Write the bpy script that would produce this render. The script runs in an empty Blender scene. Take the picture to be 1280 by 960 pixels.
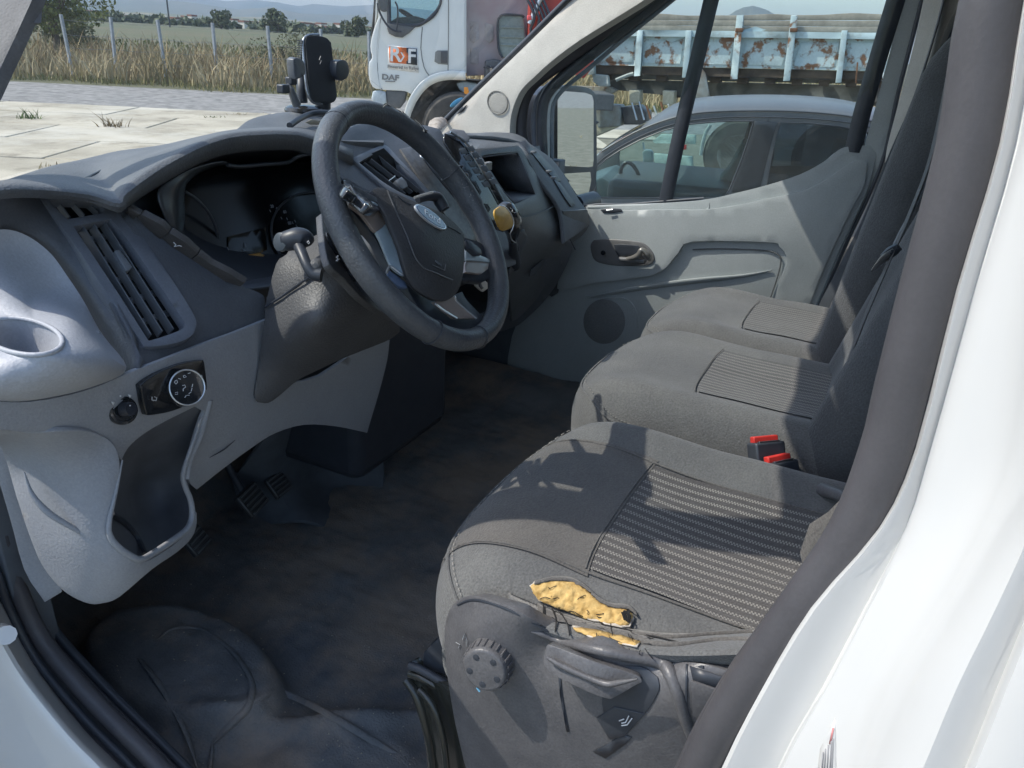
import bpy, bmesh, math, random
import numpy as np
from math import *
from mathutils import Vector, Matrix, noise
from mathutils.geometry import delaunay_2d_cdt
from mathutils.bvhtree import BVHTree
rnd = random.Random(7)
C = bpy.context.scene.collection
SC = bpy.context.scene

# ------------------------------------------------------------------ camera
F = 960.; AZ = radians(25.3); PITCH = radians(24.0); ROLL = radians(3.2)
CAM = Vector((0, 0, 1.85))
fw = Vector((cos(PITCH)*cos(AZ), cos(PITCH)*sin(AZ), -sin(PITCH)))
r0 = Vector((sin(AZ), -cos(AZ), 0)); u0 = r0.cross(fw)
rt = r0*cos(ROLL)+u0*sin(ROLL); up = -r0*sin(ROLL)+u0*cos(ROLL)
cd = bpy.data.cameras.new('camera'); cam = bpy.data.objects.new('camera', cd); C.objects.link(cam)
cd.sensor_width = 36; cd.lens = 36*F/1280; cd.clip_start = .02; cd.clip_end = 60000
cam.matrix_world = Matrix(((rt.x, up.x, -fw.x, CAM.x), (rt.y, up.y, -fw.y, CAM.y), (rt.z, up.z, -fw.z, CAM.z), (0, 0, 0, 1)))
SC.camera = cam
# ------------------------------------------------------------------ light
SUN = Vector((-.40, .74, 1.0)).normalized()        # towards the sun
w = bpy.data.worlds.new('World'); SC.world = w; w.use_nodes = True
nt = w.node_tree; sk = nt.nodes.new('ShaderNodeTexSky'); sk.sky_type = 'NISHITA'; sk.sun_disc = False
sk.sun_elevation = asin(SUN.z); sk.sun_rotation = atan2(SUN.x, SUN.y)
sk.air_density = 1.3; sk.dust_density = 1.6; sk.ozone_density = 2.2
nt.links.new(sk.outputs[0], nt.nodes['Background'].inputs[0]); nt.nodes['Background'].inputs[1].default_value = .15
sl = bpy.data.lights.new('sun', 'SUN'); sl.energy = 2.45; sl.angle = radians(.5); sl.color = (1, .94, .84)
so = bpy.data.objects.new('sun', sl); C.objects.link(so); so.rotation_euler = SUN.to_track_quat('Z', 'Y').to_euler()
SC.view_settings.view_transform = 'Standard'; SC.view_settings.look = 'None'
SC.view_settings.exposure = .80; SC.view_settings.gamma = 1
SC.cycles.max_bounces = 10; SC.cycles.diffuse_bounces = 6; SC.cycles.transparent_max_bounces = 16; SC.cycles.volume_bounces = 0

# ------------------------------------------------------------------ helpers
def P(px, py, x=None, y=None, z=None, d=None):
    v = fw*F+rt*(px-640)+up*(480-py)
    if x is not None: return CAM+v*((x-CAM.x)/v.x)
    if y is not None: return CAM+v*((y-CAM.y)/v.y)
    if z is not None: return CAM+v*((z-CAM.z)/v.z)
    return CAM+v.normalized()*d
def onplane(px, py, o, n, h=0.):
    v = fw*F+rt*(px-640)+up*(480-py); o = Vector(o)+Vector(n)*h
    return CAM+v*((o-CAM).dot(n)/v.dot(n))
def V(*a): return Vector(a)
def cr(pts, n=4, closed=False):
    pts = [Vector(p) for p in pts]; N = len(pts); out = []
    segs = N if closed else N-1
    for i in range(segs):
        if closed: a, b, c, d = pts[i-1], pts[i], pts[(i+1) % N], pts[(i+2) % N]
        else:
            b, c = pts[i], pts[i+1]; a = pts[i-1] if i else b*2-c; d = pts[i+2] if i+2 < N else c*2-b
        for k in range(n):
            t = k/n; out.append(.5*((2*b)+(c-a)*t+(2*a-5*b+4*c-d)*t*t+(3*b-a-3*c+d)*t**3))
    if not closed: out.append(pts[-1].copy())
    return out
MATS = {}
def mat(name, col, rough=.6, col2=None, scale=20., bump=0., bscale=None, metal=0., spec=.5, coat=0., fac=.5, sheen=0., detail=4, ramp=(.35, .65), emit=None, grain=.07):
    if name in MATS: return MATS[name]
    m = bpy.data.materials.new(name); m.use_nodes = True; t = m.node_tree; b = t.nodes['Principled BSDF']
    b.inputs['Roughness'].default_value = rough; b.inputs['Metallic'].default_value = metal
    b.inputs['Specular IOR Level'].default_value = spec; b.inputs['Coat Weight'].default_value = coat; b.inputs['Coat Roughness'].default_value = .05
    b.inputs['Sheen Weight'].default_value = sheen
    tc = t.nodes.new('ShaderNodeTexCoord')
    if col2 is None: col2 = tuple(c*.8 for c in col)
    n = t.nodes.new('ShaderNodeTexNoise'); n.inputs['Scale'].default_value = scale; n.inputs['Detail'].default_value = detail; n.inputs['Roughness'].default_value = .6
    t.links.new(tc.outputs['Object'], n.inputs['Vector'])
    r = t.nodes.new('ShaderNodeValToRGB'); r.color_ramp.elements[0].position = ramp[0]; r.color_ramp.elements[1].position = ramp[1]
    r.color_ramp.elements[0].color = (*col2, 1); r.color_ramp.elements[1].color = (*col, 1)
    t.links.new(n.outputs['Fac'], r.inputs['Fac']); t.links.new(r.outputs['Color'], b.inputs['Base Color'])
    if bump and grain:
        gn = t.nodes.new('ShaderNodeTexNoise'); gn.inputs['Scale'].default_value = min(bscale or scale*8, 330.); gn.inputs['Detail'].default_value = 3; t.links.new(tc.outputs['Object'], gn.inputs['Vector'])
        gr = t.nodes.new('ShaderNodeMapRange'); gr.inputs[1].default_value = .3; gr.inputs[2].default_value = .7; gr.inputs[3].default_value = 1-grain; gr.inputs[4].default_value = 1+grain; t.links.new(gn.outputs['Fac'], gr.inputs[0])
        gm = t.nodes.new('ShaderNodeVectorMath'); gm.operation = 'SCALE'; t.links.new(r.outputs['Color'], gm.inputs[0]); t.links.new(gr.outputs[0], gm.inputs['Scale']); t.links.new(gm.outputs[0], b.inputs['Base Color'])
    if bump:
        bn = t.nodes.new('ShaderNodeTexNoise'); bn.inputs['Scale'].default_value = min(bscale or scale*8, 300.); bn.inputs['Detail'].default_value = 2
        t.links.new(tc.outputs['Object'], bn.inputs['Vector'])
        bp = t.nodes.new('ShaderNodeBump'); bp.inputs['Strength'].default_value = bump; bp.inputs['Distance'].default_value = .0016
        t.links.new(bn.outputs['Fac'], bp.inputs['Height']); t.links.new(bp.outputs['Normal'], b.inputs['Normal'])
    if emit:
        b.inputs['Emission Color'].default_value = (*emit[0], 1); b.inputs['Emission Strength'].default_value = emit[1]
    MATS[name] = m; return m
def glass(name, tint=(.9, .95, .95), gloss=1.0, dust=.02):
    m = bpy.data.materials.new(name); m.use_nodes = True; t = m.node_tree; t.nodes.clear()
    o = t.nodes.new('ShaderNodeOutputMaterial'); tr = t.nodes.new('ShaderNodeBsdfTransparent'); tr.inputs[0].default_value = (*tint, 1)
    g = t.nodes.new('ShaderNodeBsdfGlossy'); g.inputs['Roughness'].default_value = .02
    d = t.nodes.new('ShaderNodeBsdfDiffuse'); d.inputs[0].default_value = (.6, .6, .58, 1)
    lw = t.nodes.new('ShaderNodeFresnel'); lw.inputs[0].default_value = 1.45
    mu = t.nodes.new('ShaderNodeMath'); mu.operation = 'MULTIPLY'; mu.inputs[1].default_value = gloss; t.links.new(lw.outputs[0], mu.inputs[0])
    m1 = t.nodes.new('ShaderNodeMixShader'); m2 = t.nodes.new('ShaderNodeMixShader')
    tc = t.nodes.new('ShaderNodeTexCoord'); n = t.nodes.new('ShaderNodeTexNoise'); n.inputs['Scale'].default_value = 6; n.inputs['Detail'].default_value = 6
    t.links.new(tc.outputs['Object'], n.inputs[0]); m3 = t.nodes.new('ShaderNodeMath'); m3.operation = 'MULTIPLY'; m3.inputs[1].default_value = dust*2
    t.links.new(n.outputs[0], m3.inputs[0]); t.links.new(m3.outputs[0], m1.inputs[0])
    t.links.new(tr.outputs[0], m1.inputs[1]); t.links.new(d.outputs[0], m1.inputs[2])
    t.links.new(mu.outputs[0], m2.inputs[0]); t.links.new(m1.outputs[0], m2.inputs[1]); t.links.new(g.outputs[0], m2.inputs[2])
    t.links.new(m2.outputs[0], o.inputs[0]); MATS[name] = m; return m

def thing(name, label, cat, loc=(0, 0, 0), group=None):
    o = bpy.data.objects.new(name, None); C.objects.link(o); o.location = loc; o.empty_display_size = .05
    o['label'] = label; o['category'] = cat
    if group: o['group'] = group
    return o
def tag(o, label, cat, group=None):
    o['label'] = label; o['category'] = cat
    if group: o['group'] = group
    return o
def root_loc(p):
    return p.location.copy() if p.parent is None else Vector((0, 0, 0))   # meshes keep world coordinates
def link(name, me, m, parent=None, smooth=True, angle=38):
    if m is not None: me.materials.append(m)
    if smooth:
        me.polygons.foreach_set('use_smooth', [True]*len(me.polygons))
        me.set_sharp_from_angle(angle=radians(angle))
    o = bpy.data.objects.new(name, me); C.objects.link(o)
    if parent is not None:
        o.parent = parent; o.matrix_parent_inverse = Matrix.Translation(-root_loc(parent))
    return o
def mk(name, vs, fs, m, parent=None, smooth=True, angle=38, bev=0, seg=2, solid=0, sub=0, uv=None, fixn=False):
    me = bpy.data.meshes.new(name); me.from_pydata([tuple(v) for v in vs], [], fs)
    if uv is not None:
        l = me.uv_layers.new(name='UVMap'); idx = np.empty(len(me.loops), dtype=np.int32); me.loops.foreach_get('vertex_index', idx)
        l.data.foreach_set('uv', np.array(uv, dtype=np.float32)[idx].ravel())
    if fixn:
        b = bmesh.new(); b.from_mesh(me); bmesh.ops.recalc_face_normals(b, faces=b.faces); b.to_mesh(me); b.free()
    me.validate(); me.update()
    o = link(name, me, m, parent, smooth, angle)
    if solid:
        s = o.modifiers.new('s', 'SOLIDIFY'); s.thickness = solid; s.offset = -1
    if bev:
        b = o.modifiers.new('b', 'BEVEL'); b.width = bev; b.segments = seg; b.limit_method = 'ANGLE'; b.angle_limit = radians(40)
    if sub:
        s = o.modifiers.new('u', 'SUBSURF'); s.levels = s.render_levels = sub
    return o
def patch(name, grid, m, parent=None, n=(4, 4), solid=0, facecam=True, uv=False, bev=0):
    rows = [cr(r, n[1]) for r in grid]
    cols = list(zip(*rows)); cols = [cr(c, n[0]) for c in cols]
    R = len(cols[0]); K = len(cols)
    vs = [cols[j][i] for i in range(R) for j in range(K)]
    fs = [(i*K+j, i*K+j+1, (i+1)*K+j+1, (i+1)*K+j) for i in range(R-1) for j in range(K-1)]
    if facecam:
        s = 0
        for f in fs:
            a, b, c = vs[f[0]], vs[f[1]], vs[f[2]]; nn = (b-a).cross(c-a); s += nn.dot(CAM-a)
        if s < 0: fs = [f[::-1] for f in fs]
    uvs = [(j/(K-1), i/(R-1)) for i in range(R) for j in range(K)] if uv else None
    return mk(name, vs, fs, m, parent, solid=solid, uv=uvs, bev=bev)
def tps(ctrl):
    p = np.array([c[:2] for c in ctrl], float)/100; z = np.array([c[2] for c in ctrl], float); n = len(p)
    if n == 1: return lambda x, y: z[0]
    if n < 3: 
        d = p[1]-p[0]; L = d@d
        return lambda x, y: z[0]+(z[1]-z[0])*((x/100-p[0][0])*d[0]+(y/100-p[0][1])*d[1])/L
    def U(r2): return np.where(r2 > 1e-12, r2*np.log(r2+1e-12), 0)
    K = U(((p[:, None]-p[None])**2).sum(-1)); Q = np.c_[np.ones(n), p]
    A = np.block([[K+1e-6*np.eye(n), Q], [Q.T, np.zeros((3, 3))]]); s = np.linalg.lstsq(A, np.r_[z, 0, 0, 0], rcond=None)[0]
    def f(x, y):
        q = np.array([x, y])/100; return float(U(((p-q)**2).sum(-1))@s[:n]+s[n]+s[n+1]*q[0]+s[n+2]*q[1])
    return f
def inside(x, y, poly):
    c = False; n = len(poly); j = n-1
    for i in range(n):
        xi, yi = poly[i]; xj, yj = poly[j]
        if (yi > y) != (yj > y) and x < (xj-xi)*(y-yi)/(yj-yi)+xi: c = not c
        j = i
    return c
def draped(fn, v2):
    h = [fn(a, b) for a, b in v2]; g = [(p-CAM).length for p in h if p is not None]; m = sorted(g)[len(g)//2] if g else 1.
    return [p if p is not None else P(a, b, d=m) for p, (a, b) in zip(h, v2)]
def smooth_loop(loop, k):
    n = len(loop); cor = []
    for i in range(n):
        a, b, c = loop[i-1], loop[i], loop[(i+1) % n]; u = (b[0]-a[0], b[1]-a[1]); v = (c[0]-b[0], c[1]-b[1])
        an = abs(atan2(u[0]*v[1]-u[1]*v[0], u[0]*v[0]+u[1]*v[1]))
        if an > radians(52): cor.append(i)
    if not cor: return [(v.x, v.y) for v in cr([V(a[0], a[1], 0) for a in loop], k, True)]
    out = []
    for q in range(len(cor)):
        i, j = cor[q], cor[(q+1) % len(cor)]; m = (j-i) % n or n
        seg = [loop[(i+t) % n] for t in range(m+1)]
        if m == 1: out.append(seg[0])
        else: out += [(v.x, v.y) for v in cr([V(a[0], a[1], 0) for a in seg], k)][:-1]
    return out
def drape(*objs):
    """lets a detail lie on surfaces already built"""
    vs = []; fs = []
    for o in objs:
        b = len(vs); vs += [tuple(v.co) for v in o.data.vertices]; fs += [tuple(b+i for i in p.vertices) for p in o.data.polygons]
    t = BVHTree.FromPolygons(vs, fs)
    def f(px, py, off=0.):
        d = (P(px, py, d=1)-CAM).normalized()
        for r_ in (0, 1, 2, 4, 7, 11):
            for a, b in (((0, 0),) if r_ == 0 else ((r_, 0), (-r_, 0), (0, r_), (0, -r_))):
                e = (P(px+a, py+b, d=1)-CAM).normalized(); h = t.ray_cast(CAM, e)
                if h[0] is not None: return CAM+d*(h[3]-off)
        return None
    return f
def dens(loop, smooth, L):
    if smooth: loop = smooth_loop(loop, smooth)
    out = []
    for i in range(len(loop)):
        a, b = loop[i], loop[(i+1) % len(loop)]; k = max(1, int(math.hypot(b[0]-a[0], b[1]-a[1])/L))
        for t in range(k): out.append((a[0]+(b[0]-a[0])*t/k, a[1]+(b[1]-a[1])*t/k))
    return out
def sheet(name, loop, ctrl, m, parent=None, axis='y', holes=(), smooth=None, step=14, solid=.005, bev=.0015, off=0., uv=False, shift=None):
    """curved panel: an outline seen from the doorway set at real depths (ctrl: px, py, depth along axis)"""
    if smooth is None: smooth = 3 if len(loop) >= 9 and step < 25 else 0
    f = None if callable(axis) else tps(ctrl); loops = [dens(loop, smooth, step)]+[dens(h, smooth, step) for h in holes]
    vs = []; es = []
    for l in loops:
        b = len(vs); vs += l; es += [(b+i, b+(i+1) % len(l)) for i in range(len(l))]
    xs = [v[0] for v in loops[0]]; ys = [v[1] for v in loops[0]]
    bd = np.array(vs)
    y = min(ys)+step/2; k = 0
    while y < max(ys):
        x = min(xs)+(step/2 if k % 2 else 0)
        while x < max(xs):
            if inside(x, y, loops[0]) and not any(inside(x, y, h) for h in loops[1:]) and ((bd-(x, y))**2).sum(1).min() > (step*.45)**2: vs.append((x, y))
            x += step
        y += step*.87; k += 1
    r = delaunay_2d_cdt([Vector(v) for v in vs], es, [], 0, 1e-5)
    v2 = [(v.x, v.y) for v in r[0]]; fs = []
    for t in r[2]:
        cx = sum(v2[i][0] for i in t)/3; cy = sum(v2[i][1] for i in t)/3
        if inside(cx, cy, loops[0]) and not any(inside(cx, cy, h) for h in loops[1:]): fs.append(tuple(t))
    if callable(axis): w3 = draped(axis, v2)
    elif isinstance(axis, tuple): w3 = [onplane(a, b, axis[0], axis[1], f(a, b)) for a, b in v2]
    else: w3 = [P(a, b, **{axis: f(a, b)}) for a, b in v2]
    if shift is not None: w3 = [p+Vector(shift) for p in w3]
    if off: w3 = [p+(CAM-p).normalized()*off for p in w3]
    out = []
    for t in fs:
        a, b, c = (w3[i] for i in t)
        out.append(t if (b-a).cross(c-a).dot(CAM-a) > 0 else t[::-1])
    uvs = None
    if uv:
        x0, x1, y0, y1 = min(xs), max(xs), min(ys), max(ys); uvs = [((a-x0)/(x1-x0), (b-y0)/(y1-y0)) for a, b in v2]
    return mk(name, w3, out, m, parent, solid=solid, bev=bev, uv=uvs)
def tube(name, pts, r, m, parent=None, n=10, sub=4, closed=False, flat=1., upv=None, caps=True):
    N0 = len(pts); rr = [r]*N0 if isinstance(r, (int, float)) else list(r)
    if sub > 1:
        q = cr(pts, sub, closed); rq = [v.x for v in cr([V(a, 0, 0) for a in rr], sub, closed)]
    else: q = [Vector(p) for p in pts]; rq = rr
    N = len(q); vs = []; fs = []
    prev = None
    for i in range(N):
        if closed: t = q[(i+1) % N]-q[i-1]
        else: t = q[min(i+1, N-1)]-q[max(i-1, 0)]
        t.normalize()
        if upv is not None: a = Vector(upv)-t*t.dot(Vector(upv))
        elif prev is None: a = t.orthogonal()
        else: a = prev-t*t.dot(prev)
        a.normalize(); prev = a; b = t.cross(a)
        for k in range(n):
            th = 2*pi*k/n; vs.append(q[i]+(a*cos(th)*flat+b*sin(th))*rq[i])
    M = N if closed else N-1
    for i in range(M):
        for k in range(n):
            j = (i+1) % N; fs.append((i*n+k, i*n+(k+1) % n, j*n+(k+1) % n, j*n+k))
    if caps and not closed: fs += [tuple(range(n))[::-1], tuple((N-1)*n+k for k in range(n))]
    return mk(name, vs, fs, m, parent, fixn=True, angle=50)
def lathe(name, prof, o, ax, m, parent=None, n=32, angle=35):
    ax = Vector(ax).normalized(); a = ax.orthogonal().normalized(); b = ax.cross(a); vs = []; fs = []; o = Vector(o)
    for r, h in prof:
        for k in range(n): th = 2*pi*k/n; vs.append(o+ax*h+(a*cos(th)+b*sin(th))*r)
    for i in range(len(prof)-1):
        for k in range(n): fs.append((i*n+k, i*n+(k+1) % n, (i+1)*n+(k+1) % n, (i+1)*n+k))
    fs += [tuple(range(n))[::-1], tuple((len(prof)-1)*n+k for k in range(n))]
    return mk(name, vs, fs, m, parent, fixn=True, angle=angle)
def box(name, c, s, m, parent=None, R=None, bev=.003, seg=2):
    vs = []
    for i in (-1, 1):
        for j in (-1, 1):
            for k in (-1, 1):
                v = V(i*s[0]/2, j*s[1]/2, k*s[2]/2); vs.append((R @ v if R else v)+Vector(c))
    fs = [(0, 1, 3, 2), (4, 6, 7, 5), (0, 4, 5, 1), (2, 3, 7, 6), (0, 2, 6, 4), (1, 5, 7, 3)]
    return mk(name, vs, fs, m, parent, bev=bev, seg=seg, angle=30)
def prism(name, poly, dv, m, parent=None, bev=.003, seg=2):
    poly = [Vector(p) for p in poly]; n = len(poly); vs = poly+[p+Vector(dv) for p in poly]
    fs = [tuple(range(n)), tuple(range(n, 2*n))[::-1]]+[(i, i+n, (i+1) % n+n, (i+1) % n) for i in range(n)]
    return mk(name, vs, fs, m, parent, bev=bev, seg=seg, fixn=True, angle=32)
def frame(o, xa, ya):
    xa = Vector(xa).normalized(); z = xa.cross(Vector(ya)).normalized(); y = z.cross(xa)
    return Matrix(((xa.x, y.x, z.x, o[0]), (xa.y, y.y, z.y, o[1]), (xa.z, y.z, z.z, o[2]), (0, 0, 0, 1)))
def text(name, s, M, size, m, parent=None, ext=.0004, shear=0., sx=1., bold=0.):
    cu = bpy.data.curves.new(name, 'FONT'); cu.body = s; cu.size = size; cu.extrude = ext; cu.align_x = 'CENTER'; cu.align_y = 'CENTER'; cu.shear = shear; cu.offset = bold
    cu.resolution_u = 3
    t = bpy.data.objects.new('tmp', cu); me = bpy.data.meshes.new_from_object(t); bpy.data.objects.remove(t)
    me.transform(M @ Matrix.Diagonal((sx, 1, 1, 1))); return link(name, me, m, parent, smooth=False)
def join_boxes(name, items, m, parent=None, bev=0):
    vs = []; fs = []
    for c, s in items:
        b = len(vs)
        for i in (-1, 1):
            for j in (-1, 1):
                for k in (-1, 1): vs.append(Vector(c)+V(i*s[0]/2, j*s[1]/2, k*s[2]/2))
        fs += [tuple(b+q for q in f) for f in ((0, 1, 3, 2), (4, 6, 7, 5), (0, 4, 5, 1), (2, 3, 7, 6), (0, 2, 6, 4), (1, 5, 7, 3))]
    return mk(name, vs, fs, m, parent, smooth=False, bev=bev)

# ------------------------------------------------------------------ materials
m_pad = mat('dash_black_grain', (.135, .143, .152), .58, (.105, .113, .124), 9, bump=.9, bscale=700)  # neutral black pad; blue of the lens flare mixed into its colour
m_trim = mat('dash_trim_dark', (.112, .122, .140), .5, (.088, .097, .113), 10, bump=.5, bscale=700)  # flare blue painted into this neutral trim as well
m_vfr = mat('vent_frame_grey', (.17, .185, .215), .42, (.14, .155, .185), 15, bump=.2, bscale=600)
m_blk = mat('satin_black_plastic', (.044, .051, .064), .42, (.036, .042, .054), 30)  # plain black plastic, tinted blue to stand in for lens flare
m_gloss = mat('gloss_black', (.022, .025, .03), .12, coat=.6)
m_slat = mat('vent_slat', (.15, .165, .185), .4)
m_grey = mat('grey_interior_plastic', (.42, .44, .48), .5, (.37, .39, .43), 6, bump=.3, bscale=420)
m_grey2 = mat('grey_interior_plastic_dusty', (.34, .355, .385), .55, (.29, .305, .335), 4, bump=.4, bscale=420)
m_door = mat('door_panel_grey', (.38, .41, .415), .5, (.33, .36, .365), 5, bump=.25, bscale=420)
m_shroud = mat('column_shroud', (.095, .096, .10), .5, (.075, .077, .082), 10, bump=.7, bscale=700)
m_rubber = mat('seal_rubber', (.080, .078, .086), .5, (.062, .061, .068), 9, bump=.12, bscale=300, grain=.04)
m_white = mat('white_paint', (.64, .645, .64), .32, (.615, .62, .618), 3, coat=.5)
m_whited = mat('white_paint_flange', (.70, .74, .78), .35, (.66, .70, .75), 4)
m_head = mat('pillar_trim_beige', (.52, .505, .465), .75, (.47, .455, .42), 9, bump=.5, bscale=300)
m_roof = mat('headliner', (.30, .29, .27), .85)
m_leather = mat('wheel_leather', (.098, .106, .116), .38, (.072, .079, .09), 25, bump=.6, bscale=420)  # neutral leather carrying the same painted flare blue
m_leather_d = mat('wheel_leather_worn', (.06, .058, .056), .55, (.03, .03, .03), 60, bump=1, bscale=200)
m_chrome = mat('satin_chrome', (.80, .83, .86), .22, metal=.55)
m_bronze = mat('spoke_bronze', (.36, .30, .275), .3, (.31, .26, .24), 30, metal=.2)
m_blue = mat('badge_blue', (.012, .03, .11), .25, coat=.7)
m_print = mat('white_print', (.75, .77, .8), .5)
m_print_d = mat('dim_print', (.32, .34, .36), .5)
m_seatp = mat('seat_side_plastic', (.125, .124, .130), .40, (.098, .098, .105), 30, bump=.3, bscale=600, grain=.14)
m_seatbase = mat('seat_base_painted', (.04, .042, .036), .22, (.02, .022, .02), 6, coat=.3)
m_mat = mat('rubber_floor_mat', (.20, .20, .20), .75, (.105, .112, .122), 6, bump=1, bscale=260, ramp=(.35, .65), detail=8)
m_dust = mat('dusty_rubber', (.13, .105, .085), .85, (.05, .05, .05), 9, bump=1, bscale=200, ramp=(.35, .6), detail=8)
m_foam = mat('foam_yellow', (.62, .43, .17), .9, (.42, .25, .07), 80, bump=1, bscale=160, ramp=(.3, .6), detail=8)
m_thread = mat('black_thread', (.02, .02, .022), .8)
m_lining = mat('foam_lining', (.6, .55, .48), .9)
m_red = mat('buckle_red', (.75, .05, .04), .4)
m_belt = mat('belt_webbing', (.12, .125, .135), .55, bump=.5, bscale=500)
m_metal = mat('zinc_metal', (.5, .5, .5), .3, metal=1)
m_yellow = mat('gear_knob_yellow', (.75, .46, .1), .4, (.6, .33, .05), 40)
m_stitch = mat('stitch_thread', (.30, .29, .27), .8)
m_carbon = mat('patterned_trim', (.13, .125, .12), .35, (.075, .074, .075), 120, detail=6)
m_dark = mat('dark_cabin_trim', (.12, .135, .155), .7)  # bluish lift of the lens flare put into the trim colour

def seat_mat(name, c1, c2, stripes=False):
    m = mat(name, c1, .88, c2, 7, bump=1., bscale=900, sheen=.25, spec=.2, detail=7, grain=.20)
    t = m.node_tree; b = t.nodes['Principled BSDF']; ramp = [n for n in t.nodes if n.type == 'VALTORGB'][0]
    if stripes:
        uv = t.nodes.new('ShaderNodeUVMap'); sp = t.nodes.new('ShaderNodeSeparateXYZ'); t.links.new(uv.outputs[0], sp.inputs[0])
        def fm(op, a, v, c=None):
            n = t.nodes.new('ShaderNodeMath'); n.operation = op
            if isinstance(a, float): n.inputs[0].default_value = a
            else: t.links.new(a, n.inputs[0])
            if isinstance(v, float): n.inputs[1].default_value = v
            else: t.links.new(v, n.inputs[1])
            return n.outputs[0]
        U = fm('MULTIPLY', sp.outputs[0], float(stripes[0])); fu = fm('FRACT', U, 0.)
        Vv = fm('MULTIPLY', sp.outputs[1], float(stripes[1]))
        half = fm('GREATER_THAN', fu, .20); hs = fm('MULTIPLY', half, .5)
        fv = fm('FRACT', fm('ADD', Vv, hs), 0.)
        band = fm('LESS_THAN', fu, .40); dash = fm('LESS_THAN', fv, .52)
        msk = fm('MULTIPLY', band, dash)
        mx = t.nodes.new('ShaderNodeMix'); mx.data_type = 'RGBA'; t.links.new(msk, mx.inputs['Factor']); t.links.new(b.inputs['Base Color'].links[0].from_socket, mx.inputs['A'])
        mx.inputs['B'].default_value = (.26, .25, .23, 1); t.links.new(mx.outputs['Result'], b.inputs['Base Color'])
    return m
m_fab = seat_mat('seat_fabric', (.145, .147, .145), (.108, .110, .112))
m_fabd = seat_mat('seat_fabric_panel', (.135, .128, .12), (.10, .096, .092))
m_ins = seat_mat('seat_insert_stripe', (.085, .08, .078), (.07, .066, .066), (17, 84))
m_ins2 = seat_mat('seat_insert_stripe_fine', (.095, .096, .095), (.078, .078, .079), (17, 66))
# ================================================================== VAN BODY
van = thing('delivery_van', 'white van body whose open doorway, black seals and pillars frame the cab', 'van', (1.4, 0, .55))
# b pillar skin in front of the camera: rows down the picture, columns outwards
rowsB = []
for py, a, b, c, d, e, f_ in ((-260, 1262, 1330, 1352, 1420, 1520, 1700), (-120, 1240, 1305, 1330, 1395, 1490, 1650), (0, 1214, 1280, 1303, 1365, 1450, 1600), (180, 1179, 1250, 1273, 1330, 1410, 1560),
                          (360, 1132, 1197, 1222, 1295, 1370, 1530), (560, 1081, 1146, 1167, 1262, 1335, 1500), (660, 1046, 1100, 1135, 1225, 1325, 1480),
                          (760, 979, 1017, 1083, 1170, 1292, 1460), (860, 900, 956, 1030, 1112, 1252, 1440), (960, 850, 905, 975, 1068, 1212, 1420), (1100, 800, 850, 925, 1010, 1150, 1380), (1300, 740, 800, 860, 950, 1080, 1330)):
    rowsB.append([P(a+12, py, x=.56), P(b-6, py, x=.515), P(b+3, py, x=.494), P(c-3, py, x=.499), P(c+4, py, x=.478), P(d-10, py, x=.455), P(d+25, py, x=.425), P((d+e)/2+14, py, x=.40), P(e-6, py, x=.405), P(e+7, py, x=.385), P((e+f_)/2, py, x=.375), P(f_, py, x=.372)])
top = [V(p.x+.10, p.y-.03, 2.2) for p in rowsB[0]]
top1 = [V(p.x+.01, p.y, 2.03) for p in rowsB[0]]
patch('b_pillar', [top, top1]+rowsB, m_white, van, n=(3, 3), solid=.004)
sm = [(1340, -260), (1305, -120), (1247, 0), (1215, 180), (1165, 360), (1133, 480), (1113, 560), (1073, 660), (1004, 760), (932, 860), (878, 960), (826, 1100), (770, 1300)]
tube('door_seal', [P(a-1, b, x=.52) for a, b in sm], .0180, m_rubber, van, n=14, flat=1.0)
tube('door_seal', [P(a-20, b, x=.545) for a, b in sm], .010, m_rubber, van, n=10)
tube('seal_lip', [P(a+24, b, x=.510) for a, b in sm], .0030, m_rubber, van, n=8)
tube('sealant_bead', [P(c, py, x=.487) for py, c in ((-120, 1332), (180, 1275), (360, 1224), (560, 1170), (660, 1137), (760, 1085), (860, 1032), (960, 977))], .0015, mat('sealant', (.8, .8, .76), .6), van, n=6)
# sticker low on the pillar: red lettering and a barcode
dbp = drape([o for o in van.children if o.name.startswith('b_pillar')][0])
stl = sheet('sticker', [(1021, 972), (1025, 936), (1044, 897), (1045, 958), (1040, 985)], None, mat('sticker_white', (.72, .72, .71), .4), van, axis=dbp, solid=.0003, bev=0, off=.0008, smooth=0)
for k in (0, 1, 2.2, 3.4, 4.2):
    sheet('barcode_bar', [(1026+k*3, 968), (1027.3+k*3, 968), (1029.3+k*3, 940-k*4), (1028+k*3, 940-k*4)], None, mat('print_grey', (.36, .36, .38), .5), stl, axis=dbp, solid=.0002, bev=0, off=.0018, smooth=0)
sheet('warning_print', [(1036, 930), (1038.5, 930), (1042.5, 910), (1040.5, 910)], None, mat('print_red', (.62, .25, .25), .5), stl, axis=dbp, solid=.0002, bev=0, off=.0018, smooth=0)
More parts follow.
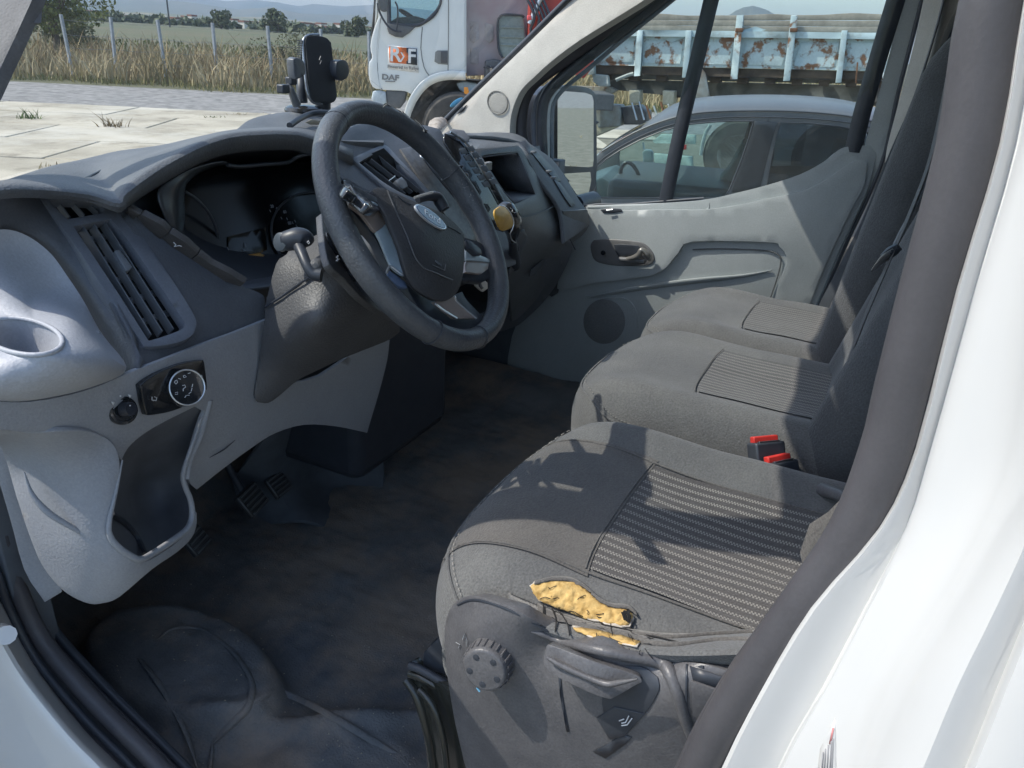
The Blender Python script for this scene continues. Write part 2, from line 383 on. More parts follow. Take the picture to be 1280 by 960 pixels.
# hinge side of the doorway, lower left
ll = [(-130, 560), (-60, 660), (0, 772), (12, 797), (42, 847), (96, 914), (146, 965), (230, 1060), (360, 1200)]
rowsA = [[P(a-340, b+60, x=.34), P(a-150, b+40, x=.37), P(a-45, b+14, x=.405), P(a-12, b+4, x=.42), P(a, b, x=.44), P(a+14, b-4, x=.475)] for a, b in ll]
patch('hinge_pillar', rowsA, m_white, van, n=(3, 3), solid=.004)
inr = [(-95, 440), (-40, 520), (0, 602), (12, 650), (25, 697), (60, 777), (125, 852), (208, 935), (300, 1030), (430, 1170)]
out = [(-130, 560), (-60, 660), (-8, 755), (0, 772), (12, 797), (42, 847), (96, 914), (146, 965), (230, 1060), (360, 1200)]
patch('seal_channel', [[P(o[0]-4, o[1]+3, x=.445), P((o[0]+i[0])/2, (o[1]+i[1])/2, x=.49), P(i[0]+6, i[1]-3, x=.53)] for o, i in zip(out, inr)], m_rubber, van, n=(3, 4), solid=.006)
tube('door_seal', [P(o[0]*.35+i[0]*.65, o[1]*.35+i[1]*.65, x=.487) for o, i in zip(out, inr)], .0125, m_rubber, van, n=12)
tube('seal_lip', [P(o[0]*.72+i[0]*.28, o[1]*.72+i[1]*.28, x=.468) for o, i in zip(out, inr)], .006, m_blk, van, n=8)
tube('seal_lip', [P(i[0], i[1], x=.522) for o, i in zip(out, inr)], .007, m_blk, van, n=8)
tube('hinge_bolt', [P(2, 790, x=.425), P(8, 794, x=.405)], .012, m_white, van, n=10, sub=1)
# driver side windscreen pillar, roof, rear wall (all of them shade the cab)
ap = [(V(.50, 1.62, 1.47)), V(.515, 1.40, 1.60), V(.55, 1.10, 1.90), V(.60, .83, 2.17), V(.68, .66, 2.27)]
tube('windscreen_pillar', ap, [.05, .05, .044, .036, .04], m_head, van, n=12, flat=1.25)
sheet('pillar_trim', [(-60, -60), (52, -60), (48, -20), (40, 0), (20, 44), (1, 84), (-12, 112), (-60, 190)], [(0, 0, .71), (30, 40, .70), (0, 90, .66)], mat('driver_pillar_trim', (.21, .21, .22), .7, bump=.4, bscale=300), van, axis='x', solid=.02, bev=.004, smooth=0)
tube('roof_rail', [V(.62, .75, 2.23), V(.60, .3, 2.24), V(.60, -.2, 2.24), V(.60, -.7, 2.22)], .05, m_white, van, n=10)
tube('roof_rail', [V(2.24, .75, 2.23), V(2.26, .3, 2.24), V(2.26, -.2, 2.24), V(2.26, -.7, 2.22)], .05, m_white, van, n=10)
tube('roof_header', [V(.64, .74, 2.24), V(1.43, .80, 2.27), V(2.22, .74, 2.24)], .05, m_head, van, n=10)
patch('roof', [[V(x, y, 2.30+.05*(1-((x-1.43)/.85)**2)) for x in (.58, 1.0, 1.43, 1.86, 2.28)] for y in (.76, .4, 0, -.4, -.85)], m_white, van, n=(3, 3), solid=.03)
box('bulkhead', (1.43, -.62, 1.5), (1.84, .04, 1.62), m_dark, van)
box('side_wall', (.42, -1.6, 1.42), (.05, 2.3, 1.7), m_white, van, bev=.02)
box('side_wall', (2.40, -1.6, 1.42), (.05, 2.3, 1.7), m_white, van, bev=.02)
# front structure below the windscreen: bonnet, bulkhead, floor
patch('bonnet', [[V(x, y, z-.10*((x-1.43)/.9)**4) for x in (.52, .8, 1.1, 1.43, 1.76, 2.06, 2.34)] for y, z in ((1.66, 1.42), (1.95, 1.34), (2.25, 1.20), (2.42, .95), (2.45, .5))], m_white, van, n=(3, 3), solid=.01)
box('front_bulkhead', (1.43, 1.66, 1.02), (1.9, .03, .86), m_dark, van)
box('kick_panel', (.50, 1.34, 1.02), (.05, .72, .98), m_dark, van)
box('kick_panel', (2.36, 1.34, 1.02), (.05, .72, .98), m_dark, van)
box('cowl', (1.43, 1.72, 1.30), (1.9, .06, .34), m_blk, van)
box('cab_floor', (1.43, .5, .64), (1.86, 2.4, .04), m_dark, van)
box('sill', (.52, .35, .69), (.10, 2.0, .16), m_blk, van, bev=.02)
box('sill', (2.33, .35, .69), (.10, 2.0, .16), m_blk, van, bev=.02)
g_ws = glass('windscreen_glass', (.93, .96, .96), .9, .035)
patch('windscreen', [[V(.53, 1.62, 1.50), V(1.0, 1.75, 1.50), V(1.43, 1.78, 1.50), V(1.86, 1.75, 1.50), V(2.30, 1.62, 1.50)],
                     [V(.57, 1.24, 1.84), V(1.0, 1.36, 1.86), V(1.43, 1.39, 1.86), V(1.86, 1.36, 1.86), V(2.27, 1.22, 1.84)],
                     [V(.63, .80, 2.22), V(1.0, .84, 2.25), V(1.43, .87, 2.26), V(1.86, .84, 2.25), V(2.23, .80, 2.22)]], g_ws, van, n=(4, 4))
# far windscreen pillar: trim with round tweeter grille
apx = [(545, 176), (554, 158), (600, 112), (650, 64), (711, 4), (740, -26), (790, -80), (870, -80), (830, -20), (805, 0), (775, 19), (725, 50), (690, 76), (668, 96), (652, 112), (643, 130), (638, 150), (637, 172)]
fp_ = sheet('windscreen_pillar', apx, [(554, 158, 2.34), (711, 4, 2.29), (790, -80, 2.27), (638, 160, 2.27), (655, 109, 2.26), (805, 0, 2.22), (870, -80, 2.2), (622, 128, 2.285)], m_head, van, axis='x', solid=.03, bev=.004, step=10)
tube('windscreen_gasket', [P(a, b, x=xx) for a, b, xx in ((478, 228, 2.34), (505, 203, 2.34), (532, 176, 2.34), (552, 155, 2.34), (600, 107, 2.32), (650, 59, 2.31), (708, 1, 2.29), (740, -30, 2.28), (790, -86, 2.27))], .009, m_blk, van, n=8)
dp_ = drape(fp_)
tw = [(622+11.5*cos(a)+1.2*sin(a), 128+13.5*sin(a)) for a in np.linspace(0, 2*pi, 24, endpoint=False)]
tg = sheet('tweeter_grille', tw, None, mat('tweeter_mesh', (.40, .39, .365), .8, (.28, .27, .25), 900, bump=1, bscale=700), van, axis=dp_, solid=.002, off=.004, step=6)
tube('grille_ring', [dp_(a, b, .006) for a, b in [(622+12.4*cos(t)+1.2*sin(t), 128+14.4*sin(t)) for t in np.linspace(0, 2*pi, 20, endpoint=False)]], .0022, mat('grille_ring', (.25, .245, .23), .7), tg, n=6, sub=2, closed=True)
# dark sticker near the base of the far pillar
sheet('air_bag_tag', [(571, 143), (577, 134), (584, 131), (579, 139)], None, m_blk, van, axis=dp_, solid=.001, off=.004, bev=0)
# door frame of the passenger side: seals and painted frame
fr1 = [(655, 185), (651, 168), (651, 148), (655, 124), (668, 103), (700, 79), (745, 46), (795, 9), (830, -18), (900, -70)]
tube('door_seal', [P(a, b, x=2.33) for a, b in fr1], .021, m_rubber, van, n=10)
fr2 = [(671, 190), (668, 168), (668, 146), (672, 126), (684, 110), (716, 86), (758, 55), (806, 19), (842, -9), (912, -60)]
tube('door_aperture', [P(a, b, x=2.36) for a, b in fr2], .012, m_vfr, van, n=8)
# rear pillar on the passenger side: trim strips and the seal between them
sheet('passenger_pillar_trim', [(1132, -10), (1155, -10), (1140, 60), (1117, 150), (1104, 200), (1088, 240), (1060, 300), (1035, 355), (1015, 405), (1005, 400), (1040, 320), (1070, 250), (1080, 185), (1090, 150)], [(1145, 0, 2.34), (1010, 400, 2.34)], m_door, van, axis='x', solid=.02)
tube('door_seal', [P(a, b, x=2.33) for a, b in ((1170, -60), (1154, -5), (1140, 50), (1122, 120), (1107, 190), (1086, 245), (1060, 300), (1034, 360), (1012, 412))], .0055, m_blk, van, n=8)
sheet('passenger_pillar_trim', [(1158, -20), (1215, -20), (1185, 30), (1160, 90), (1130, 150), (1106, 205), (1109, 182), (1125, 120), (1142, 55)], [(1150, 0, 2.3), (1110, 190, 2.3), (1190, 0, 2.24)], m_head, van, axis='x', solid=.02)
sheet('passenger_pillar_trim', [(1215, -20), (1260, -40), (1240, 200), (1150, 440), (1010, 440), (1018, 395), (1045, 340), (1075, 280), (1106, 205), (1130, 150), (1160, 90), (1185, 30)], [(1150, 0, 2.28), (1110, 190, 2.28)], m_dark, van, axis='x', solid=.02)
# ------------------------------------------------------------------ driver's door, swung open beside the camera
dd = thing('driver_door', 'open white driver door swung out beside the doorway', 'door', (.40, 1.30, .6))
dx = V(-.93, -.37, 0).normalized()
def D(u, z, t=0): return V(.40, 1.34, 0)+dx*u+V(0, 0, z)+V(dx.y, -dx.x, 0)*t
prism('door_shell', [D(0, .62), D(1.0, .62), D(1.06, 1.0), D(1.06, 1.50), D(.55, 1.44), D(.12, 1.50), D(0, 1.40)], V(dx.y, -dx.x, 0)*.09, m_white, dd, bev=.015)
tube('window_frame', [D(.02, 1.44, .04), D(.26, 1.76, .04), D(.50, 2.06, .04), D(.62, 2.13, .04), D(1.0, 2.13, .04), D(1.06, 2.0, .04), D(1.07, 1.48, .04)], .026, m_blk, dd, n=8, sub=2)
prism('mirror_arm', [D(.06, 1.45, .1), D(.24, 1.45, .1), D(.22, 1.62, .1), D(.10, 1.6, .1)], V(.0, .0, 0)+V(dx.y, -dx.x, 0)*.1, m_blk, dd)
prism('mirror_housing', [D(.04, 1.5, .18), D(.10, 1.46, .42), D(.10, 1.84, .42), D(.04, 1.86, .2)], dx*.09, m_blk, dd, bev=.02)
gd = glass('driver_window_glass', (.86, .93, .91), .9, .02)
prism('window_glass', [D(.06, 1.46, .04), D(.5, 2.04, .04), D(.62, 2.11, .04), D(1.0, 2.11, .04), D(1.05, 1.5, .04)], V(dx.y, -dx.x, 0)*.004, gd, dd, bev=0)
# ================================================================== SEATS
def superp(v): return copysign(abs(v), v)
def cushion_fn(x0, x1, y0, y1, z0, H, bol=.024, nose=.25, fr=.07, dish=.0, nearbol=1.):
    xc, hw = (x0+x1)/2, (x1-x0)/2
    def S(p, q, off=0.):
        X = sin(p*pi/2) if abs(p) <= 1 else p; Y = q
        e = (1-min(abs(X), 1)**4.5)**(1/2.4)
        front = y1-nose*.30*abs(X)**3.2
        yv = y0+(front-y0)*(.5+.5*Y)
        ey = 1. if Y < 0 else (1-min(abs(Y), 1)**7)**(1/2.2)
        z = z0+H*e*ey
        z += bol*(exp(-((X-.80)/.20)**2)+nearbol*exp(-((X+.80)/.20)**2))*ey*min(1, e*1.4)
        z += .010*exp(-((Y-.62)/.28)**2)*ey*e - dish*exp(-((X)/.5)**2-((Y+.35)/.6)**2)
        z -= fr*max(0, Y-.55)**2*1.2
        return V(xc+hw*X, yv, z+off)
    return S
def cushion(name, S, m, parent, NU=44, NV=40, skirt=.13):
    vs = []; fs = []; ps = [-1+2*i/NU for i in range(NU+1)]
    qs = [sin((-1+2*j/NV)*pi/2) for j in range(NV+1)]
    for j, q in enumerate(qs):
        row = [S(p, q) for p in ps]
        # side skirts
        a = row[0].copy(); b = row[-1].copy()
        row = [V(a.x+.02, a.y, a.z-skirt)]+[V(a.x-.004, a.y, a.z-skirt*.45)]+row+[V(b.x+.004, b.y, b.z-skirt*.45)]+[V(b.x-.02, b.y, b.z-skirt)]
        vs += row
    K = NU+5; last = vs[-K:]; vs += [V(v.x, v.y-.002, v.z-skirt*.5) for v in last]; vs += [V(v.x, v.y-.03, v.z-skirt) for v in last]
    R = NV+3
    for i in range(R-1):
        for j in range(K-1): fs.append((i*K+j, i*K+j+1, (i+1)*K+j+1, (i+1)*K+j))
    # cloth creases
    out = []
    for v in vs:
        n = noise.noise(v*9)*.0035+noise.noise(V(v.x*30, v.y*14, v.z*30))*.0012
        out.append(v+V(0, 0, n))
    return mk(name, out, fs, m, parent, angle=80, sub=1), (out, fs)
def over(name, S, p0, p1, q0, q1, m, parent, off=.003, nu=30, nv=24, uv=True, shape=None, ng=True):
    vs = []; uvs = []; fs = []
    for j in range(nv+1):
        for i in range(nu+1):
            a = i/nu; b = j/nv; p, q = p0+(p1-p0)*a, q0+(q1-q0)*b
            if shape: p, q = shape(p, q, a, b)
            v = S(p, q); v = v+V(0, 0, noise.noise(v*9)*.0035+noise.noise(V(v.x*30, v.y*14, v.z*30))*.0012+off)
            vs.append(v); uvs.append((a, b))
    K = nu+1
    for j in range(nv):
        for i in range(nu): fs.append((j*K+i, j*K+i+1, (j+1)*K+i+1, (j+1)*K+i))
    return mk(name, vs, fs, m, parent, uv=uvs, angle=80)
def seam(S, pts, parent, r=.0022, m=None, off=.003, name='piping'):
    q = []
    for v in cr([V(a, b, 0) for a, b in pts], 6):
        s = S(v.x, v.y); q.append(s+V(0, 0, off+noise.noise(s*9)*.0035))
    return tube(name, q, r, m or m_fabd, parent, n=6, sub=1)
def stitches(S, pts, parent, n=60, off=.0045, m=None):
    c = cr([V(a, b, 0) for a, b in pts], 8); vs = []; fs = []
    L = len(c)-1
    for i in range(n):
        for e in (0, 1):
            t = (i+.55*e)/n*L; k = min(int(t), L-1); v = c[k].lerp(c[k+1], t-k); s = S(v.x, v.y)+V(0, 0, off+noise.noise(S(v.x, v.y)*9)*.0035)
            if e == 0: a = s
            else:
                d = (s-a).normalized(); u = d.cross(V(0, 0, 1)).normalized()*.0009; b = len(vs)
                vs += [a-u, a+u, s+u, s-u, (a+s)/2+V(0, 0, .0009)]; fs += [(b, b+1, b+4), (b+1, b+2, b+4), (b+2, b+3, b+4), (b+3, b, b+4)]
    o = mk('stitching', vs, fs, m or m_stitch, parent, smooth=False); o['kind'] = 'stuff'; return o

ds = thing('driver_seat', 'nearest grey cloth seat with a torn yellow-foam hole in its edge', 'seat', (.97, .2, .76))
Sd = cushion_fn(.680, 1.245, -.16, .492, 1.125, .098, bol=.034, nose=.30, fr=.02, dish=.018, nearbol=.45)
cu, (cvs, cfs) = cushion('cushion', Sd, m_fab, ds, skirt=.055)
over('striped_insert', Sd, -.42, .32, .28, -.86, m_ins, ds, off=.0035, shape=lambda p, q, a, b: (p*(1+.03*b), q))
over('front_panel', Sd, -.47, .36, .985, .285, m_fabd, ds, off=.0022)
seam(Sd, [(-.43, .30), (-.2, .30), (.1, .30), (.33, .30)], ds, .0012, m_fabd)
seam(Sd, [(-.46, .97), (-.455, .5), (-.44, 0), (-.43, -.5), (-.43, -.85)], ds, .0018)
seam(Sd, [(.355, .97), (.34, .5), (.33, 0), (.33, -.5), (.34, -.85)], ds, .0018)
pp = [(.93, -.9), (.93, -.3), (.92, .3), (.90, .72), (.80, .88), (.5, .945), (0, .955), (-.5, .945), (-.80, .88), (-.91, .7), (-.93, .3), (-.93, -.3), (-.93, -.9)]
seam(Sd, pp, ds, .0028, m_fab)
stitches(Sd, [(a*.975, b*.975) for a, b in pp], ds, 130)
bvh = BVHTree.FromPolygons([tuple(v) for v in cvs], cfs)
def hit(px, py, off=.003, tree=bvh, dflt=.69):
    d = (P(px, py, d=1)-CAM).normalized(); r = tree.ray_cast(CAM, d)
    p = r[0] if r[0] is not None else P(px, py, x=dflt)
    return p-d*off
# near side drape of the cushion below the piping
skt = patch('side_skirt', [[hit(a, b, .0006) for a, b in ((636, 741), (648, 746), (660, 751), (685, 761), (740, 775), (820, 790), (900, 790), (1000, 780))],
                     [P(a, b, x=.6625) for a, b in ((638, 758), (648, 762), (662, 772), (686, 785), (745, 802), (820, 812), (900, 812), (1010, 805))],
                     [P(a, b, x=.668) for a, b in ((640, 772), (650, 778), (664, 786), (690, 800), (748, 818), (822, 830), (900, 832), (1010, 826))]], m_fab, ds, n=(3, 4), solid=.003)
bvh2 = drape(cu, skt)
_h0 = hit
def hit(px, py, off=.003): return bvh2(px, py, off) or _h0(px, py, off)
# torn cover: foam showing, lining edge, loose threads
def blob(name, loop, m, off, amp, seed, step=5, sc=90):
    lp = dens(loop, 4 if len(loop) < 30 else 0, step); vs = list(lp); es = [(i, (i+1) % len(lp)) for i in range(len(lp))]
    x0, x1 = min(a for a, b in lp), max(a for a, b in lp); y0, y1 = min(b for a, b in lp), max(b for a, b in lp)
    y = y0
    while y < y1:
        x = x0
        while x < x1:
            if inside(x, y, lp) and min((a-x)**2+(b-y)**2 for a, b in lp) > 5: vs.append((x, y))
            x += step*.6
        y += step*.6
    r = delaunay_2d_cdt([Vector(v) for v in vs], es, [], 0, 1e-5); v2 = [tuple(v) for v in r[0]]
    fs = [tuple(t) for t in r[2] if inside(sum(v2[i][0] for i in t)/3, sum(v2[i][1] for i in t)/3, lp)]
    w3 = []
    for a, b in v2:
        e = min(1, min(math.hypot(a-c, b-d) for c, d in lp)/5)
        h = hit(a, b, off); h += (CAM-h).normalized()*(amp*e*(.5+noise.noise(h*sc+V(seed, 0, 0))+.5*noise.noise(h*sc*2.7)))
        w3.append(h)
    return mk(name, w3, fs, m, ds, angle=180, solid=.002)
tear1 = [(664, 734), (672, 729), (690, 727), (712, 728), (730, 737), (745, 750), (760, 760), (782, 763), (792, 772), (786, 782), (768, 781), (740, 775), (712, 765), (690, 757), (673, 749)]
tear2 = [(716, 786), (740, 788), (770, 795), (800, 803), (795, 808), (770, 804), (738, 797)]
def jag(lp, k, s0):
    return [(a+k*noise.noise(V(a*.21, b*.2, s0)), b+k*noise.noise(V(a*.2, b*.23, s0+5))) for a, b in dens(lp, 4, 4)]
blob('torn_lining', jag([(a+(a-725)*.03, b+(b-754)*.10) for a, b in tear1], 3., 1), m_lining, .0022, 0.0004, 3)
blob('foam', jag(tear1, 2.4, 3), m_foam, .0034, .0042, 0, sc=150)
blob('torn_lining', jag([(a+(a-758)*.04, b+(b-797)*.16) for a, b in tear2], 2.5, 7), m_lining, .0024, 0.0004, 5)
blob('foam', jag(tear2, 2, 9), m_foam, .0036, .003, 9, sc=150)
# ragged cloth edge curling over the foam
def ragged(pts, wid, seed):
    c = cr([V(a, b, 0) for a, b in pts], 6); vs = []; fs = []
    for i, v in enumerate(c):
        h = hit(v.x, v.y, .008); k = wid*(.6+.9*abs(noise.noise(V(i*.9, seed, 0))))
        vs += [hit(v.x, v.y-3.5, .001), hit(v.x, v.y-1., .009), hit(v.x+rnd.uniform(-1.5, 1.5), v.y+k, .0085)]
    for i in range(len(c)-1):
        for j in (0, 1): fs.append((i*3+j, i*3+j+1, i*3+j+4, i*3+j+3))
    return mk('frayed_edge', vs, fs, m_fabd, ds, angle=180, solid=.0012)
ragged([(668, 729), (690, 724), (714, 725), (732, 734), (748, 748), (765, 757), (785, 759), (796, 768)], 2.6, 1)
ragged([(672, 757), (700, 770), (730, 780), (760, 786), (790, 792), (812, 800)], 7, 2)
for k in range(26):
    a = rnd.uniform(672, 812); b = 729+(a-672)*.52+rnd.uniform(-4, 22); L = rnd.uniform(8, 26); an = rnd.uniform(-.6, 1.7); q = []
    for i in range(4): q.append(hit(a+L*i/3*cos(an)+rnd.uniform(-2, 2), b+L*i/3*sin(an)+rnd.uniform(-2, 2), .006+.004*sin(i*1.1)))
    tube('loose_thread', q, .0005, m_thread, ds, n=4, sub=3)
for a, b, c, d in ((690, 760, 694, 790), (700, 765, 712, 794), (786, 770, 788, 784), (679, 756, 676, 782), (752, 780, 838, 800), (790, 790, 850, 803)):
    tube('loose_thread', [hit(a, b, .007), hit((a+c)/2+3, (b+d)/2, .009), hit(c, d, .006)], .0009, m_thread, ds, n=5, sub=4)
for k in range(9):
    a = 783+rnd.uniform(-2, 4); tube('loose_thread', [hit(a, 778, .006), hit(a+rnd.uniform(-3, 3), 770, .011), hit(a+rnd.uniform(-5, 5), 763+rnd.uniform(-2, 3), .014)], .0011, m_thread, ds, n=5, sub=3)
# wrinkled cloth along the lower edge right of the tear
for pts in (((800, 803), (850, 806), (900, 800), (945, 800), (1000, 806)), ((790, 792), (840, 797), (890, 793), (940, 790))):
    tube('piping', [hit(a, b, .002) for a, b in pts], .0035, m_fabd, ds, n=8)
# side trim moulding
trim = [(560, 850), (556, 800), (558, 774), (567, 755), (585, 745), (605, 747), (640, 760), (672, 778), (705, 795), (740, 806), (790, 818), (840, 826), (880, 830), (925, 842), (1000, 850), (990, 1000), (880, 1060), (700, 1060), (600, 990), (575, 930)]
tc_ = [(556, 800, .672), (585, 745, .672), (700, 795, .668), (840, 826, .668), (600, 800, .646), (640, 900, .650), (700, 1000, .66), (760, 960, .652), (800, 860, .646), (740, 800, .644), (850, 840, .652), (900, 900, .652), (960, 860, .66), (900, 1000, .655), (590, 900, .655), (660, 770, .65)]
mo = sheet('side_moulding', trim, tc_, m_seatp, ds, axis='x', step=10, solid=.02, bev=.006)
ft = tps(tc_)
dmo = drape(mo)
tube('seam_gap', [dmo(a, b, .0005) for a, b in ((572, 756), (588, 750), (606, 752), (640, 764), (672, 782), (705, 799), (740, 810), (790, 822), (840, 830), (880, 834))], .0016, m_blk, ds, n=6)
def onT(a, b, o=0): return dmo(a, b, o)
# rounded ridge that frames the lever recess, panel joints
tube('moulding_ridge', [onT(*p) for p in ((664, 790), (676, 792), (702, 802), (745, 812), (790, 821), (826, 828), (838, 843), (848, 870), (858, 905), (868, 930), (880, 960))], [.001, .004, .005, .006, .007, .008, .008, .007, .006, .005, .004], m_seatp, ds, n=12)
sheet('lever_recess', [(756, 836), (800, 833), (822, 846), (824, 862), (812, 885), (795, 905), (782, 918), (762, 905), (752, 880)], None, m_blk, ds, axis=dmo, solid=.002, bev=.0008, off=.002)
sheet('joint_line', [(697, 838), (699.5, 838), (703, 870), (711, 915), (708, 915), (700, 870)], None, m_blk, ds, axis=dmo, solid=.001, bev=0, off=.002)
sheet('joint_line', [(857, 830), (859.5, 830), (859, 885), (872, 920), (886, 955), (882, 955), (868, 920), (856, 885)], None, m_blk, ds, axis=dmo, solid=.001, bev=0, off=.0022)
sheet('trim_pocket', [(862, 832), (900, 845), (935, 857), (930, 872), (900, 862), (866, 850)], None, m_blk, ds, axis=dmo, solid=.001, bev=0, off=.0022)
sheet('moulding_step', [(864, 852), (935, 876), (930, 920), (890, 905), (866, 895)], None, m_seatp, ds, axis=dmo, solid=.004, bev=.002, off=.006)
# height lever
lv = [(683, 808), (690, 807), (740, 826), (790, 842), (801, 848), (802, 853), (792, 858), (768, 872), (758, 873), (735, 865), (700, 848), (684, 838), (679, 826)]
lo = sheet('adjust_lever', lv, [(683, 820, .628), (740, 845, .622), (800, 850, .640), (760, 870, .622)], m_seatp, ds, axis='x', step=8, solid=.014, bev=.004)
tube('lever_edge', [P(a, b, x=.6195) for a, b in ((684, 822), (700, 831), (730, 845), (758, 855), (775, 853), (797, 849))], [.002, .0035, .0035, .0035, .003, .001], m_seatp, lo, n=8)
# rake plate with its seat pictogram
sheet('rake_plate', [(745, 898), (768, 884), (806, 893), (782, 920), (762, 925)], None, m_blk, ds, axis=dmo, solid=.002, bev=.0008, off=.004)
def pict(cx, cy, s, par):
    tube('seat_pictogram', [onT(cx+3*s, cy-7*s, .007), onT(cx-1*s, cy+1*s, .007), onT(cx-6*s, cy+2*s, .007)], .0007, m_print, par, n=5, sub=1)
    tube('seat_pictogram', [onT(cx-6*s, cy+5*s, .007), onT(cx+1*s, cy+4*s, .007), onT(cx+7*s, cy-4*s, .007)], .0007, m_print, par, n=5, sub=1)
    tube('seat_pictogram', [onT(cx-9*s, cy-1*s, .007), onT(cx-3*s, cy-3*s, .007)], .0007, m_print, par, n=5, sub=1)
pict(783, 902, 1, ds)
sheet('adjuster_slot', [(741, 940), (757, 948), (780, 932), (790, 922), (778, 918), (760, 930)], None, m_blk, ds, axis=dmo, solid=.001, bev=0, off=.0022)
for q in (((578, 800), (581, 792), (584, 801), (583, 808)), ((570, 803), (575, 806), (573, 810))):
    tube('seat_pictogram', [onT(a, b, .004) for a, b in q], .0006, m_print_d, ds, n=5, sub=1)
# lumbar knob
kc = onT(613, 826, .004); kax = V(-1, -.10, .16).normalized()
kn = lathe('lumbar_knob', [(.030, -.004), (.030, .001), (.0285, .016), (.0275, .020), (.026, .0215), (.024, .0220), (0.001, .0222)], kc, kax, m_seatp, ds, n=40)
a_ = kax.orthogonal().normalized(); b_ = kax.cross(a_)
for k in range(22):
    t = 2*pi*k/22; tube('knob_rib', [kc+(a_*cos(t)+b_*sin(t))*.0300+kax*.002, kc+(a_*cos(t)+b_*sin(t))*.0288+kax*.016], .0016, m_seatp, kn, n=6, sub=1)
for k in range(5):
    t = 2*pi*k/5+.5; c = kc+(a_*cos(t)+b_*sin(t))*.0185+kax*.022
    lathe('knob_dimple', [(.004, 0), (.004, .0006), (.003, .0009)], c, kax, m_blk, kn, n=14)
kk = kc+kax*.0235+(P(606, 852, x=.62)-P(613, 826, x=.62))*.88
tube('blue_mark', [kk+V(0, -.002, -.002), kk, kk+V(0, .002, .002)], .0013, mat('blue_mark', (.2, .5, .7), .4), kn, n=6, sub=1)
# seat pedestal and runner
pd = [(510, 828), (520, 836), (560, 858), (620, 890), (700, 940), (700, 1060), (548, 1060), (542, 960), (530, 900), (514, 862)]
sheet('pedestal', pd, [(512, 830, .70), (560, 870, .672), (700, 950, .668), (545, 960, .68), (700, 1050, .67)], m_seatbase, ds, axis='x', solid=.02, bev=.006)
tube('pedestal_edge', [P(a, b, x=xx) for a, b, xx in ((508, 850, .69), (520, 868, .685), (532, 905, .68), (540, 950, .68), (545, 1040, .68))], .007, m_seatbase, ds, n=10)
tube('pedestal_edge', [P(a, b, x=xx) for a, b, xx in ((524, 862, .67), (540, 880, .665), (552, 915, .66), (558, 960, .66), (562, 1040, .66))], .005, m_seatbase, ds, n=10)
box('pedestal_box', (.95, .08, .93), (.50, .56, .36), m_blk, ds, bev=.02)
for off, mm in ((0, m_blk), (12, m_seatbase)):
    tube('seat_runner', [P(a, b+off*.8, x=.685) for a, b in ((512, 832), (528, 838), (560, 856), (600, 876))], .006, mm, ds, n=8)
sheet('runner_bracket', [(530, 815), (548, 798), (562, 800), (566, 830), (566, 862), (545, 850), (528, 836)], [(545, 830, .70)], m_blk, ds, axis='x', solid=.02, bev=.003)
# backrest
def backrest(x0, x1, parent, name='backrest', m=m_fab, yb=.02, zt=1.86, lean=.22, wt=.86):
    vs = []; fs = []; NZ = 26; NA = 40; xc = (x0+x1)/2
    for i in range(NZ+1):
        t = i/NZ; z = 1.14+(zt-1.14)*t; yc = yb-.075-lean*t; hw = (x1-x0)/2*(1-.14*t**3)*(1-.5*max(0, t-.9)*4); th = .075*(1-.25*t)*(1-(max(0, t-.88)/.12)**2*.75)
        for k in range(NA):
            a = 2*pi*k/NA; ex = copysign(abs(cos(a))**.5, cos(a)); ey = copysign(abs(sin(a))**.7, sin(a))
            b = .026*exp(-((abs(ex)-.78)/.17)**2)*(1 if ey > 0 else 0)
            vs.append(V(xc+hw*ex, yc+th*ey+b, z+.02*sin(pi*t)*0))
    for i in range(NZ):
        for k in range(NA): fs.append((i*NA+k, i*NA+(k+1) % NA, (i+1)*NA+(k+1) % NA, (i+1)*NA+k))
    fs.append(tuple(NZ*NA+k for k in range(NA)))
    return mk(name, vs, fs, m, parent, fixn=True, angle=70)
backrest(.73, 1.21, ds, yb=-.055)
# recliner hinge cover between cushion and backrest
sheet('hinge_cover', [(1000, 690), (1012, 655), (1035, 640), (1075, 600), (1090, 640), (1050, 720), (1010, 740)], [(1030, 660, .80), (1060, 660, .78)], m_fabd, ds, axis='x', solid=.02, bev=.004)
tube('belt_anchor', [P(1028, 612, x=1.15), P(1044, 617, x=1.12), P(1062, 624, x=1.09)], [.011, .010, .009], m_seatp, ds, n=10)
# ------------------------------------------------------------------ passenger bench
pb = thing('passenger_bench', 'two-place grey cloth bench seat beyond the driver seat', 'seat', (1.74, .2, .76))
Sm = cushion_fn(1.285, 1.735, -.14, .525, 1.150, .098, bol=.020, nose=.30, fr=.04, dish=.008)
So_ = cushion_fn(1.74, 2.19, -.14, .525, 1.145, .095, bol=.020, nose=.30, fr=.05, dish=.006)
for S in (Sm, So_):
    cushion('cushion', S, m_fab, pb)
    over('striped_insert', S, -.40, .36, .22, -.80, m_ins2, pb, off=.0035)
    seam(S, [(-.41, .235), (0, .235), (.37, .235)], pb, .0012)
    ps_ = [(.93, -.9), (.93, -.3), (.92, .3), (.90, .72), (.80, .88), (.5, .945), (0, .955), (-.5, .945), (-.80, .88), (-.91, .7), (-.93, .3), (-.93, -.3), (-.93, -.9)]
    seam(S, ps_, pb, .0026, m_fab)
    stitches(S, [(a*.975, b*.975) for a, b in ps_], pb, 110)
m_fabk = seat_mat('seat_back_fabric', (.085, .09, .095), (.066, .07, .075))
backrest(1.285, 1.73, pb, yb=.062, m=m_fabk, lean=.18); backrest(1.745, 2.20, pb, yb=.085, m=m_fabk, lean=.09, zt=1.92)
box('bench_base', (1.74, .12, .96), (.86, .5, .32), m_blk, pb, bev=.02)
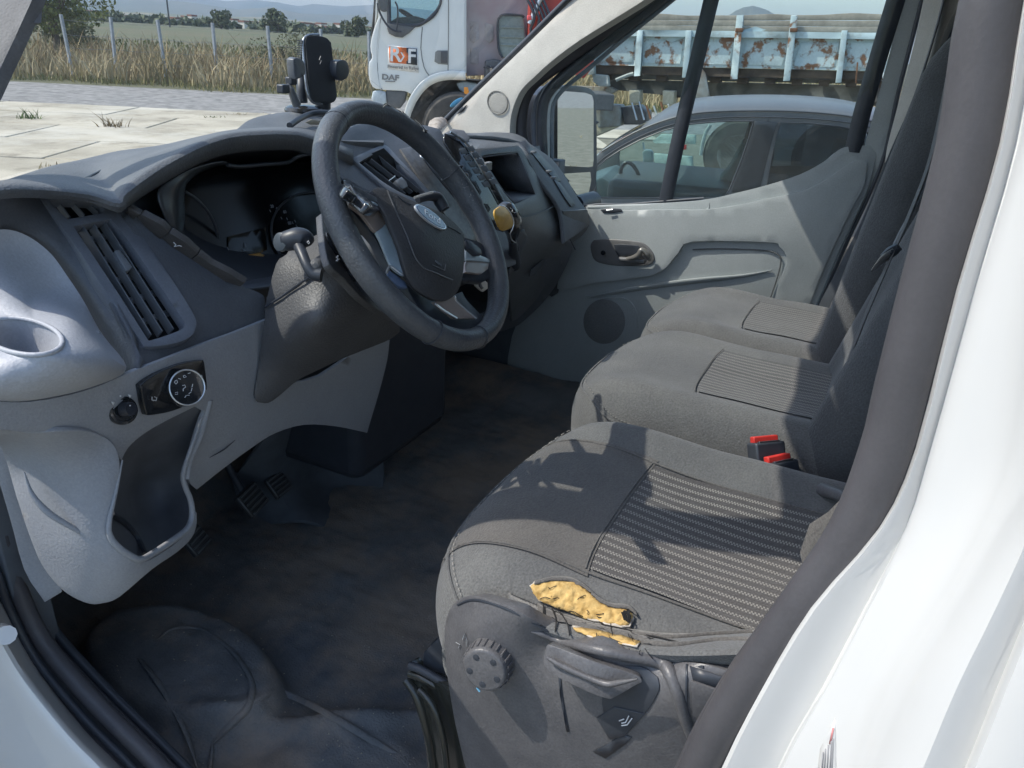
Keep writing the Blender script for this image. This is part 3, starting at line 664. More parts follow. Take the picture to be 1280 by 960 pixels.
for xc in (1.51, 1.97):
    hr = box('headrest', (xc, -.17 if xc < 1.7 else -.09, 2.02), (.26, .10, .19), m_fabk, pb, bev=.04, seg=4)
hd = box('headrest', (.97, -.34, 1.98), (.26, .10, .19), m_fabd, ds, bev=.04, seg=4)
# buckles
def buckle(lab, cx, cy, xx, ang, s=1.2, face=1):
    t = thing('belt_buckle', lab, 'seat belt buckle', P(cx, cy, x=xx), 'seat belt buckles between the seats')
    o = P(cx, cy, x=xx); d = V(0, .42, .85).normalized(); a = d.cross(V(1, 0, 0)).normalized()
    M = Matrix((V(1, 0, 0), d, V(1, 0, 0).cross(d))).transposed(); Rz = Matrix.Rotation(ang, 3, 'Z'); R = Rz @ M
    box('buckle_body', o-R @ V(0, .030*s, 0), (.048*s, .062*s, .026*s), m_blk, t, R, bev=.004)
    box('release_button', o+R @ V(0, .0045*s, -.003*s), (.040*s, .010*s, .011*s), m_red, t, R, bev=.002)
    box('buckle_slot', o+R @ V(0, .001, .0085*s), (.034*s, .004*s, .005*s), m_metal, t, R, bev=.0005)
    tube('buckle_strap', [o-R @ V(0, .055*s, 0), o-R @ V(0, .10*s, .005), V(o.x, o.y-.07, o.z-.15)], .012*s, m_belt, t, n=8, flat=.4)
    return t
buckle('black buckle with red button, left one of the pair beside the driver seat', 957, 553, 1.255, radians(-48))
buckle('black buckle with red button, right one of the pair beside the driver seat', 974, 577, 1.225, radians(-40))
buckle('black buckle with dull red button between the two bench places', 987, 466, 1.735, radians(-45), 1.15)
# seat belts
sb = thing('seat_belt', 'dark belt with metal tongue hanging beside the bench backrests', 'seat belt', P(1100, 330, x=1.6))
tube('webbing', [P(a, b, x=xx) for a, b, xx in ((1192, 60, 1.55), (1165, 190, 1.52), (1140, 260, 1.50), (1112, 325, 1.47), (1080, 400, 1.44), (1054, 470, 1.42), (1040, 520, 1.40))], .022, m_belt, sb, n=8, flat=.12, upv=(0, 1, .3))
tube('webbing_edge', [P(a, b, x=xx) for a, b, xx in ((1163, 215, 1.5), (1148, 250, 1.5), (1128, 285, 1.49), (1112, 318, 1.48))], .0026, mat('belt_edge_light', (.22, .24, .26), .5), sb, n=6)
tube('belt_tongue', [P(a, b, x=1.46) for a, b in ((1118, 312), (1108, 320), (1100, 328), (1090, 338))], [.007, .010, .008, .003], m_metal, sb, n=8, flat=.5)
tube('tongue_cover', [P(a, b, x=1.465) for a, b in ((1124, 308), (1114, 315), (1104, 322))], [.010, .014, .010], m_blk, sb, n=8, flat=.6)
sb2 = thing('seat_belt', 'shiny belt tongue and buckle at the foot of the passenger pillar', 'seat belt', P(1022, 412, x=2.2))
tube('belt_tongue', [P(a, b, x=2.2) for a, b in ((1018, 404), (1017, 418), (1024, 420), (1028, 410), (1022, 404))], .0035, m_metal, sb2, n=6, sub=2, closed=True)
box('buckle_body', P(1026, 400, x=2.2), (.03, .05, .04), m_blk, sb2)
tube('webbing', [P(a, b, x=2.23) for a, b in ((1030, 405), (1060, 330), (1100, 230), (1140, 130), (1172, 30), (1190, -50))], .024, m_belt, sb2, n=8, flat=.12, upv=(0, 1, .3))
# ================================================================== DASHBOARD
da = thing('dashboard', 'dark grained dashboard over grey lower panels, spanning the van from door to door', 'dashboard', (1.4, 1.2, 1.3))
# --- top pad, driver side with instrument hood
lipY = [(-60, 250, .84), (0, 238, .86), (66, 239, .90), (109, 244, .905), (140, 250, .90)]
dc = [(-60, 250, .84), (0, 238, .86), (109, 244, .90), (151, 256, .885), (157, 240, .90), (187, 217, .92), (225, 195, .93), (262, 178, .94), (300, 169, .945), (356, 167, .95), (386, 172, .95), (440, 195, .93),
      (22, 225, 1.05), (67, 210, 1.22), (202, 184, 1.40), (120, 215, 1.10), (250, 174, 1.40), (296, 165, 1.42), (170, 210, 1.08), (100, 228, 1.0), (430, 155, 1.2), (480, 150, 1.25)]
padl = [(-60, 250), (0, 238), (30, 238), (66, 239), (109, 244), (140, 251), (152, 258), (153, 248), (157, 240), (170, 228), (187, 217), (205, 205), (225, 195), (243, 186), (262, 178), (280, 172.5), (300, 169), (328, 167), (356, 167), (372, 168.5), (386, 172), (400, 178), (430, 192), (450, 200),
        (475, 178), (470, 150), (430, 146), (397, 150), (360, 154), (330, 158), (296, 165), (250, 174), (202, 184), (150, 191), (100, 203), (67, 210), (30, 222), (10, 229), (-60, 245)]
lipc = [(-60, 250, .84), (0, 238, .86), (50, 238, .89), (109, 244, .905), (147, 254, .895), (157, 240, .90), (187, 217, .92), (225, 195, .93), (262, 178, .94), (300, 169, .945), (356, 167, .95), (386, 172, .95), (440, 195, .93)]
silc = [(-60, 238, 1.05), (0, 231, 1.02), (26, 223, 1.08), (67, 210, 1.20), (100, 203, 1.27), (125, 197, 1.32), (150, 191, 1.35), (202, 184, 1.38), (246, 174, 1.37), (290, 165.5, 1.36), (352, 161, 1.30), (386, 160, 1.25), (440, 168, 1.2)]
L_ = [P(a_, b_, y=c_) for a_, b_, c_ in lipc]; S2 = [P(a_, b_, y=c_) for a_, b_, c_ in silc]
rl_ = [.25, .25, .25, .25, .35, .8, 1, 1, 1, 1, 1, 1, 1]
rows = [[p+V(0, .014, -.026)*k_ for p, k_ in zip(L_, rl_)], [p+V(0, .001, -.013)*k_ for p, k_ in zip(L_, rl_)], L_,
        [p.lerp(q, .10)+V(0, 0, .003) for p, q in zip(L_, S2)], [p.lerp(q, .4)+V(0, 0, .004) for p, q in zip(L_, S2)], [p.lerp(q, .75)+V(0, 0, .002) for p, q in zip(L_, S2)], S2,
        [V(p.x*1.03, p.y+.07, p.z-.022) for p in S2], [V(p.x*1.1, max(p.y+.2, 1.5), 1.53) for p in S2], [V(p.x*1.15, 1.70, 1.49) for p in S2]]
patch('dash_pad', rows, m_pad, da, n=(4, 4), solid=.004)
sheet_ = box('cowl_filler', (.66, 1.45, 1.455), (.36, .56, .03), m_pad, da, bev=.01)  # unseen filler box, added to stop sun leaking onto the floor
patch('defrost_grille', [[P(-60, 236, y=1.2), P(0, 229, y=1.2), P(20, 224, y=1.2), P(40, 217, y=1.22)], [P(-60, 244, y=1.02), P(0, 236.5, y=1.02), P(14, 231, y=1.05), P(30, 223, y=1.1)]], m_blk, da, n=(2, 2), solid=.004)
for k in range(4):
    tube('grille_bar', [P(-60, 237+k*2, y=1.16-k*.03), P(0, 230.3+k*1.8, y=1.16-k*.03), P(24-k*3, 224.5+k*2.2, y=1.17-k*.03)], .0018, m_slat, da, n=5, sub=2)
tube('pad_seam', [P(a, b, y=c) for a, b, c in ((66, 233, .95), (85, 231, .98), (100, 227, 1.02), (122, 215, 1.10), (150, 203, 1.22), (185, 191, 1.33))], [.002, .004, .003, .0015, .0012, .001], m_blk, da, n=6)
tube('pad_seam_flap', [P(a, b, y=c) for a, b, c in ((66, 232, .95), (76, 228, .98), (90, 226.5, 1.0), (104, 223, 1.04))], [.001, .0025, .002, .001], mat('flap_light', (.22, .23, .24), .6), da, n=6)
# raised hump further forward carrying the phone mount
hump = [(286, 170), (300, 158), (311, 150), (330, 144), (360, 139.5), (380, 138), (400, 138), (440, 142), (480, 150), (480, 178), (430, 176), (386, 170), (340, 167)]
sheet('dash_pad', hump, [(286, 170, 1.0), (311, 150, 1.16), (360, 139, 1.24), (400, 138, 1.25), (480, 150, 1.22), (480, 178, .98), (386, 170, 1.0), (340, 160, 1.1)], m_pad, da, step=8, solid=.012, bev=.003)
tube('hump_moulding', [P(a, b, y=c) for a, b, c in ((362, 157, 1.05), (372, 150, 1.07), (384, 144, 1.1), (396, 141, 1.1), (412, 141, 1.1))], .006, m_blk, da, n=8)
sheet('dust_patch', [(382, 153), (390, 149), (400, 151), (400, 156), (388, 156)], [(390, 153, 1.06)], mat('pale_recess', (.45, .4, .32), .8), da, solid=.001, bev=0, step=6)
# --- instrument recess
rec = [(157, 262), (160, 246), (187, 219), (225, 197), (262, 180), (300, 171), (356, 169), (386, 174), (430, 192), (430, 330), (400, 350), (320, 356), (285, 346), (240, 318), (200, 290), (175, 272)]
sheet('instrument_recess', rec, [(157, 250, .915), (225, 197, .955), (300, 171, .965), (386, 174, .97), (200, 250, 1.02), (240, 220, 1.06), (300, 200, 1.08), (390, 200, 1.08), (320, 270, 1.06), (430, 250, 1.05), (280, 345, .90), (400, 350, .90), (200, 290, .93)], m_blk, da, step=12, solid=.006)
cl = sheet('instrument_cluster', [(228, 300), (231, 236), (247, 219), (275, 207), (310, 204), (360, 203), (420, 205), (440, 230), (440, 320), (380, 324), (340, 338), (275, 344), (240, 318)],
           [(231, 236, 1.02), (310, 204, 1.04), (420, 205, 1.04), (228, 300, .985), (275, 344, .955), (400, 320, .965)], mat('cluster_lens', (.008, .009, .011), .22), da, step=12, solid=.004)
dcl = drape(cl)
bz = mat('bezel_dark', (.06, .066, .075), .32, coat=.2)
patch('cluster_bezel', [[P(a, b, y=c) for a, b, c in ((212, 282, .93), (203, 262, .93), (198, 243, .935), (207, 229, .94), (235, 214, .95), (262, 206, .96), (279, 203, .965))],
                        [P(a, b, y=c) for a, b, c in ((224, 292, .94), (222, 270, .94), (221, 245, .945), (229, 228, .95), (248, 213, .965), (268, 206, .975), (284, 204.5, .98))],
                        [P(a, b, y=c) for a, b, c in ((231, 297, 1.0), (231, 270, 1.0), (231, 240, 1.0), (236, 227, 1.01), (252, 215, 1.02), (270, 208, 1.02), (286, 206, 1.02))]], bz, cl, n=(4, 4), solid=.003)
tube('bezel_lip', [P(a, b, y=c) for a, b, c in ((284, 206, .985), (300, 208, .985), (330, 205.5, .985), (360, 203, .985), (372, 196, .97), (392, 193, .96), (430, 200, .96))], .0035, bz, cl, n=8)
tube('gauge_ring', [P(a, b, y=.985) for a, b in ((232, 240), (247, 250), (262, 268), (271, 290), (274, 312), (274, 335))], .0025, bz, cl, n=8)
tube('gauge_ring', [dcl(a, b, .006) for a, b in ((350, 318), (341, 300), (340, 278), (350, 258), (370, 244), (395, 240))], .0022, bz, cl, n=8)
sheet('trip_display', [(285, 296), (332, 284), (334, 312), (310, 325), (286, 328)], None, mat('display_black', (.006, .007, .008), .2), cl, axis=dcl, step=10, solid=.002, off=.003)
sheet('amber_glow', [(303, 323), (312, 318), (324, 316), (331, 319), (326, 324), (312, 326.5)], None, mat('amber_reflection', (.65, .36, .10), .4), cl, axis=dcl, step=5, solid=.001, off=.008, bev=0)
M = frame(dcl(246, 311, .004), V(1, 0, -.1), V(0, .5, 1)); text('gauge_number', '5', M, .010, m_print, cl)
tube('needle', [dcl(241, 297, .005), dcl(247, 306, .005), dcl(254, 318, .005)], .0011, mat('needle_red', (.35, .03, .03), .5), cl, n=5, sub=1)
tube('gauge_tick', [dcl(246, 300, .005), dcl(249, 299, .005)], .0006, m_print, cl, n=4, sub=1)
for i, (a, b, s) in enumerate(((340, 258, '20'), (347, 261, '40'), (356, 265, '60'), (362, 279, '80'))):
    text('gauge_number', s, frame(dcl(a, b, .004), V(1, 0, -.1), V(0, .5, 1)), .0085, m_print_d, cl)
for a, b in ((337, 262), (343, 266), (351, 271), (358, 272), (365, 277), (370, 281), (368, 275)):
    tube('gauge_tick', [dcl(a, b, .004), dcl(a+1.5, b+3, .004)], .0007, m_print_d, cl, n=4, sub=1)
for a, b, c, d in ((284, 309, 286, 313), (306, 303, 307, 309), (301, 314, 317, 314), (303, 311, 308, 314), (291, 320, 296, 316), (299, 331, 304, 329)):
    tube('display_mark', [dcl(a, b, .006), dcl(c, d, .006)], .0008, m_print_d, cl, n=4, sub=1)
sheet('cluster_shelf', [(276, 352), (290, 342), (340, 337), (380, 325), (430, 312), (440, 330), (400, 345), (330, 358), (296, 360)], [(276, 350, .93), (340, 340, .94), (430, 318, .92), (400, 345, .85), (296, 358, .87)], m_trim, da, step=10, solid=.005)
# --- dark trim that carries the outer vent
yv = lambda a, b: .80+(430-b)/180*.16+(a-60-(b-250)*.95)*.00022
vp = [(51, 247, .962), (180, 432, .80), (246, 397, .815), (151, 259, .945), (110, 340, .88)]
sheet('vent_surround', [(49, 246), (62, 243), (109, 243), (140, 249), (152, 257), (175, 274), (205, 296), (240, 318), (280, 345), (304, 358), (324, 366), (331, 374), (331, 402), (290, 415), (250, 430), (205, 447), (166, 464), (163, 430), (131, 364), (92, 302)],
      [(49, 246, .957), (151, 257, .935), (240, 318, .875), (304, 358, .835), (331, 374, .82), (331, 402, .815), (250, 430, .80), (166, 464, .775), (163, 430, .80), (131, 364, .855)], m_trim, da, holes=[[(57, 248), (120, 251), (150, 268), (236, 397), (236, 412), (182, 428), (132, 358)]], step=10, solid=.006, bev=.002)
patch('dash_end_trim', [[P(a-12, b+8, y=c+.03) for a, b, c in ((-70, 284, .90), (0, 283, .925), (28, 289, .93), (60, 307, .92), (98, 350, .89), (128, 395, .855), (150, 432, .82), (164, 470, .775))],
                        [P(a, b, y=c) for a, b, c in ((-70, 284, .90), (0, 283, .925), (28, 289, .93), (60, 307, .92), (98, 350, .89), (128, 395, .855), (150, 432, .82), (166, 465, .775))],
                        [P(a, b, y=c) for a, b, c in ((-70, 262, .89), (0, 258, .92), (36, 261, .935), (68, 285, .925), (108, 340, .885), (140, 388, .845), (160, 424, .805), (174, 458, .768))],
                        [P(a, b, y=c) for a, b, c in ((-70, 240, .88), (0, 238.5, .91), (34, 239, .945), (56, 250, .957), (93, 302, .905), (131, 363, .855), (163, 420, .80), (181, 452, .772))]], m_trim, da, n=(4, 4), solid=.006)
# vent frame and its two openings
frl = [(51, 248), (60, 245.5), (100, 246), (124, 249), (142, 256), (157, 266), (190, 313), (222, 360), (243, 395), (245, 408), (239, 420), (222, 428), (195, 433), (180, 433), (170, 418), (131, 362), (92, 304)]
h1 = [(60, 249.5), (95, 250), (122, 253), (131, 262), (130, 266), (85, 274), (74, 264)]
h2 = [(92, 283), (138, 274), (160, 300), (190, 343), (214, 378), (231, 403), (228, 411), (206, 420), (186, 426), (178, 414), (150, 370), (118, 322)]
vf = sheet('air_vent', frl, vp, m_vfr, da, holes=[h1, h2], step=9, solid=.016, bev=.002, off=.011)
sheet('vent_duct', [(54, 248), (150, 262), (240, 400), (238, 418), (182, 430), (110, 330)], [(51, 247, 1.0), (180, 432, .84), (246, 397, .855), (151, 259, .985)], mat('duct_black', (.012, .014, .018), .7), vf, step=30, solid=.002)
fv = tps(vp)
def onV(a, b, o=0.): return P(a, b, y=fv(a, b)+o)
for k, (a, b, c, d) in enumerate(((100, 284, 186, 422), (113, 281, 200, 418), (126, 277, 214, 415))):
    pts = [onV(a+(c-a)*t, b+(d-b)*t, .006) for t in (0, .33, .66, 1)]
    tube('slat', pts, .0095, m_slat, vf, n=6, flat=.16, upv=(1, .25, .3), sub=2)
for k in range(5):
    t = (k+.7)/5.4
    tube('cross_slat', [onV(92+(180-92)*t, 284+(424-284)*t, .022), onV(138+(231-138)*t, 274+(405-274)*t, .022)], .005, m_slat, vf, n=6, sub=1)
for k in range(3):
    tube('slat', [onV(70+k*17, 252, .008), onV(86+k*18, 274-k*3, .008)], .006, m_slat, vf, n=6, flat=.3, upv=(1, .2, .3), sub=1)
sheet('vent_thumb_wheel', [(143, 313), (149, 311), (166, 333), (162, 338), (158, 338)], vp, mat('thumb_tab', (.16, .175, .195), .4), vf, step=6, solid=.008, bev=.0015, off=.010)
# buttons along the instrument hood edge
for q in (((153, 259), (163, 262), (176, 269), (170, 272), (166, 275), (157, 266)), ((171, 272), (177, 268), (202, 281), (211, 291), (200, 299), (184, 286)), ((202, 298), (212, 291), (232, 303), (247, 317), (236, 326), (220, 313)), ((238, 325), (248, 318), (263, 330), (285, 341), (306, 354), (300, 358), (275, 350), (256, 339))):
    sheet('dash_button', list(q), [(153, 259, .925), (204, 292, .89), (247, 320, .863), (300, 356, .83)], mat('button_grain', (.085, .08, .078), .55, bump=.6, bscale=500), da, step=8, solid=.01, bev=.002, off=.008)
tube('button_pictogram', [P(a, b, y=.855) for a, b in ((217, 303), (220, 306), (218, 308), (224, 307), (227, 308))], .0007, m_print, da, n=4, sub=1)
# --- grey left shelf with cup holder
rimz = 1.548
rim = [P(28+50*cos(t)*1.0+6*sin(t), 421+23*sin(t)+4*cos(t), z=rimz) for t in np.linspace(0, 2*pi, 28, endpoint=False)]
outer = [(165, 463), (150, 471), (125, 480), (90, 491), (50, 499), (20, 502), (-10, 500), (-50, 492), (-80, 470), (-90, 430), (-85, 390), (-60, 330), (-30, 296), (0, 286), (30, 292), (62, 315), (84, 345), (104, 375), (120, 405), (133, 425)]
oy = [.765, .762, .76, .758, .757, .757, .76, .77, .80, .85, .89, .92, .925, .922, .915, .90, .885, .865, .84, .815]
o3 = cr([P(a, b, y=c) for (a, b), c in zip(outer, oy)], 4, True); rc = sum(rim, Vector())/len(rim)
def ang(p): return atan2(p.y-rc.y+ (p.z-rc.z)*.9, p.x-rc.x)
# resample both loops on the same image angle about the cup centre
def scr(p):
    v = p-CAM; z = v.dot(fw); return (640+F*v.dot(rt)/z, 480-F*v.dot(up)/z)
cc = (28, 421)
def samp(loop, n=56):
    s = [(atan2(scr(p)[1]-cc[1], scr(p)[0]-cc[0]), p) for p in loop]; res = []
    for k in range(n):
        t = -pi+2*pi*(k+.5)/n; best = None
        for i in range(len(s)):
            a0, p0 = s[i]; a1, p1 = s[(i+1) % len(s)]; d = (a1-a0+pi) % (2*pi)-pi; e = (t-a0+pi) % (2*pi)-pi
            if d != 0 and 0 <= e/d <= 1 and abs(d) < 1.5: best = p0.lerp(p1, e/d)
        res.append(best or s[0][1])
    return res
R_ = samp(rim); O_ = samp(o3)
rings = []
for t in (0, .06, .14, .28, .45, .62, .8, .93, 1.0):
    ring = []
    for a, b in zip(R_, O_):
        p = a.lerp(b, t); lift = .014*exp(-((t-.10)/.08)**2)*0+.0
        fr_b = max(0., min(1., (scr(b)[1]-440)/40)); fr_t = max(0., min(1., (400-scr(b)[1])/50)); p = p+V(0, .035*fr_t*sin(pi*t)**.8, -.012*fr_t*sin(pi*t)); ring.append(p+V(0, -.006*sin(pi*t)-.022*fr_b*sin(pi*t)**.7, .010*sin(pi*min(1, t*1.2))*(1-.5*fr_b)))
    rings.append(ring)
vs = []; fs = []
deep = [[p+V(0, .0, -.004) for p in R_], [p.lerp(rc, .06)+V(.003, .012, -.022) for p in R_], [p.lerp(rc, .16)+V(.008, .032, -.050) for p in R_], [p.lerp(rc, .5)+V(.008, .034, -.054) for p in R_], [p.lerp(rc, .99)+V(.008, .034, -.054) for p in R_]]
allr = deep[::-1]+rings; n_ = len(R_)
for r in allr: vs += r
for i in range(len(allr)-1):
    for k in range(n_): fs.append((i*n_+k, i*n_+(k+1) % n_, (i+1)*n_+(k+1) % n_, (i+1)*n_+k))
cup = mk('cup_holder_shelf', vs, fs, m_grey, da, fixn=True, angle=50, sub=1)
tube('cup_rim', [p+V(0, 0, .0005) for p in R_], .0026, m_grey, cup, n=8, sub=1, closed=True)
sheet('bottle_notch', [(78, 417), (82, 412), (90, 418), (93, 424), (90, 427), (79, 426)], [(85, 420, .80)], m_blk, cup, step=5, solid=.001, bev=0, off=.014)
tube('shelf_ridge', [P(a, b, y=c)+V(0, 0, .004) for a, b, c in ((78, 398, .86), (92, 405, .845), (108, 413, .83), (124, 421, .815))], [.001, .004, .004, .002], m_grey, cup, n=8)
# --- lower grey panel with pocket
low = [(-70, 486), (-40, 495), (0, 502), (40, 502), (90, 493), (130, 480), (166, 464), (205, 449), (250, 431), (292, 416), (332, 400), (345, 396), (345, 480), (400, 470), (470, 420), (487, 425), (484, 450), (474, 490), (462, 530), (458, 540), (420, 533), (380, 531), (345, 541), (320, 556), (280, 585), (247, 612), (238, 600), (226, 580), (229, 560),
       (250, 530), (258, 505), (240, 497), (200, 506), (170, 520), (155, 545), (148, 560), (120, 545), (100, 536), (40, 540), (0, 536), (-70, 530)]
lc = [(0, 502, .757), (90, 493, .757), (166, 464, .765), (250, 431, .79), (332, 400, .81), (0, 536, .762), (100, 536, .765), (155, 545, .775), (240, 497, .78), (229, 560, .80), (247, 612, .835), (320, 556, .825), (345, 480, .815), (470, 420, .82), (462, 530, .86), (380, 531, .84), (300, 470, .80)]
# (upper band)
sheet('lower_panel', [(-70, 486), (-40, 495), (0, 502), (40, 502), (90, 493), (130, 480), (166, 464), (205, 449), (250, 431), (292, 416), (332, 400), (345, 396), (360, 440), (345, 480), (400, 470), (470, 420), (487, 425), (484, 450), (474, 490), (462, 530), (459, 541), (420, 533), (380, 531), (345, 541), (320, 556), (280, 585), (246, 612), (236, 600), (238, 570), (250, 530), (256, 515), (244, 508), (200, 530), (176, 545), (160, 560), (152, 575), (142, 560), (130, 548), (100, 536), (40, 540), (0, 536), (-70, 530)], lc, m_grey2, da, step=11, solid=.006, bev=.002)
# pocket shell: outer wall left, U shaped lip, inside
pk_out = [(-70, 532), (0, 537), (40, 541), (100, 538), (130, 546), (146, 562), (150, 590), (143, 625), (136, 655), (137, 672), (150, 688), (168, 700), (182, 702), (205, 690), (232, 668), (243, 650), (246, 640), (246, 655), (240, 672), (222, 690), (190, 712), (150, 746), (130, 754), (112, 755), (90, 746), (72, 732), (52, 706), (36, 668), (20, 620), (0, 558), (-30, 540)]
sheet('storage_pocket', pk_out, [(0, 537, .765), (130, 546, .768), (150, 590, .765), (136, 655, .762), (175, 700, .755), (246, 645, .80), (222, 690, .785), (125, 754, .80), (60, 720, .86), (20, 620, .885), (0, 558, .86), (60, 600, .82), (90, 680, .80), (130, 720, .775)], m_grey2, da, step=9, solid=.006, bev=.002)
lip = [(153, 575), (146, 610), (137, 650), (137, 668), (146, 682), (162, 694), (176, 699), (192, 691), (215, 676), (234, 661), (240, 645), (238, 625), (231, 607), (229, 592), (236, 568), (246, 540), (252, 522)]
ly = [.770, .766, .762, .760, .757, .755, .756, .765, .778, .792, .800, .803, .803, .80, .792, .785, .78]
tube('pocket_lip', [P(a, b, y=c-.002) for (a, b), c in zip(lip, ly)], [.001, .002, .003, .0035, .004, .0042, .0042, .0042, .0045, .0045, .0045, .004, .0038, .0035, .003, .002, .001], m_grey2, da, n=12)
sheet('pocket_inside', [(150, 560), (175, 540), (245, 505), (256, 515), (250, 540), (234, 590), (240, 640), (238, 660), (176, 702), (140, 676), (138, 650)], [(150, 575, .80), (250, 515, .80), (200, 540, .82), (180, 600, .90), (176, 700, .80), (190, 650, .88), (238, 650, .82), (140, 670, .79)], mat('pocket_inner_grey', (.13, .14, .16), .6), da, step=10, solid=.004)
tube('pocket_seam', [P(a, b, y=c) for a, b, c in ((140, 642, .80), (158, 655, .83), (172, 672, .83), (181, 692, .80))], .0035, m_blk, da, n=6)
for q in (((178, 538), (192, 529), (216, 519)), ((262, 572), (280, 562), (294, 550))):
    tube('trim_slit', [P(a, b, y=.787 if a < 230 else .812) for a, b in q], [.0003, .0011, .0003], m_blk, da, n=5)
tube('crease', [P(a, b, y=c) for a, b, c in ((262, 500, .79), (250, 545, .795), (237, 575, .80), (233, 598, .80))], .005, m_grey2, da, n=8)
tube('crease', [P(a, b, y=c) for a, b, c in ((302, 412, .812), (285, 432, .806), (272, 460, .800), (268, 490, .798), (262, 510, .798))], [.001, .003, .004, .003, .001], m_grey2, da, n=8)
tube('crease', [P(a, b, y=c) for a, b, c in ((30, 590, .83), (40, 618, .82), (62, 642, .805), (96, 663, .79), (112, 676, .785))], [.001, .003, .004, .003, .001], m_grey2, da, n=8)
# lower foot trim left of the pocket
sheet('foot_trim', [(-80, 520), (0, 545), (22, 620), (40, 670), (56, 706), (76, 736), (76, 741), (56, 753), (30, 712), (10, 640), (-20, 560)], [(0, 560, .93), (60, 740, .92), (20, 640, .93)], m_grey2, da, step=12, solid=.006)
# mirror switch and headlamp switch
sw = lathe('mirror_switch', [(.0175, -.004), (.0175, .0), (.0165, .0025), (.0135, .003), (.0125, .0015), (.011, .0015)], P(154, 513, y=.763), V(-.12, -.93, .30), m_gloss, da, n=32)
lathe('knob', [(.0095, 0), (.0085, .010), (.0075, .012), (.0001, .0125)], P(156, 512, y=.760), V(.05, -.93, .30), mat('knob_black', (.03, .034, .045), .35), sw, n=24)
for a, b in ((141, 504), (162, 495)):
    sheet('arrow_mark', [(a-2, b-2), (a+2.5, b-1), (a+.5, b+3)], [(a, b, .757)], m_print, sw, step=20, solid=.0003, bev=0)
tube('pictogram', [P(a, b, y=.749) for a, b in ((160, 513), (162, 510.5), (165, 511), (167, 513), (165, 515.5), (162, 516))], .0005, m_print, sw, n=4, sub=1, closed=True)
lathe('print_dot', [(.0009, 0), (.0009, .0003)], P(162.5, 507, y=.7485), V(0, -1, .3), m_print, sw, n=8)
lathe('print_dot', [(.0011, 0), (.0011, .0003)], P(150.5, 495, y=.757), V(0, -1, .3), m_print, sw, n=8)
lp_ = [(176, 482), (184, 475), (200, 465), (225, 455), (245, 451), (254, 450), (256, 456), (259, 485), (254, 492), (230, 508), (212, 515), (190, 519), (184, 519), (180, 505)]
lpc = [(176, 482, .762), (254, 450, .787), (186, 519, .765), (259, 485, .79)]
ls = sheet('light_switch', lp_, lpc, m_gloss, da, step=12, solid=.008, bev=.002, off=.006)
fl = tps(lpc)
kx = (P(248, 484, y=fl(248, 484))-P(206, 484, y=fl(206, 484))); ko = P(228.5, 484.5, y=.768)
kn_ = V(-.25, -.90, .34).normalized()
lk = lathe('rotary_knob', [(.0245, -.002), (.0245, .006), (.0235, .012), (.0222, .0142), (.0205, .0135), (.001, .0135)], ko, kn_, m_gloss, ls, n=40)
q = kn_.orthogonal().normalized(); q2 = kn_.cross(q)
tube('chrome_ring', [ko+kn_*.0142+(q*cos(t)+q2*sin(t))*.0226 for t in np.linspace(0, 2*pi, 36, endpoint=False)], .0010, m_chrome, lk, n=6, sub=1, closed=True)
def kp(a, b): return onplane(a, b, ko, kn_, .0142)
def strokes(par, fn, lst, m=m_print, r=.00045, nm='pictogram'):
    for s in lst: tube(nm, [fn(*p) for p in s], r, m, par, n=4, sub=1)
strokes(lk, kp, [[(219, 476), (221, 475), (222, 478), (220, 480), (218, 478), (219, 476)], [(223, 473), (226, 474)], [(229, 470), (231, 469), (233, 471), (230, 472), (229, 470)], [(235, 467), (238, 466)], [(228, 482), (231, 481), (232, 484), (229, 486)], [(219, 491), (222, 490), (222, 493), (219, 493)], [(231, 497), (233, 494)], [(234, 494), (237, 494)], [(236, 492), (239, 490)], [(239, 489), (240, 485)], [(240, 484), (241, 480)], [(229, 486), (229, 489)]])
def lpn(a, b): return P(a, b, y=fl(a, b)-.0085)
strokes(ls, lpn, [[(190, 496), (190, 500), (192, 501)], [(193, 496), (196, 497), (195, 501), (192, 500)], [(250, 470), (252, 469), (253, 472), (251, 474), (249, 472)]], r=.0005)
# --- steering column shroud and stalk
sh1 = [(330, 402), (331, 385), (352, 372), (373, 358), (380, 352), (394, 345), (405, 330), (420, 338), (438, 355), (470, 376), (497, 398), (500, 415), (487, 425), (460, 436), (430, 448), (400, 462), (372, 476), (352, 493), (336, 504), (322, 503), (318, 494), (322, 460), (326, 430)]
shc = [(331, 385, .80), (380, 352, .73), (405, 330, .70), (470, 376, .68), (497, 398, .70), (480, 425, .72), (400, 462, .745), (350, 494, .785), (320, 497, .80), (325, 440, .80), (400, 400, .68), (360, 420, .735)]
sheet('column_shroud', sh1, shc, m_shroud, da, step=10, solid=.006, bev=.003)
sh2 = [(331, 384), (345, 330), (358, 318), (370, 300), (385, 298), (404, 290), (416, 288), (430, 320), (440, 345), (430, 352), (405, 333), (394, 347), (378, 352), (352, 371)]
sheet('column_shroud', sh2, [(331, 384, .81), (358, 318, .79), (385, 298, .78), (416, 288, .72), (440, 345, .67), (405, 330, .70), (378, 350, .735), (352, 371, .77)], m_shroud, da, step=9, solid=.006, bev=.002)
tube('shroud_joint', [P(a, b, y=c) for a, b, c in ((331, 384, .797), (352, 371, .762), (378, 352, .728), (392, 345, .712))], .0018, m_blk, da, n=5, sub=2)
sheet('shroud_collar', [(402, 268), (410, 262), (415, 285), (422, 310), (438, 336), (462, 362), (488, 384), (500, 400), (480, 392), (452, 372), (430, 348), (412, 330), (405, 300)], [(405, 275, .70), (430, 330, .655), (490, 390, .66)], m_shroud, da, step=9, solid=.01, bev=.004)
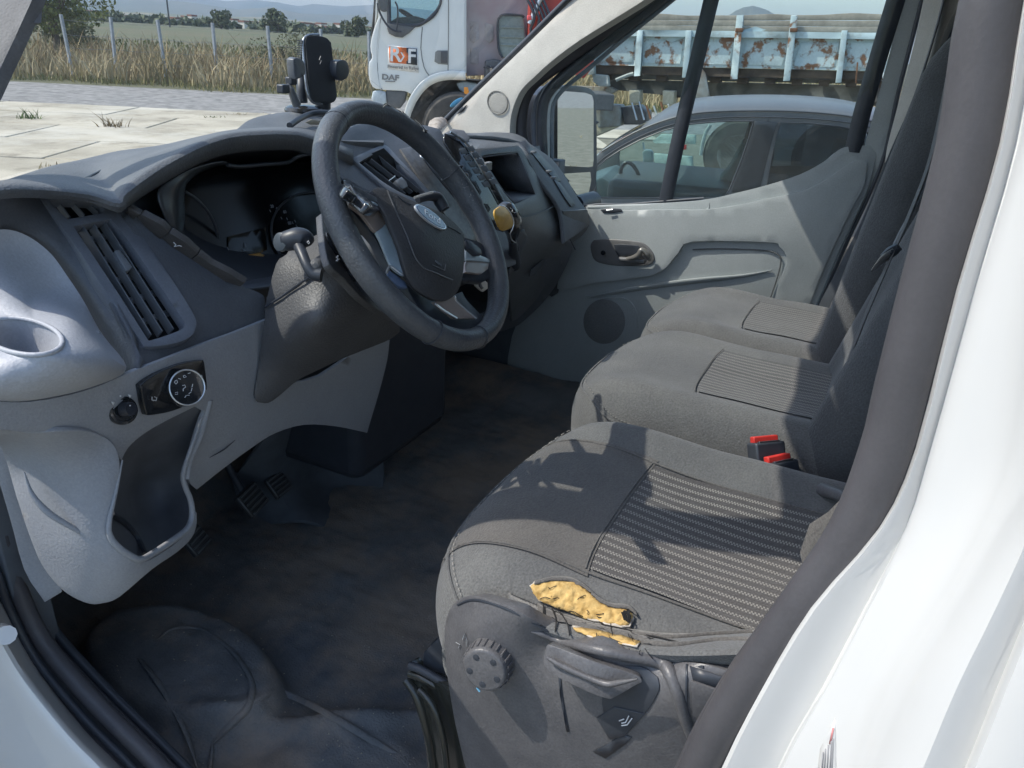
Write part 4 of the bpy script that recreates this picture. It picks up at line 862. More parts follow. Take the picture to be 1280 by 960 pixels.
sheet('collar_insert', [(408, 290), (411, 292), (420, 312), (432, 332), (446, 352), (440, 352), (424, 332), (412, 312)], [(410, 295, .67), (440, 350, .645)], m_gloss, da, step=8, solid=.004, bev=.001, off=.008)
sheet('collar_gloss', [(412, 288), (424, 300), (440, 326), (448, 348), (462, 362), (450, 358), (432, 345), (420, 325)], [(412, 290, .675), (440, 330, .65), (460, 360, .645)], m_blk, da, step=8, solid=.004, bev=.001, off=.004)
strokes(da, lambda a, b: P(a, b, y=.635), [[(420, 322), (423, 320)], [(420, 326), (424, 324)], [(422, 319), (422, 327)]], r=.0007)
st = tube('indicator_stalk', [P(a, b, y=c) for a, b, c in ((372, 304, .735), (378, 318, .715), (384, 332, .70), (392, 342, .69), (402, 344, .68))], [.0085, .0078, .0075, .009, .010], m_blk, da, n=12)
tube('stalk_head', [P(a, b, y=c) for a, b, c in ((350, 304, .76), (356, 302, .755), (364, 300, .745), (374, 298, .735), (383, 301, .725), (386, 305, .72))], [.008, .0135, .015, .0155, .0135, .006], m_blk, st, n=16)
lathe('stalk_end_cap', [(.0135, -.002), (.013, .003), (.009, .005), (.001, .0055)], P(351.5, 302.5, y=.755), V(-.82, .1, .22), mat('stalk_cap_grey', (.10, .12, .14), .3), st, n=20)
tube('pictogram', [P(a, b, y=.7) for a, b in ((384, 303), (385.5, 301), (387, 303), (385.5, 305))], .0006, m_print, st, n=4, sub=1, closed=True)
lathe('shroud_boss', [(.012, -.004), (.0115, .004), (.007, .009), (.001, .0105)], P(397, 333, y=.69), V(-.5, -.8, .4), m_shroud, da, n=18)
tube('shroud_screw', [P(456, 372, y=.645), P(457, 376, y=.645)], .0012, m_print_d, da, n=5, sub=1)
# dark bulk of the dash so the cab is closed behind the panels
patch('dash_body', [[V(x, 1.02, 1.56) for x in (.56, .9, 1.3, 1.8, 2.26)], [V(x, .98, 1.42) for x in (.56, .9, 1.3, 1.8, 2.26)], [V(x, 1.04, 1.22) for x in (.56, .9, 1.3, 1.8, 2.26)], [V(x, 1.25, 1.10) for x in (.56, .9, 1.3, 1.8, 2.26)]], m_blk, da, n=(3, 3), solid=.02)
# --- centre: driver-side centre vent panel
ctr = [(404, 196), (430, 168), (438, 160), (470, 150), (500, 152), (545, 160), (556, 172), (600, 240), (640, 290), (645, 330), (600, 345), (560, 330), (520, 300), (470, 262), (430, 226)]
cc_ = [(404, 196, .93), (438, 160, 1.0), (500, 152, 1.05), (545, 160, 1.0), (430, 226, .90), (470, 262, .86), (520, 300, .83), (600, 345, .80), (640, 290, .84), (600, 240, .90), (500, 220, .92)]
sheet('centre_panel', ctr, cc_, m_trim, da, holes=[[(446, 201), (480, 184), (548, 258), (520, 253), (480, 230)]], step=12, solid=.006)
fc = tps(cc_)
cf = [(441, 199), (444, 196), (470, 184), (480, 181), (486, 184), (498, 197), (524, 224), (540, 243), (552, 258), (548, 264), (520, 256), (498, 248), (478, 232), (460, 217)]
ch = [(449, 203), (477, 187), (484, 190), (510, 217), (535, 244), (528, 250), (506, 243), (480, 228), (466, 217)]
cv = sheet('air_vent', cf, cc_, m_vfr, da, holes=[ch], step=7, solid=.012, bev=.0015, off=.012)
sheet('vent_duct', [(446, 200), (480, 185), (540, 246), (520, 253), (470, 222)], [(446, 200, .96), (540, 246, .93)], MATS['duct_black'], cv, step=20, solid=.002)
def onC(a, b, o=0.): return P(a, b, y=fc(a, b)+o)
for k in range(4):
    a, b, c, d = 454+k*8.5, 205-k*4.6, 505+k*9, 243-k*2.0
    tube('slat', [onC(a, b, .0), onC((a+c)/2, (b+d)/2, .0), onC(c, d, .0)], .0070, m_slat, cv, n=6, flat=.18, upv=(.9, .2, .5), sub=1)
sheet('vent_thumb_wheel', [(494, 226), (502, 221), (508, 227), (510, 233), (503, 236)], cc_, m_slat, cv, step=6, solid=.008, off=.018)
tube('tab_light', [onC(486, 226, -.02), onC(494, 220, -.02)], .001, m_chrome, cv, n=5, sub=1)
tr2 = [(500, 186), (520, 182), (532, 196), (552, 222), (575, 252), (590, 278), (598, 296), (592, 306), (578, 296), (552, 262), (524, 222)]
sheet('patterned_trim', tr2, cc_, m_carbon, da, step=8, solid=.004, bev=.001, off=.009)
tube('chrome_edge', [onC(a, b, -.02) for a, b in ((526, 190), (531, 199), (540, 211), (556, 231), (574, 252))], .0035, m_blk, da, n=6)
tube('chrome_edge', [onC(a, b, -.026) for a, b in ((525, 190), (526, 196), (530, 199))], .0018, m_chrome, da, n=6)
# small lever (wiper stalk) seen above the wheel hub
ws = tube('wiper_stalk', [P(a, b, y=c) for a, b, c in ((556, 262, .70), (550, 252, .71), (545, 246, .715), (535, 246, .72), (522, 250, .725))], [.010, .011, .010, .007, .006], m_blk, da, n=10)
tube('stalk_tip', [P(518, 247, y=.715), P(530, 243, y=.712), P(541, 240, y=.71)], .0022, m_chrome, ws, n=6)
# radio / switch column with buttons
rad = [(556, 166), (575, 172), (585, 186), (598, 206), (612, 232), (628, 262), (634, 280), (630, 290), (618, 284), (604, 262), (588, 232), (570, 200), (556, 178)]
rc_ = [(556, 170, .93), (585, 186, .90), (634, 280, .83), (604, 262, .85), (570, 200, .90)]
ra = sheet('radio_panel', rad, rc_, m_gloss, da, step=8, solid=.006, bev=.002, off=.014)
fr_ = tps(rc_); dra = drape(ra)
for i in range(6):
    for j in range(2):
        t = i/6; a = 574+t*34+j*9; b = 186+t*50-j*3; w_ = 7.5; h_ = 6.2
        sheet('radio_button', [(a, b), (a+w_, b-1.5), (a+w_+4, b+h_-1), (a+4, b+h_)], None, mat('radio_key', (.17, .19, .21), .35), ra, axis=dra, step=20, solid=.003, bev=.0006, off=.0025)
tube('silver_edge', [P(a, b, y=fr_(a, b)-.012) for a, b in ((563, 165), (580, 176), (594, 192), (610, 216), (625, 243), (640, 272))], .0026, mat('silver_trim', (.35, .40, .44), .25, metal=.7), da, n=8)
sheet('centre_cap', [(556, 166), (566, 161), (580, 163), (587, 172), (584, 178), (572, 173), (558, 170)], [(556, 166, .96), (585, 175, .91)], m_vfr, da, step=8, solid=.01, bev=.002, off=.01)
# --- passenger dash: top, shelf, slots, glove box
pt = [(556, 172), (566, 164), (590, 166), (610, 165), (640, 166), (656, 172), (664, 180), (690, 198), (708, 222), (722, 246), (733, 262), (736, 275), (732, 286), (712, 300), (706, 304), (700, 262), (680, 232), (668, 214), (655, 190), (648, 182), (600, 186), (590, 182)]
pc_ = [(556, 172, 1.0), (590, 166, 1.1), (640, 166, 1.08), (664, 180, .98), (708, 222, .90), (735, 270, .83), (712, 300, .81), (668, 214, .90), (600, 186, .94), (655, 190, .93)]
sheet('dash_pad', pt, pc_, m_pad, da, step=10, solid=.012, bev=.004)
patch('dash_pad', [[V(1.46, 1.02, 1.60), V(1.70, 1.06, 1.612), V(1.95, 1.02, 1.60), V(2.12, .98, 1.56), V(2.30, .93, 1.45)], [V(1.46, 1.30, 1.57), V(1.70, 1.33, 1.58), V(1.95, 1.30, 1.575), V(2.14, 1.26, 1.55), V(2.33, 1.2, 1.49)],
                   [V(1.46, 1.70, 1.49), V(1.70, 1.71, 1.49), V(1.95, 1.69, 1.49), V(2.15, 1.66, 1.48), V(2.34, 1.6, 1.47)]], m_pad, da, n=(3, 3), solid=.01)
patch('dash_side', [[V(2.29, .90, 1.42), V(2.31, 1.1, 1.46), V(2.33, 1.6, 1.47)], [V(2.27, .90, 1.25), V(2.31, 1.15, 1.25), V(2.34, 1.6, 1.25)], [V(2.27, 1.05, 1.02), V(2.31, 1.2, 1.0), V(2.34, 1.6, 1.0)]], m_trim, da, n=(3, 3), solid=.01)
sheet('dash_slot', [(570, 170), (580, 169), (588, 174), (576, 176)], [(575, 172, 1.02)], m_blk, da, step=8, solid=.002, off=.01)
fp = tps(pc_)
for q in (((648, 178), (656, 175), (668, 188), (662, 192), (656, 186)), ((664, 190), (671, 188), (690, 208), (702, 226), (696, 227), (682, 212)), ((692, 224), (700, 228), (720, 256), (714, 258), (704, 244))):
    sheet('dash_slot', list(q), pc_, m_blk, da, step=8, solid=.003, off=.013, bev=.001)
for a, b in ((667, 190), (686, 214), (692, 222)):
    box('slot_divider', P(a, b, y=fp(a, b)-.03), (.018, .012, .006), m_slat, da, bev=.001)
fac = [(588, 184), (600, 186), (648, 182), (655, 190), (668, 214), (680, 232), (700, 262), (706, 304), (704, 310), (690, 340), (672, 372), (650, 396), (640, 402), (636, 340), (646, 306), (650, 280), (640, 265), (620, 235), (604, 212)]
fcc = [(588, 184, .94), (648, 182, .93), (668, 214, .90), (700, 262, .86), (704, 308, .83), (690, 340, .88), (650, 396, .93), (636, 340, .86), (650, 290, .84), (640, 265, .84), (604, 212, .90)]
hs = [(601, 196), (610, 193), (646, 190), (649, 194), (658, 213), (669, 242), (667, 244), (646, 254), (641, 253), (630, 240), (612, 212)]
sheet('passenger_fascia', fac, fcc, mat('fascia_dark_grey', (.11, .115, .12), .42, (.09, .095, .10), 12, bump=.5, bscale=500), da, holes=[hs], step=10, solid=.006, bev=.002)
sheet('open_shelf', [(592, 186), (655, 184), (680, 250), (640, 262), (600, 220)], [(592, 186, 1.05), (655, 184, 1.05), (680, 250, 1.0), (640, 262, .98), (630, 210, 1.16)], m_blk, da, step=14, solid=.004)
for h0, h1_ in (((649, 194), (669, 243)), ((669, 243), (642, 254)), ((642, 254), (630, 240)), ((630, 240), (601, 196)), ((601, 196), (647, 190))):
    ffc = tps(fcc); a, b = h0, h1_
    patch('shelf_wall', [[P(*a, y=ffc(*a)), P(*b, y=ffc(*b))], [P(*a, y=ffc(*a))+V(0, .12, .004), P(*b, y=ffc(*b))+V(0, .12, .004)]], m_trim, da, n=(2, 2), solid=.003)
box('usb_cover', P(609, 208, y=.885), (.030, .012, .020), mat('socket_grey', (.22, .22, .215), .4), da, bev=.002)
tube('fascia_joint', [P(a, b, y=c) for a, b, c in ((703, 262, .85), (704, 280, .84), (716, 306, .815), (719, 312, .81))], .002, m_blk, da, n=5)
tube('fascia_joint', [P(a, b, y=c) for a, b, c in ((640, 268, .83), (652, 272, .83), (680, 264, .845), (701, 252, .858))], .0018, m_blk, da, n=5)
sheet('dash_end_panel', [(704, 264), (734, 262), (737, 278), (730, 292), (714, 306), (702, 330), (698, 318), (710, 300), (706, 284)], [(704, 264, .83), (735, 270, .82), (702, 330, .85)], mat('dash_end_grey', (.15, .16, .165), .5), da, step=8, solid=.006)
sheet('glove_box', [(646, 308), (704, 284), (716, 306), (704, 340), (684, 372), (658, 398), (640, 410), (600, 420), (590, 400), (632, 380)], [(646, 308, .85), (704, 284, .835), (716, 306, .825), (684, 372, .92), (640, 410, .98), (600, 420, .98)], m_trim, da, step=10, solid=.008, bev=.003)
sheet('glove_box_latch', [(681, 322), (684, 318), (680, 330), (668, 344), (662, 346), (664, 338)], [(672, 332, .86)], m_blk, da, step=6, solid=.003, off=.012, bev=.001)
sheet('side_pocket_opening', [(684, 352), (696, 340), (700, 352), (698, 366), (690, 371), (683, 366)], [(690, 360, .93)], m_blk, da, step=8, solid=.003, off=.01)
box('lower_console', (1.42, 1.12, 1.12), (.40, .34, .44), m_blk, da, bev=.03)
# ------------------------------------------------------------------ gear lever
gl = thing('gear_lever', 'gear lever with yellow-sided knob on the centre of the dash', 'gear lever', P(640, 330, y=.82))
kb = P(632, 270, y=.72)
tube('gear_knob', [P(a, b, y=c) for a, b, c in ((626, 258, .74), (631, 264, .735), (638, 276, .735), (641, 288, .745), (640, 300, .76))], [.013, .024, .025, .018, .010], m_gloss, gl, n=20)
sheet('knob_side', [(618, 265), (621, 260), (626, 257.5), (631, 259), (636, 264), (640, 271), (642, 279), (640, 284), (634, 287.5), (628, 289), (624, 286), (621, 279)], [(618, 263, .705), (630, 259, .712), (641, 280, .712), (625, 290, .712), (630, 272, .698)], m_yellow, gl, step=5, solid=.004, bev=.0015)
tube('knob_ring', [P(a, b, y=c) for a, b, c in ((624, 257, .703), (631, 258.5, .70), (638, 266, .698), (642, 277, .70), (641, 285, .70), (638, 292, .705), (640, 300, .72), (645, 304, .73))], .0013, m_chrome, gl, n=6)
tube('shift_pattern', [P(a, b, y=.71) for a, b in ((638, 260), (641, 262), (640, 264), (643, 266), (645, 265))], .0006, m_print, gl, n=4, sub=1)
tube('lever_shaft', [P(640, 298, y=.765), P(642, 312, y=.80), P(642, 330, y=.85)], [.010, .012, .020], m_blk, gl, n=10)
sheet('lever_gate', [(646, 292), (655, 286), (660, 296), (652, 318), (643, 338), (636, 346), (640, 318)], [(650, 310, .84)], m_blk, gl, step=8, solid=.004, off=.006)
lathe('round_switch', [(.012, 0), (.012, .004), (.0105, .006), (.001, .0062)], P(643, 311, y=.80), V(-.3, -.9, .3), m_gloss, gl, n=20)
# ------------------------------------------------------------------ phone holder
ph = thing('phone_holder', 'black clamp-style phone holder standing on the dash by the windscreen', 'phone holder', P(390, 138, y=1.2))
pf = [(382.5, 49), (384, 46), (388, 44.6), (396, 44.6), (404, 46), (409, 48), (412.5, 52), (414.5, 58), (420, 110), (421, 120), (419, 125.5), (415, 128), (402, 127.4), (394, 127), (390.5, 124), (388, 119), (386, 100), (384, 75), (382, 55)]
sheet('charging_pad', pf, [(382, 50, 1.215), (414, 50, 1.195), (420, 125, 1.165), (388, 125, 1.185)], mat('soft_black_pad', (.04, .042, .045), .5), ph, step=8, solid=.010, bev=.003)
tube('silver_rim', [P(a, b, y=c) for a, b, c in ((398, 44, 1.212), (388, 44.5, 1.215), (382, 47, 1.22), (379.5, 53, 1.22), (380, 70, 1.215), (382, 92, 1.205), (384, 112, 1.195), (387, 122, 1.19), (393, 128, 1.185), (402, 129, 1.18))], .0042, mat('holder_rim', (.32, .34, .36), .25, metal=.8), ph, n=8)
tube('bolt_mark', [P(a, b, y=1.178) for a, b in ((401, 70), (399, 75), (402, 75), (400, 80))], .0006, m_slat, ph, n=4, sub=1)
for k in range(8): box('cooling_fin', P(375.5, 51+k*2.9, y=1.225), (.009, .012, .0018), m_blk, ph, bev=0)
tube('heat_sink', [P(379, 50, y=1.235), P(379, 74, y=1.225)], .006, m_blk, ph, n=8, sub=1)
sheet('clamp_jaw', [(367, 74), (371, 72), (377, 74), (381, 79), (382, 91), (380, 95), (375, 98), (370, 99.5), (368, 90)], [(375, 85, 1.185)], mat('jaw_grey', (.14, .15, .165), .35), ph, step=6, solid=.02, bev=.003)
sheet('clamp_jaw', [(421, 79), (424, 76), (430, 75), (434, 78), (436, 84), (436, 92), (433, 98), (427, 101), (423, 99), (420.5, 92)], [(428, 88, 1.165)], m_blk, ph, step=6, solid=.02, bev=.003)
tube('clamp_rod', [P(418, 86, y=1.19), P(423, 87, y=1.18)], .004, m_metal, ph, n=8, sub=1)
tube('clamp_rod', [P(419, 94, y=1.19), P(423, 94, y=1.18)], .003, m_metal, ph, n=8, sub=1)
tube('support_arm', [P(a, b, y=c) for a, b, c in ((360, 107, 1.23), (364, 114, 1.22), (368, 124, 1.215), (371, 131, 1.215))], [.008, .008, .009, .010], mat('arm_grey', (.16, .17, .18), .3), ph, n=10)
tube('support_arm', [P(a, b, y=c) for a, b, c in ((377, 98, 1.24), (377, 112, 1.23), (378, 128, 1.225))], .012, m_blk, ph, n=10)
box('clamp_nut', P(354, 111, y=1.22), (.022, .02, .018), m_blk, ph, bev=.003)
box('clamp_nut', P(364, 101, y=1.225), (.018, .02, .016), m_blk, ph, bev=.003)
tube('neck', [P(404, 125, y=1.21), P(404, 137, y=1.21)], .017, m_blk, ph, n=12, sub=1)
lathe('suction_base', [(.044, 0), (.045, .004), (.042, .010), (.034, .014), (.001, .016)], P(381, 139, y=1.235)-V(0, 0, .002), V(0, 0, 1), mat('suction_black', (.035, .037, .04), .2), ph, n=32)
# ------------------------------------------------------------------ key
ke = thing('ignition_key', 'silver key in the ignition behind the steering wheel', 'key', P(603, 355, y=.70))
sheet('key_head', [(594, 348), (597, 346.5), (605, 349), (612, 356), (611, 360), (604, 365), (600, 362), (596, 358)], [(603, 355, .69)], mat('key_silver', (.62, .62, .58), .35, metal=.3), ke, step=4, solid=.006, bev=.001)
sheet('key_slot', [(598, 352), (601, 352), (603, 358), (605, 360), (602, 362), (599, 358)], [(603, 355, .685)], m_blk, ke, step=4, solid=.001, bev=0)
tube('key_blade', [P(603, 356, y=.695), P(603, 352, y=.78)], .003, m_metal, ke, n=6, sub=1)
# ================================================================== STEERING WHEEL
wc = V(.905, .581, 1.609); el = radians(34.8); yw = radians(5.3)
wn = V(sin(yw)*cos(el), -cos(yw)*cos(el), sin(el)); wU = V(.9957247, .0923707, 0); wW = wn.cross(wU)
if wW.z < 0: wW = -wW
sw_ = thing('steering_wheel', 'black leather steering wheel with worn split rim and blue oval badge', 'steering wheel', wc)
def wp(a, b, h=0): return wc+wU*a+wW*b+wn*h
NR = 120; vs = []; fs = []; RN = 20
for i in range(NR):
    t = 2*pi*i/NR; tu = t+radians(38); e = wU*cos(t)+wW*sin(t)
    rr_ = .0162+.0016*(exp(-((((tu-radians(35)) % (2*pi))-0)/.25)**2)+exp(-((((tu-radians(145)) % (2*pi)))/.25)**2))
    for k in range(RN):
        a = 2*pi*k/RN; vs.append(wc+e*(.1735+rr_*cos(a)*.92)+wn*(rr_*1.08*sin(a)))
for i in range(NR):
    for k in range(RN): j = (i+1) % NR; fs.append((i*RN+k, i*RN+(k+1) % RN, j*RN+(k+1) % RN, j*RN+k))
rimo = mk('rim', vs, fs, m_leather, sw_, fixn=True, angle=80)
def rimp(deg, a=pi/2, r=.0178):
    t = radians(deg); e = wU*cos(t)+wW*sin(t); return wc+e*(.1735+r*cos(a)*.92)+wn*(r*1.06*sin(a))
for d in (-131, -97, 20, 112):
    tube('leather_seam', [rimp(d, a, .0176) for a in np.linspace(0, 2*pi, 16, endpoint=False)], .0009, m_blk, rimo, n=5, sub=1, closed=True)
# tears with light threads near the top of the rim, perforations on the right, worn flecks
for d, a0, L in ((66, 1.2, 9), (58, .9, 8), (44, 1.3, 6)):
    tube('leather_tear', [rimp(d+L*t+1.5*sin(t*9), a0+.5*sin(t*4+d), .0178) for t in np.linspace(0, 1, 7)], [.0003, .001, .0014, .001, .0012, .0008, .0003], m_thread, rimo, n=5)
    tube('torn_fibre', [rimp(d+L*t+1+1.5*sin(t*8), a0+.10+.5*sin(t*4+d), .0182) for t in np.linspace(0, 1, 6)], .0005, mat('fibre_pale', (.5, .5, .48), .8), rimo, n=4)
vs = []; fs = []
for i in range(230):
    d = rnd.uniform(-2, 30) if i < 150 else rnd.uniform(120, 185); a = rnd.uniform(.4, 2.6) if i < 150 else rnd.gauss(1.2, .5)
    c = rimp(d, a, .0174); nn = (c-(wc+(wU*cos(radians(d))+wW*sin(radians(d)))*.1735)).normalized(); s = rnd.uniform(.0003, .0008); q = nn.orthogonal().normalized(); q2 = nn.cross(q); b = len(vs)
    c = c+nn*.0006
    for k in range(5): vs.append(c+(q*cos(k*1.257)+q2*sin(k*1.257))*s)
    fs.append(tuple(range(b, b+5)))
o = mk('wear_flecks', vs, fs, mat('fleck_pale', (.32, .31, .29), .9), rimo, smooth=False); o['kind'] = 'stuff'
wpl = lambda h: (wc, wn)
def wsheet(name, loop, ctrl, m, par, **k): return sheet(name, loop, ctrl, m, par, axis=(wc, wn), **k)
hubl = [(462, 240), (468, 235), (478, 234), (500, 243), (520, 252), (545, 262), (562, 272), (576, 286), (581, 296), (581, 320), (579, 345), (574, 362), (566, 372), (554, 377), (540, 374), (522, 364), (512, 352), (506, 338), (499, 312), (490, 288), (478, 262)]
hb = wsheet('airbag_pad', hubl, [(468, 240, .022), (576, 286, .022), (560, 372, .020), (512, 352, .020), (530, 300, .044), (540, 275, .040), (550, 340, .036), (495, 280, .034)], mat('airbag_grain', (.05, .052, .057), .55, (.042, .044, .05), 20, bump=.5, bscale=700), sw_, step=8, solid=.008, bev=.002)
fh = tps([(468, 240, .022), (576, 286, .022), (560, 372, .020), (512, 352, .020), (530, 300, .044), (540, 275, .040), (550, 340, .036), (495, 280, .034)])
def oh(a, b, o=.001): return onplane(a, b, wc, wn, fh(a, b)+o)
tube('pad_groove', [oh(*p) for p in ((484, 238), (494, 262), (508, 293), (515, 312), (521, 325), (530, 335), (545, 341), (558, 347), (566, 350))], .0009, mat('groove_sheen', (.10, .105, .115), .4), hb, n=5)
tube('pad_groove', [oh(*p) for p in ((560, 283), (568, 287), (576, 292))], .0008, m_blk, hb, n=5)
tube('pad_groove', [oh(*p) for p in ((497, 245), (506, 252), (514, 256))], .0008, m_blk, hb, n=5)
strokes(hb, oh, [[(541, 331), (556, 338), (557, 330)]], m=m_slat, r=.0006, nm='embossed_mark')
text('embossed_mark', 'AIRBAG', frame(oh(548, 329, .0005), oh(556, 334)-oh(542, 324), oh(550, 322)-oh(548, 330)), .0045, m_slat, hb)
# blue oval badge
bc = (538.5, 271.5); ex = oh(557.5, 283.5)-oh(519.5, 259.5); ex_n = ex.normalized(); bn = (oh(545, 262)-oh(533, 282)); bz_ = ex_n.cross(bn).normalized()
if bz_.dot(wn) < 0: bz_ = -bz_
ey_n = bz_.cross(ex_n); bo = oh(*bc, .002); A_ = ex.length/2; B_ = A_*.40
def oval(name, a, b, h, m, par, n=36):
    vs = [bo+ex_n*a*cos(t)+ey_n*b*sin(t)+bz_*h for t in np.linspace(0, 2*pi, n, endpoint=False)]; return prism(name, vs, -bz_*.003, m, par, bev=.0004)
bd = oval('badge', A_, B_, .001, m_chrome, hb); oval('badge_field', A_*.93, B_*.88, .0016, m_blue, bd)
Mb = Matrix(((ex_n.x, ey_n.x, bz_.x, 0), (ex_n.y, ey_n.y, bz_.y, 0), (ex_n.z, ey_n.z, bz_.z, 0), (0, 0, 0, 1))); Mb.translation = bo+bz_*.0018+ey_n*.0004
text('badge_script', 'Ford', Mb, .0165, mat('badge_silver', (.8, .82, .85), .3, metal=.3), bd, shear=.35, sx=1.12)
# left spoke: bronze top, chrome sweep, button pods
wsheet('spoke_button_pod', [(430, 222), (436, 224), (450, 233), (466, 240), (472, 252), (474, 262), (462, 258), (446, 244), (432, 234)], [(430, 224, .008), (470, 255, .016), (450, 240, .016)], m_gloss, sw_, step=6, solid=.012, bev=.002)
wsheet('spoke_cover', [(439, 240), (450, 246), (466, 256), (480, 270), (484, 277), (478, 284), (470, 290), (466, 286), (452, 268), (436, 256)], [(439, 242, .006), (482, 274, .012), (468, 288, .004)], m_bronze, sw_, step=6, solid=.006, bev=.0015)
sp = wsheet('spoke_cover', [(484, 277), (490, 291), (498, 312), (505, 335), (506, 344), (500, 342), (488, 332), (482, 318), (476, 302), (470, 290), (478, 284)], [(484, 277, .012), (505, 338, .010), (484, 325, .0), (470, 290, .004)], mat('spoke_chrome_sky', (.50, .60, .66), .25, metal=0), sw_, step=6, solid=.006, bev=.0015)  # sky reflection on the chrome painted as a pale blue, non-metal colour
tube('chrome_edge', [onplane(a, b, wc, wn, h) for a, b, h in ((482, 274, .015), (489, 288, .014), (496, 308, .013), (502, 328, .012), (505, 343, .011), (498, 340, .008), (488, 333, .006), (485, 336, .004), (483, 342, .003))], .0017, m_chrome, sp, n=6)
wsheet('spoke_cover', [(487, 338), (498, 346), (507, 352), (510, 360), (500, 358), (490, 350), (484, 344)], [(487, 338, .003), (510, 358, .006)], mat('spoke_gloss_blue', (.22, .30, .46), .12, metal=.3), sw_, step=6, solid=.006, bev=.0015)
wsheet('button_cluster', [(470, 246), (476, 252), (466, 254), (452, 246), (440, 234), (446, 233), (458, 240)], [(455, 243, .024)], m_blk, sw_, step=6, solid=.006, bev=.002)
tube('pod_edge', [onplane(a, b, wc, wn, h) for a, b, h in ((430, 226, .012), (438, 236, .018), (450, 246, .022), (462, 252, .024), (471, 256, .022), (478, 266, .018))], .0012, mat('pod_silver', (.5, .6, .66), .3, metal=.3), sw_, n=6)
wsheet('spoke_arm', [(432, 225), (480, 262), (508, 340), (495, 352), (470, 300), (438, 262)], [(450, 250, -.006), (490, 330, -.006)], m_blk, sw_, step=16, solid=.012, bev=.004)
# right spoke
wsheet('spoke_arm', [(578, 296), (600, 302), (626, 318), (624, 342), (604, 352), (578, 350)], [(600, 325, -.004)], m_blk, sw_, step=12, solid=.014, bev=.004)
wsheet('spoke_cover', [(583, 326), (612, 327), (610, 336), (602, 342), (582, 340), (581, 332)], [(583, 326, .008), (612, 330, .006)], m_bronze, sw_, step=6, solid=.005, bev=.001)
wsheet('spoke_cover', [(582, 304), (588, 312), (600, 319), (612, 324), (612, 328), (598, 326), (583, 325)], [(582, 306, .014), (612, 326, .008)], mat('spoke_chrome_sky', (.3, .38, .42), .2), sw_, step=6, solid=.004, bev=.001)
wsheet('button_cluster', [(583, 300), (592, 303), (602, 312), (603, 318), (596, 318), (586, 310)], [(593, 310, .020)], m_blk, sw_, step=6, solid=.008, bev=.002)
# lower spoke
wsheet('spoke_arm', [(505, 352), (540, 376), (578, 364), (584, 375), (600, 392), (606, 402), (590, 416), (560, 410), (528, 392)], [(560, 390, -.006)], m_blk, sw_, step=12, solid=.014, bev=.004)
wsheet('spoke_cover', [(543, 377), (556, 376), (569, 369), (572, 376), (582, 386), (596, 398), (572, 398), (556, 388)], [(543, 378, .012), (596, 398, .006), (569, 370, .012)], m_bronze, sw_, step=6, solid=.006, bev=.001)
for q in (((544, 380), (556, 389), (571, 398)), ((569, 371), (571, 377), (582, 387), (595, 398))):
    tube('chrome_edge', [onplane(a, b, wc, wn, .013-.005*i/2) for i, (a, b) in enumerate(q)], .0016, m_chrome, sw_, n=6)
lathe('column_boss', [(.05, -.10), (.055, -.03), (.045, -.004)], wp(-.02, -.02), wn, m_blk, sw_, n=24)
# ================================================================== FLOOR, PEDALS
fm = thing('floor_mat', 'dusty moulded black rubber mat covering the cab floor', 'floor mat', (1.2, .9, .72))
def fz(x, y):
    z = .735
    z += .10*max(0, min(1, (y-1.33)/.28))**1.3*1.8                                    # toe board rises
    n = math.hypot((x-.72)/.115, (y-.985)/.22); z += .065*(1/(1+exp(min(50, (n-1)*26))))          # moulded step by the door
    r = abs((x-.70)*.80+(y-.70)*.60-.03); z += .024*exp(-((r)/.022)**2)*(1 if y < .92 else 0)*(1 if x < .95 else 0)
    n2 = math.hypot((x-.70)/.12, (y-.60)/.12); z += .022*(1/(1+exp((n2-1)*9)))
    z += .007*noise.noise(V(x*9, y*9, 0))+.0035*noise.noise(V(x*34, y*34, 1))+.0018*noise.noise(V(x*90, y*80, 1))
    z += .01*exp(-((x-.585)/.02)**2)
    z += .05*(1/(1+exp(-(x-2.16)*40)))
    return z
vs = []; fs = []; NX, NY = 260, 170
for j in range(NY+1):
    for i in range(NX+1):
        x = .56+(2.30-.56)*(i/NX)**1.25; y = -.3+1.95*j/NY; vs.append(V(x, y, fz(x, y)))
for j in range(NY):
    for i in range(NX): a = j*(NX+1)+i; fs.append((a, a+1, a+NX+2, a+NX+1))
mm = m_mat; t = mm.node_tree; b = t.nodes['Principled BSDF']
src = b.inputs['Base Color'].links[0].from_socket; tc = t.nodes.new('ShaderNodeTexCoord'); n1 = t.nodes.new('ShaderNodeTexNoise'); n1.inputs['Scale'].default_value = 3.2; n1.inputs['Detail'].default_value = 9; n1.inputs['Roughness'].default_value = .7
t.links.new(tc.outputs['Object'], n1.inputs[0]); rp = t.nodes.new('ShaderNodeValToRGB'); rp.color_ramp.elements[0].position = .44; rp.color_ramp.elements[1].position = .62; rp.color_ramp.elements[0].color = (0, 0, 0, 1); rp.color_ramp.elements[1].color = (.7, .7, .7, 1)
t.links.new(n1.outputs[0], rp.inputs[0]); mx = t.nodes.new('ShaderNodeMix'); mx.data_type = 'RGBA'; t.links.new(rp.outputs[0], mx.inputs['Factor']); t.links.new(src, mx.inputs['A']); mx.inputs['B'].default_value = (.36, .275, .205, 1)
t.links.new(mx.outputs['Result'], b.inputs['Base Color'])
ms_ = mk('mat_surface', vs, fs, m_mat, fm, angle=60); dms = drape(ms_)
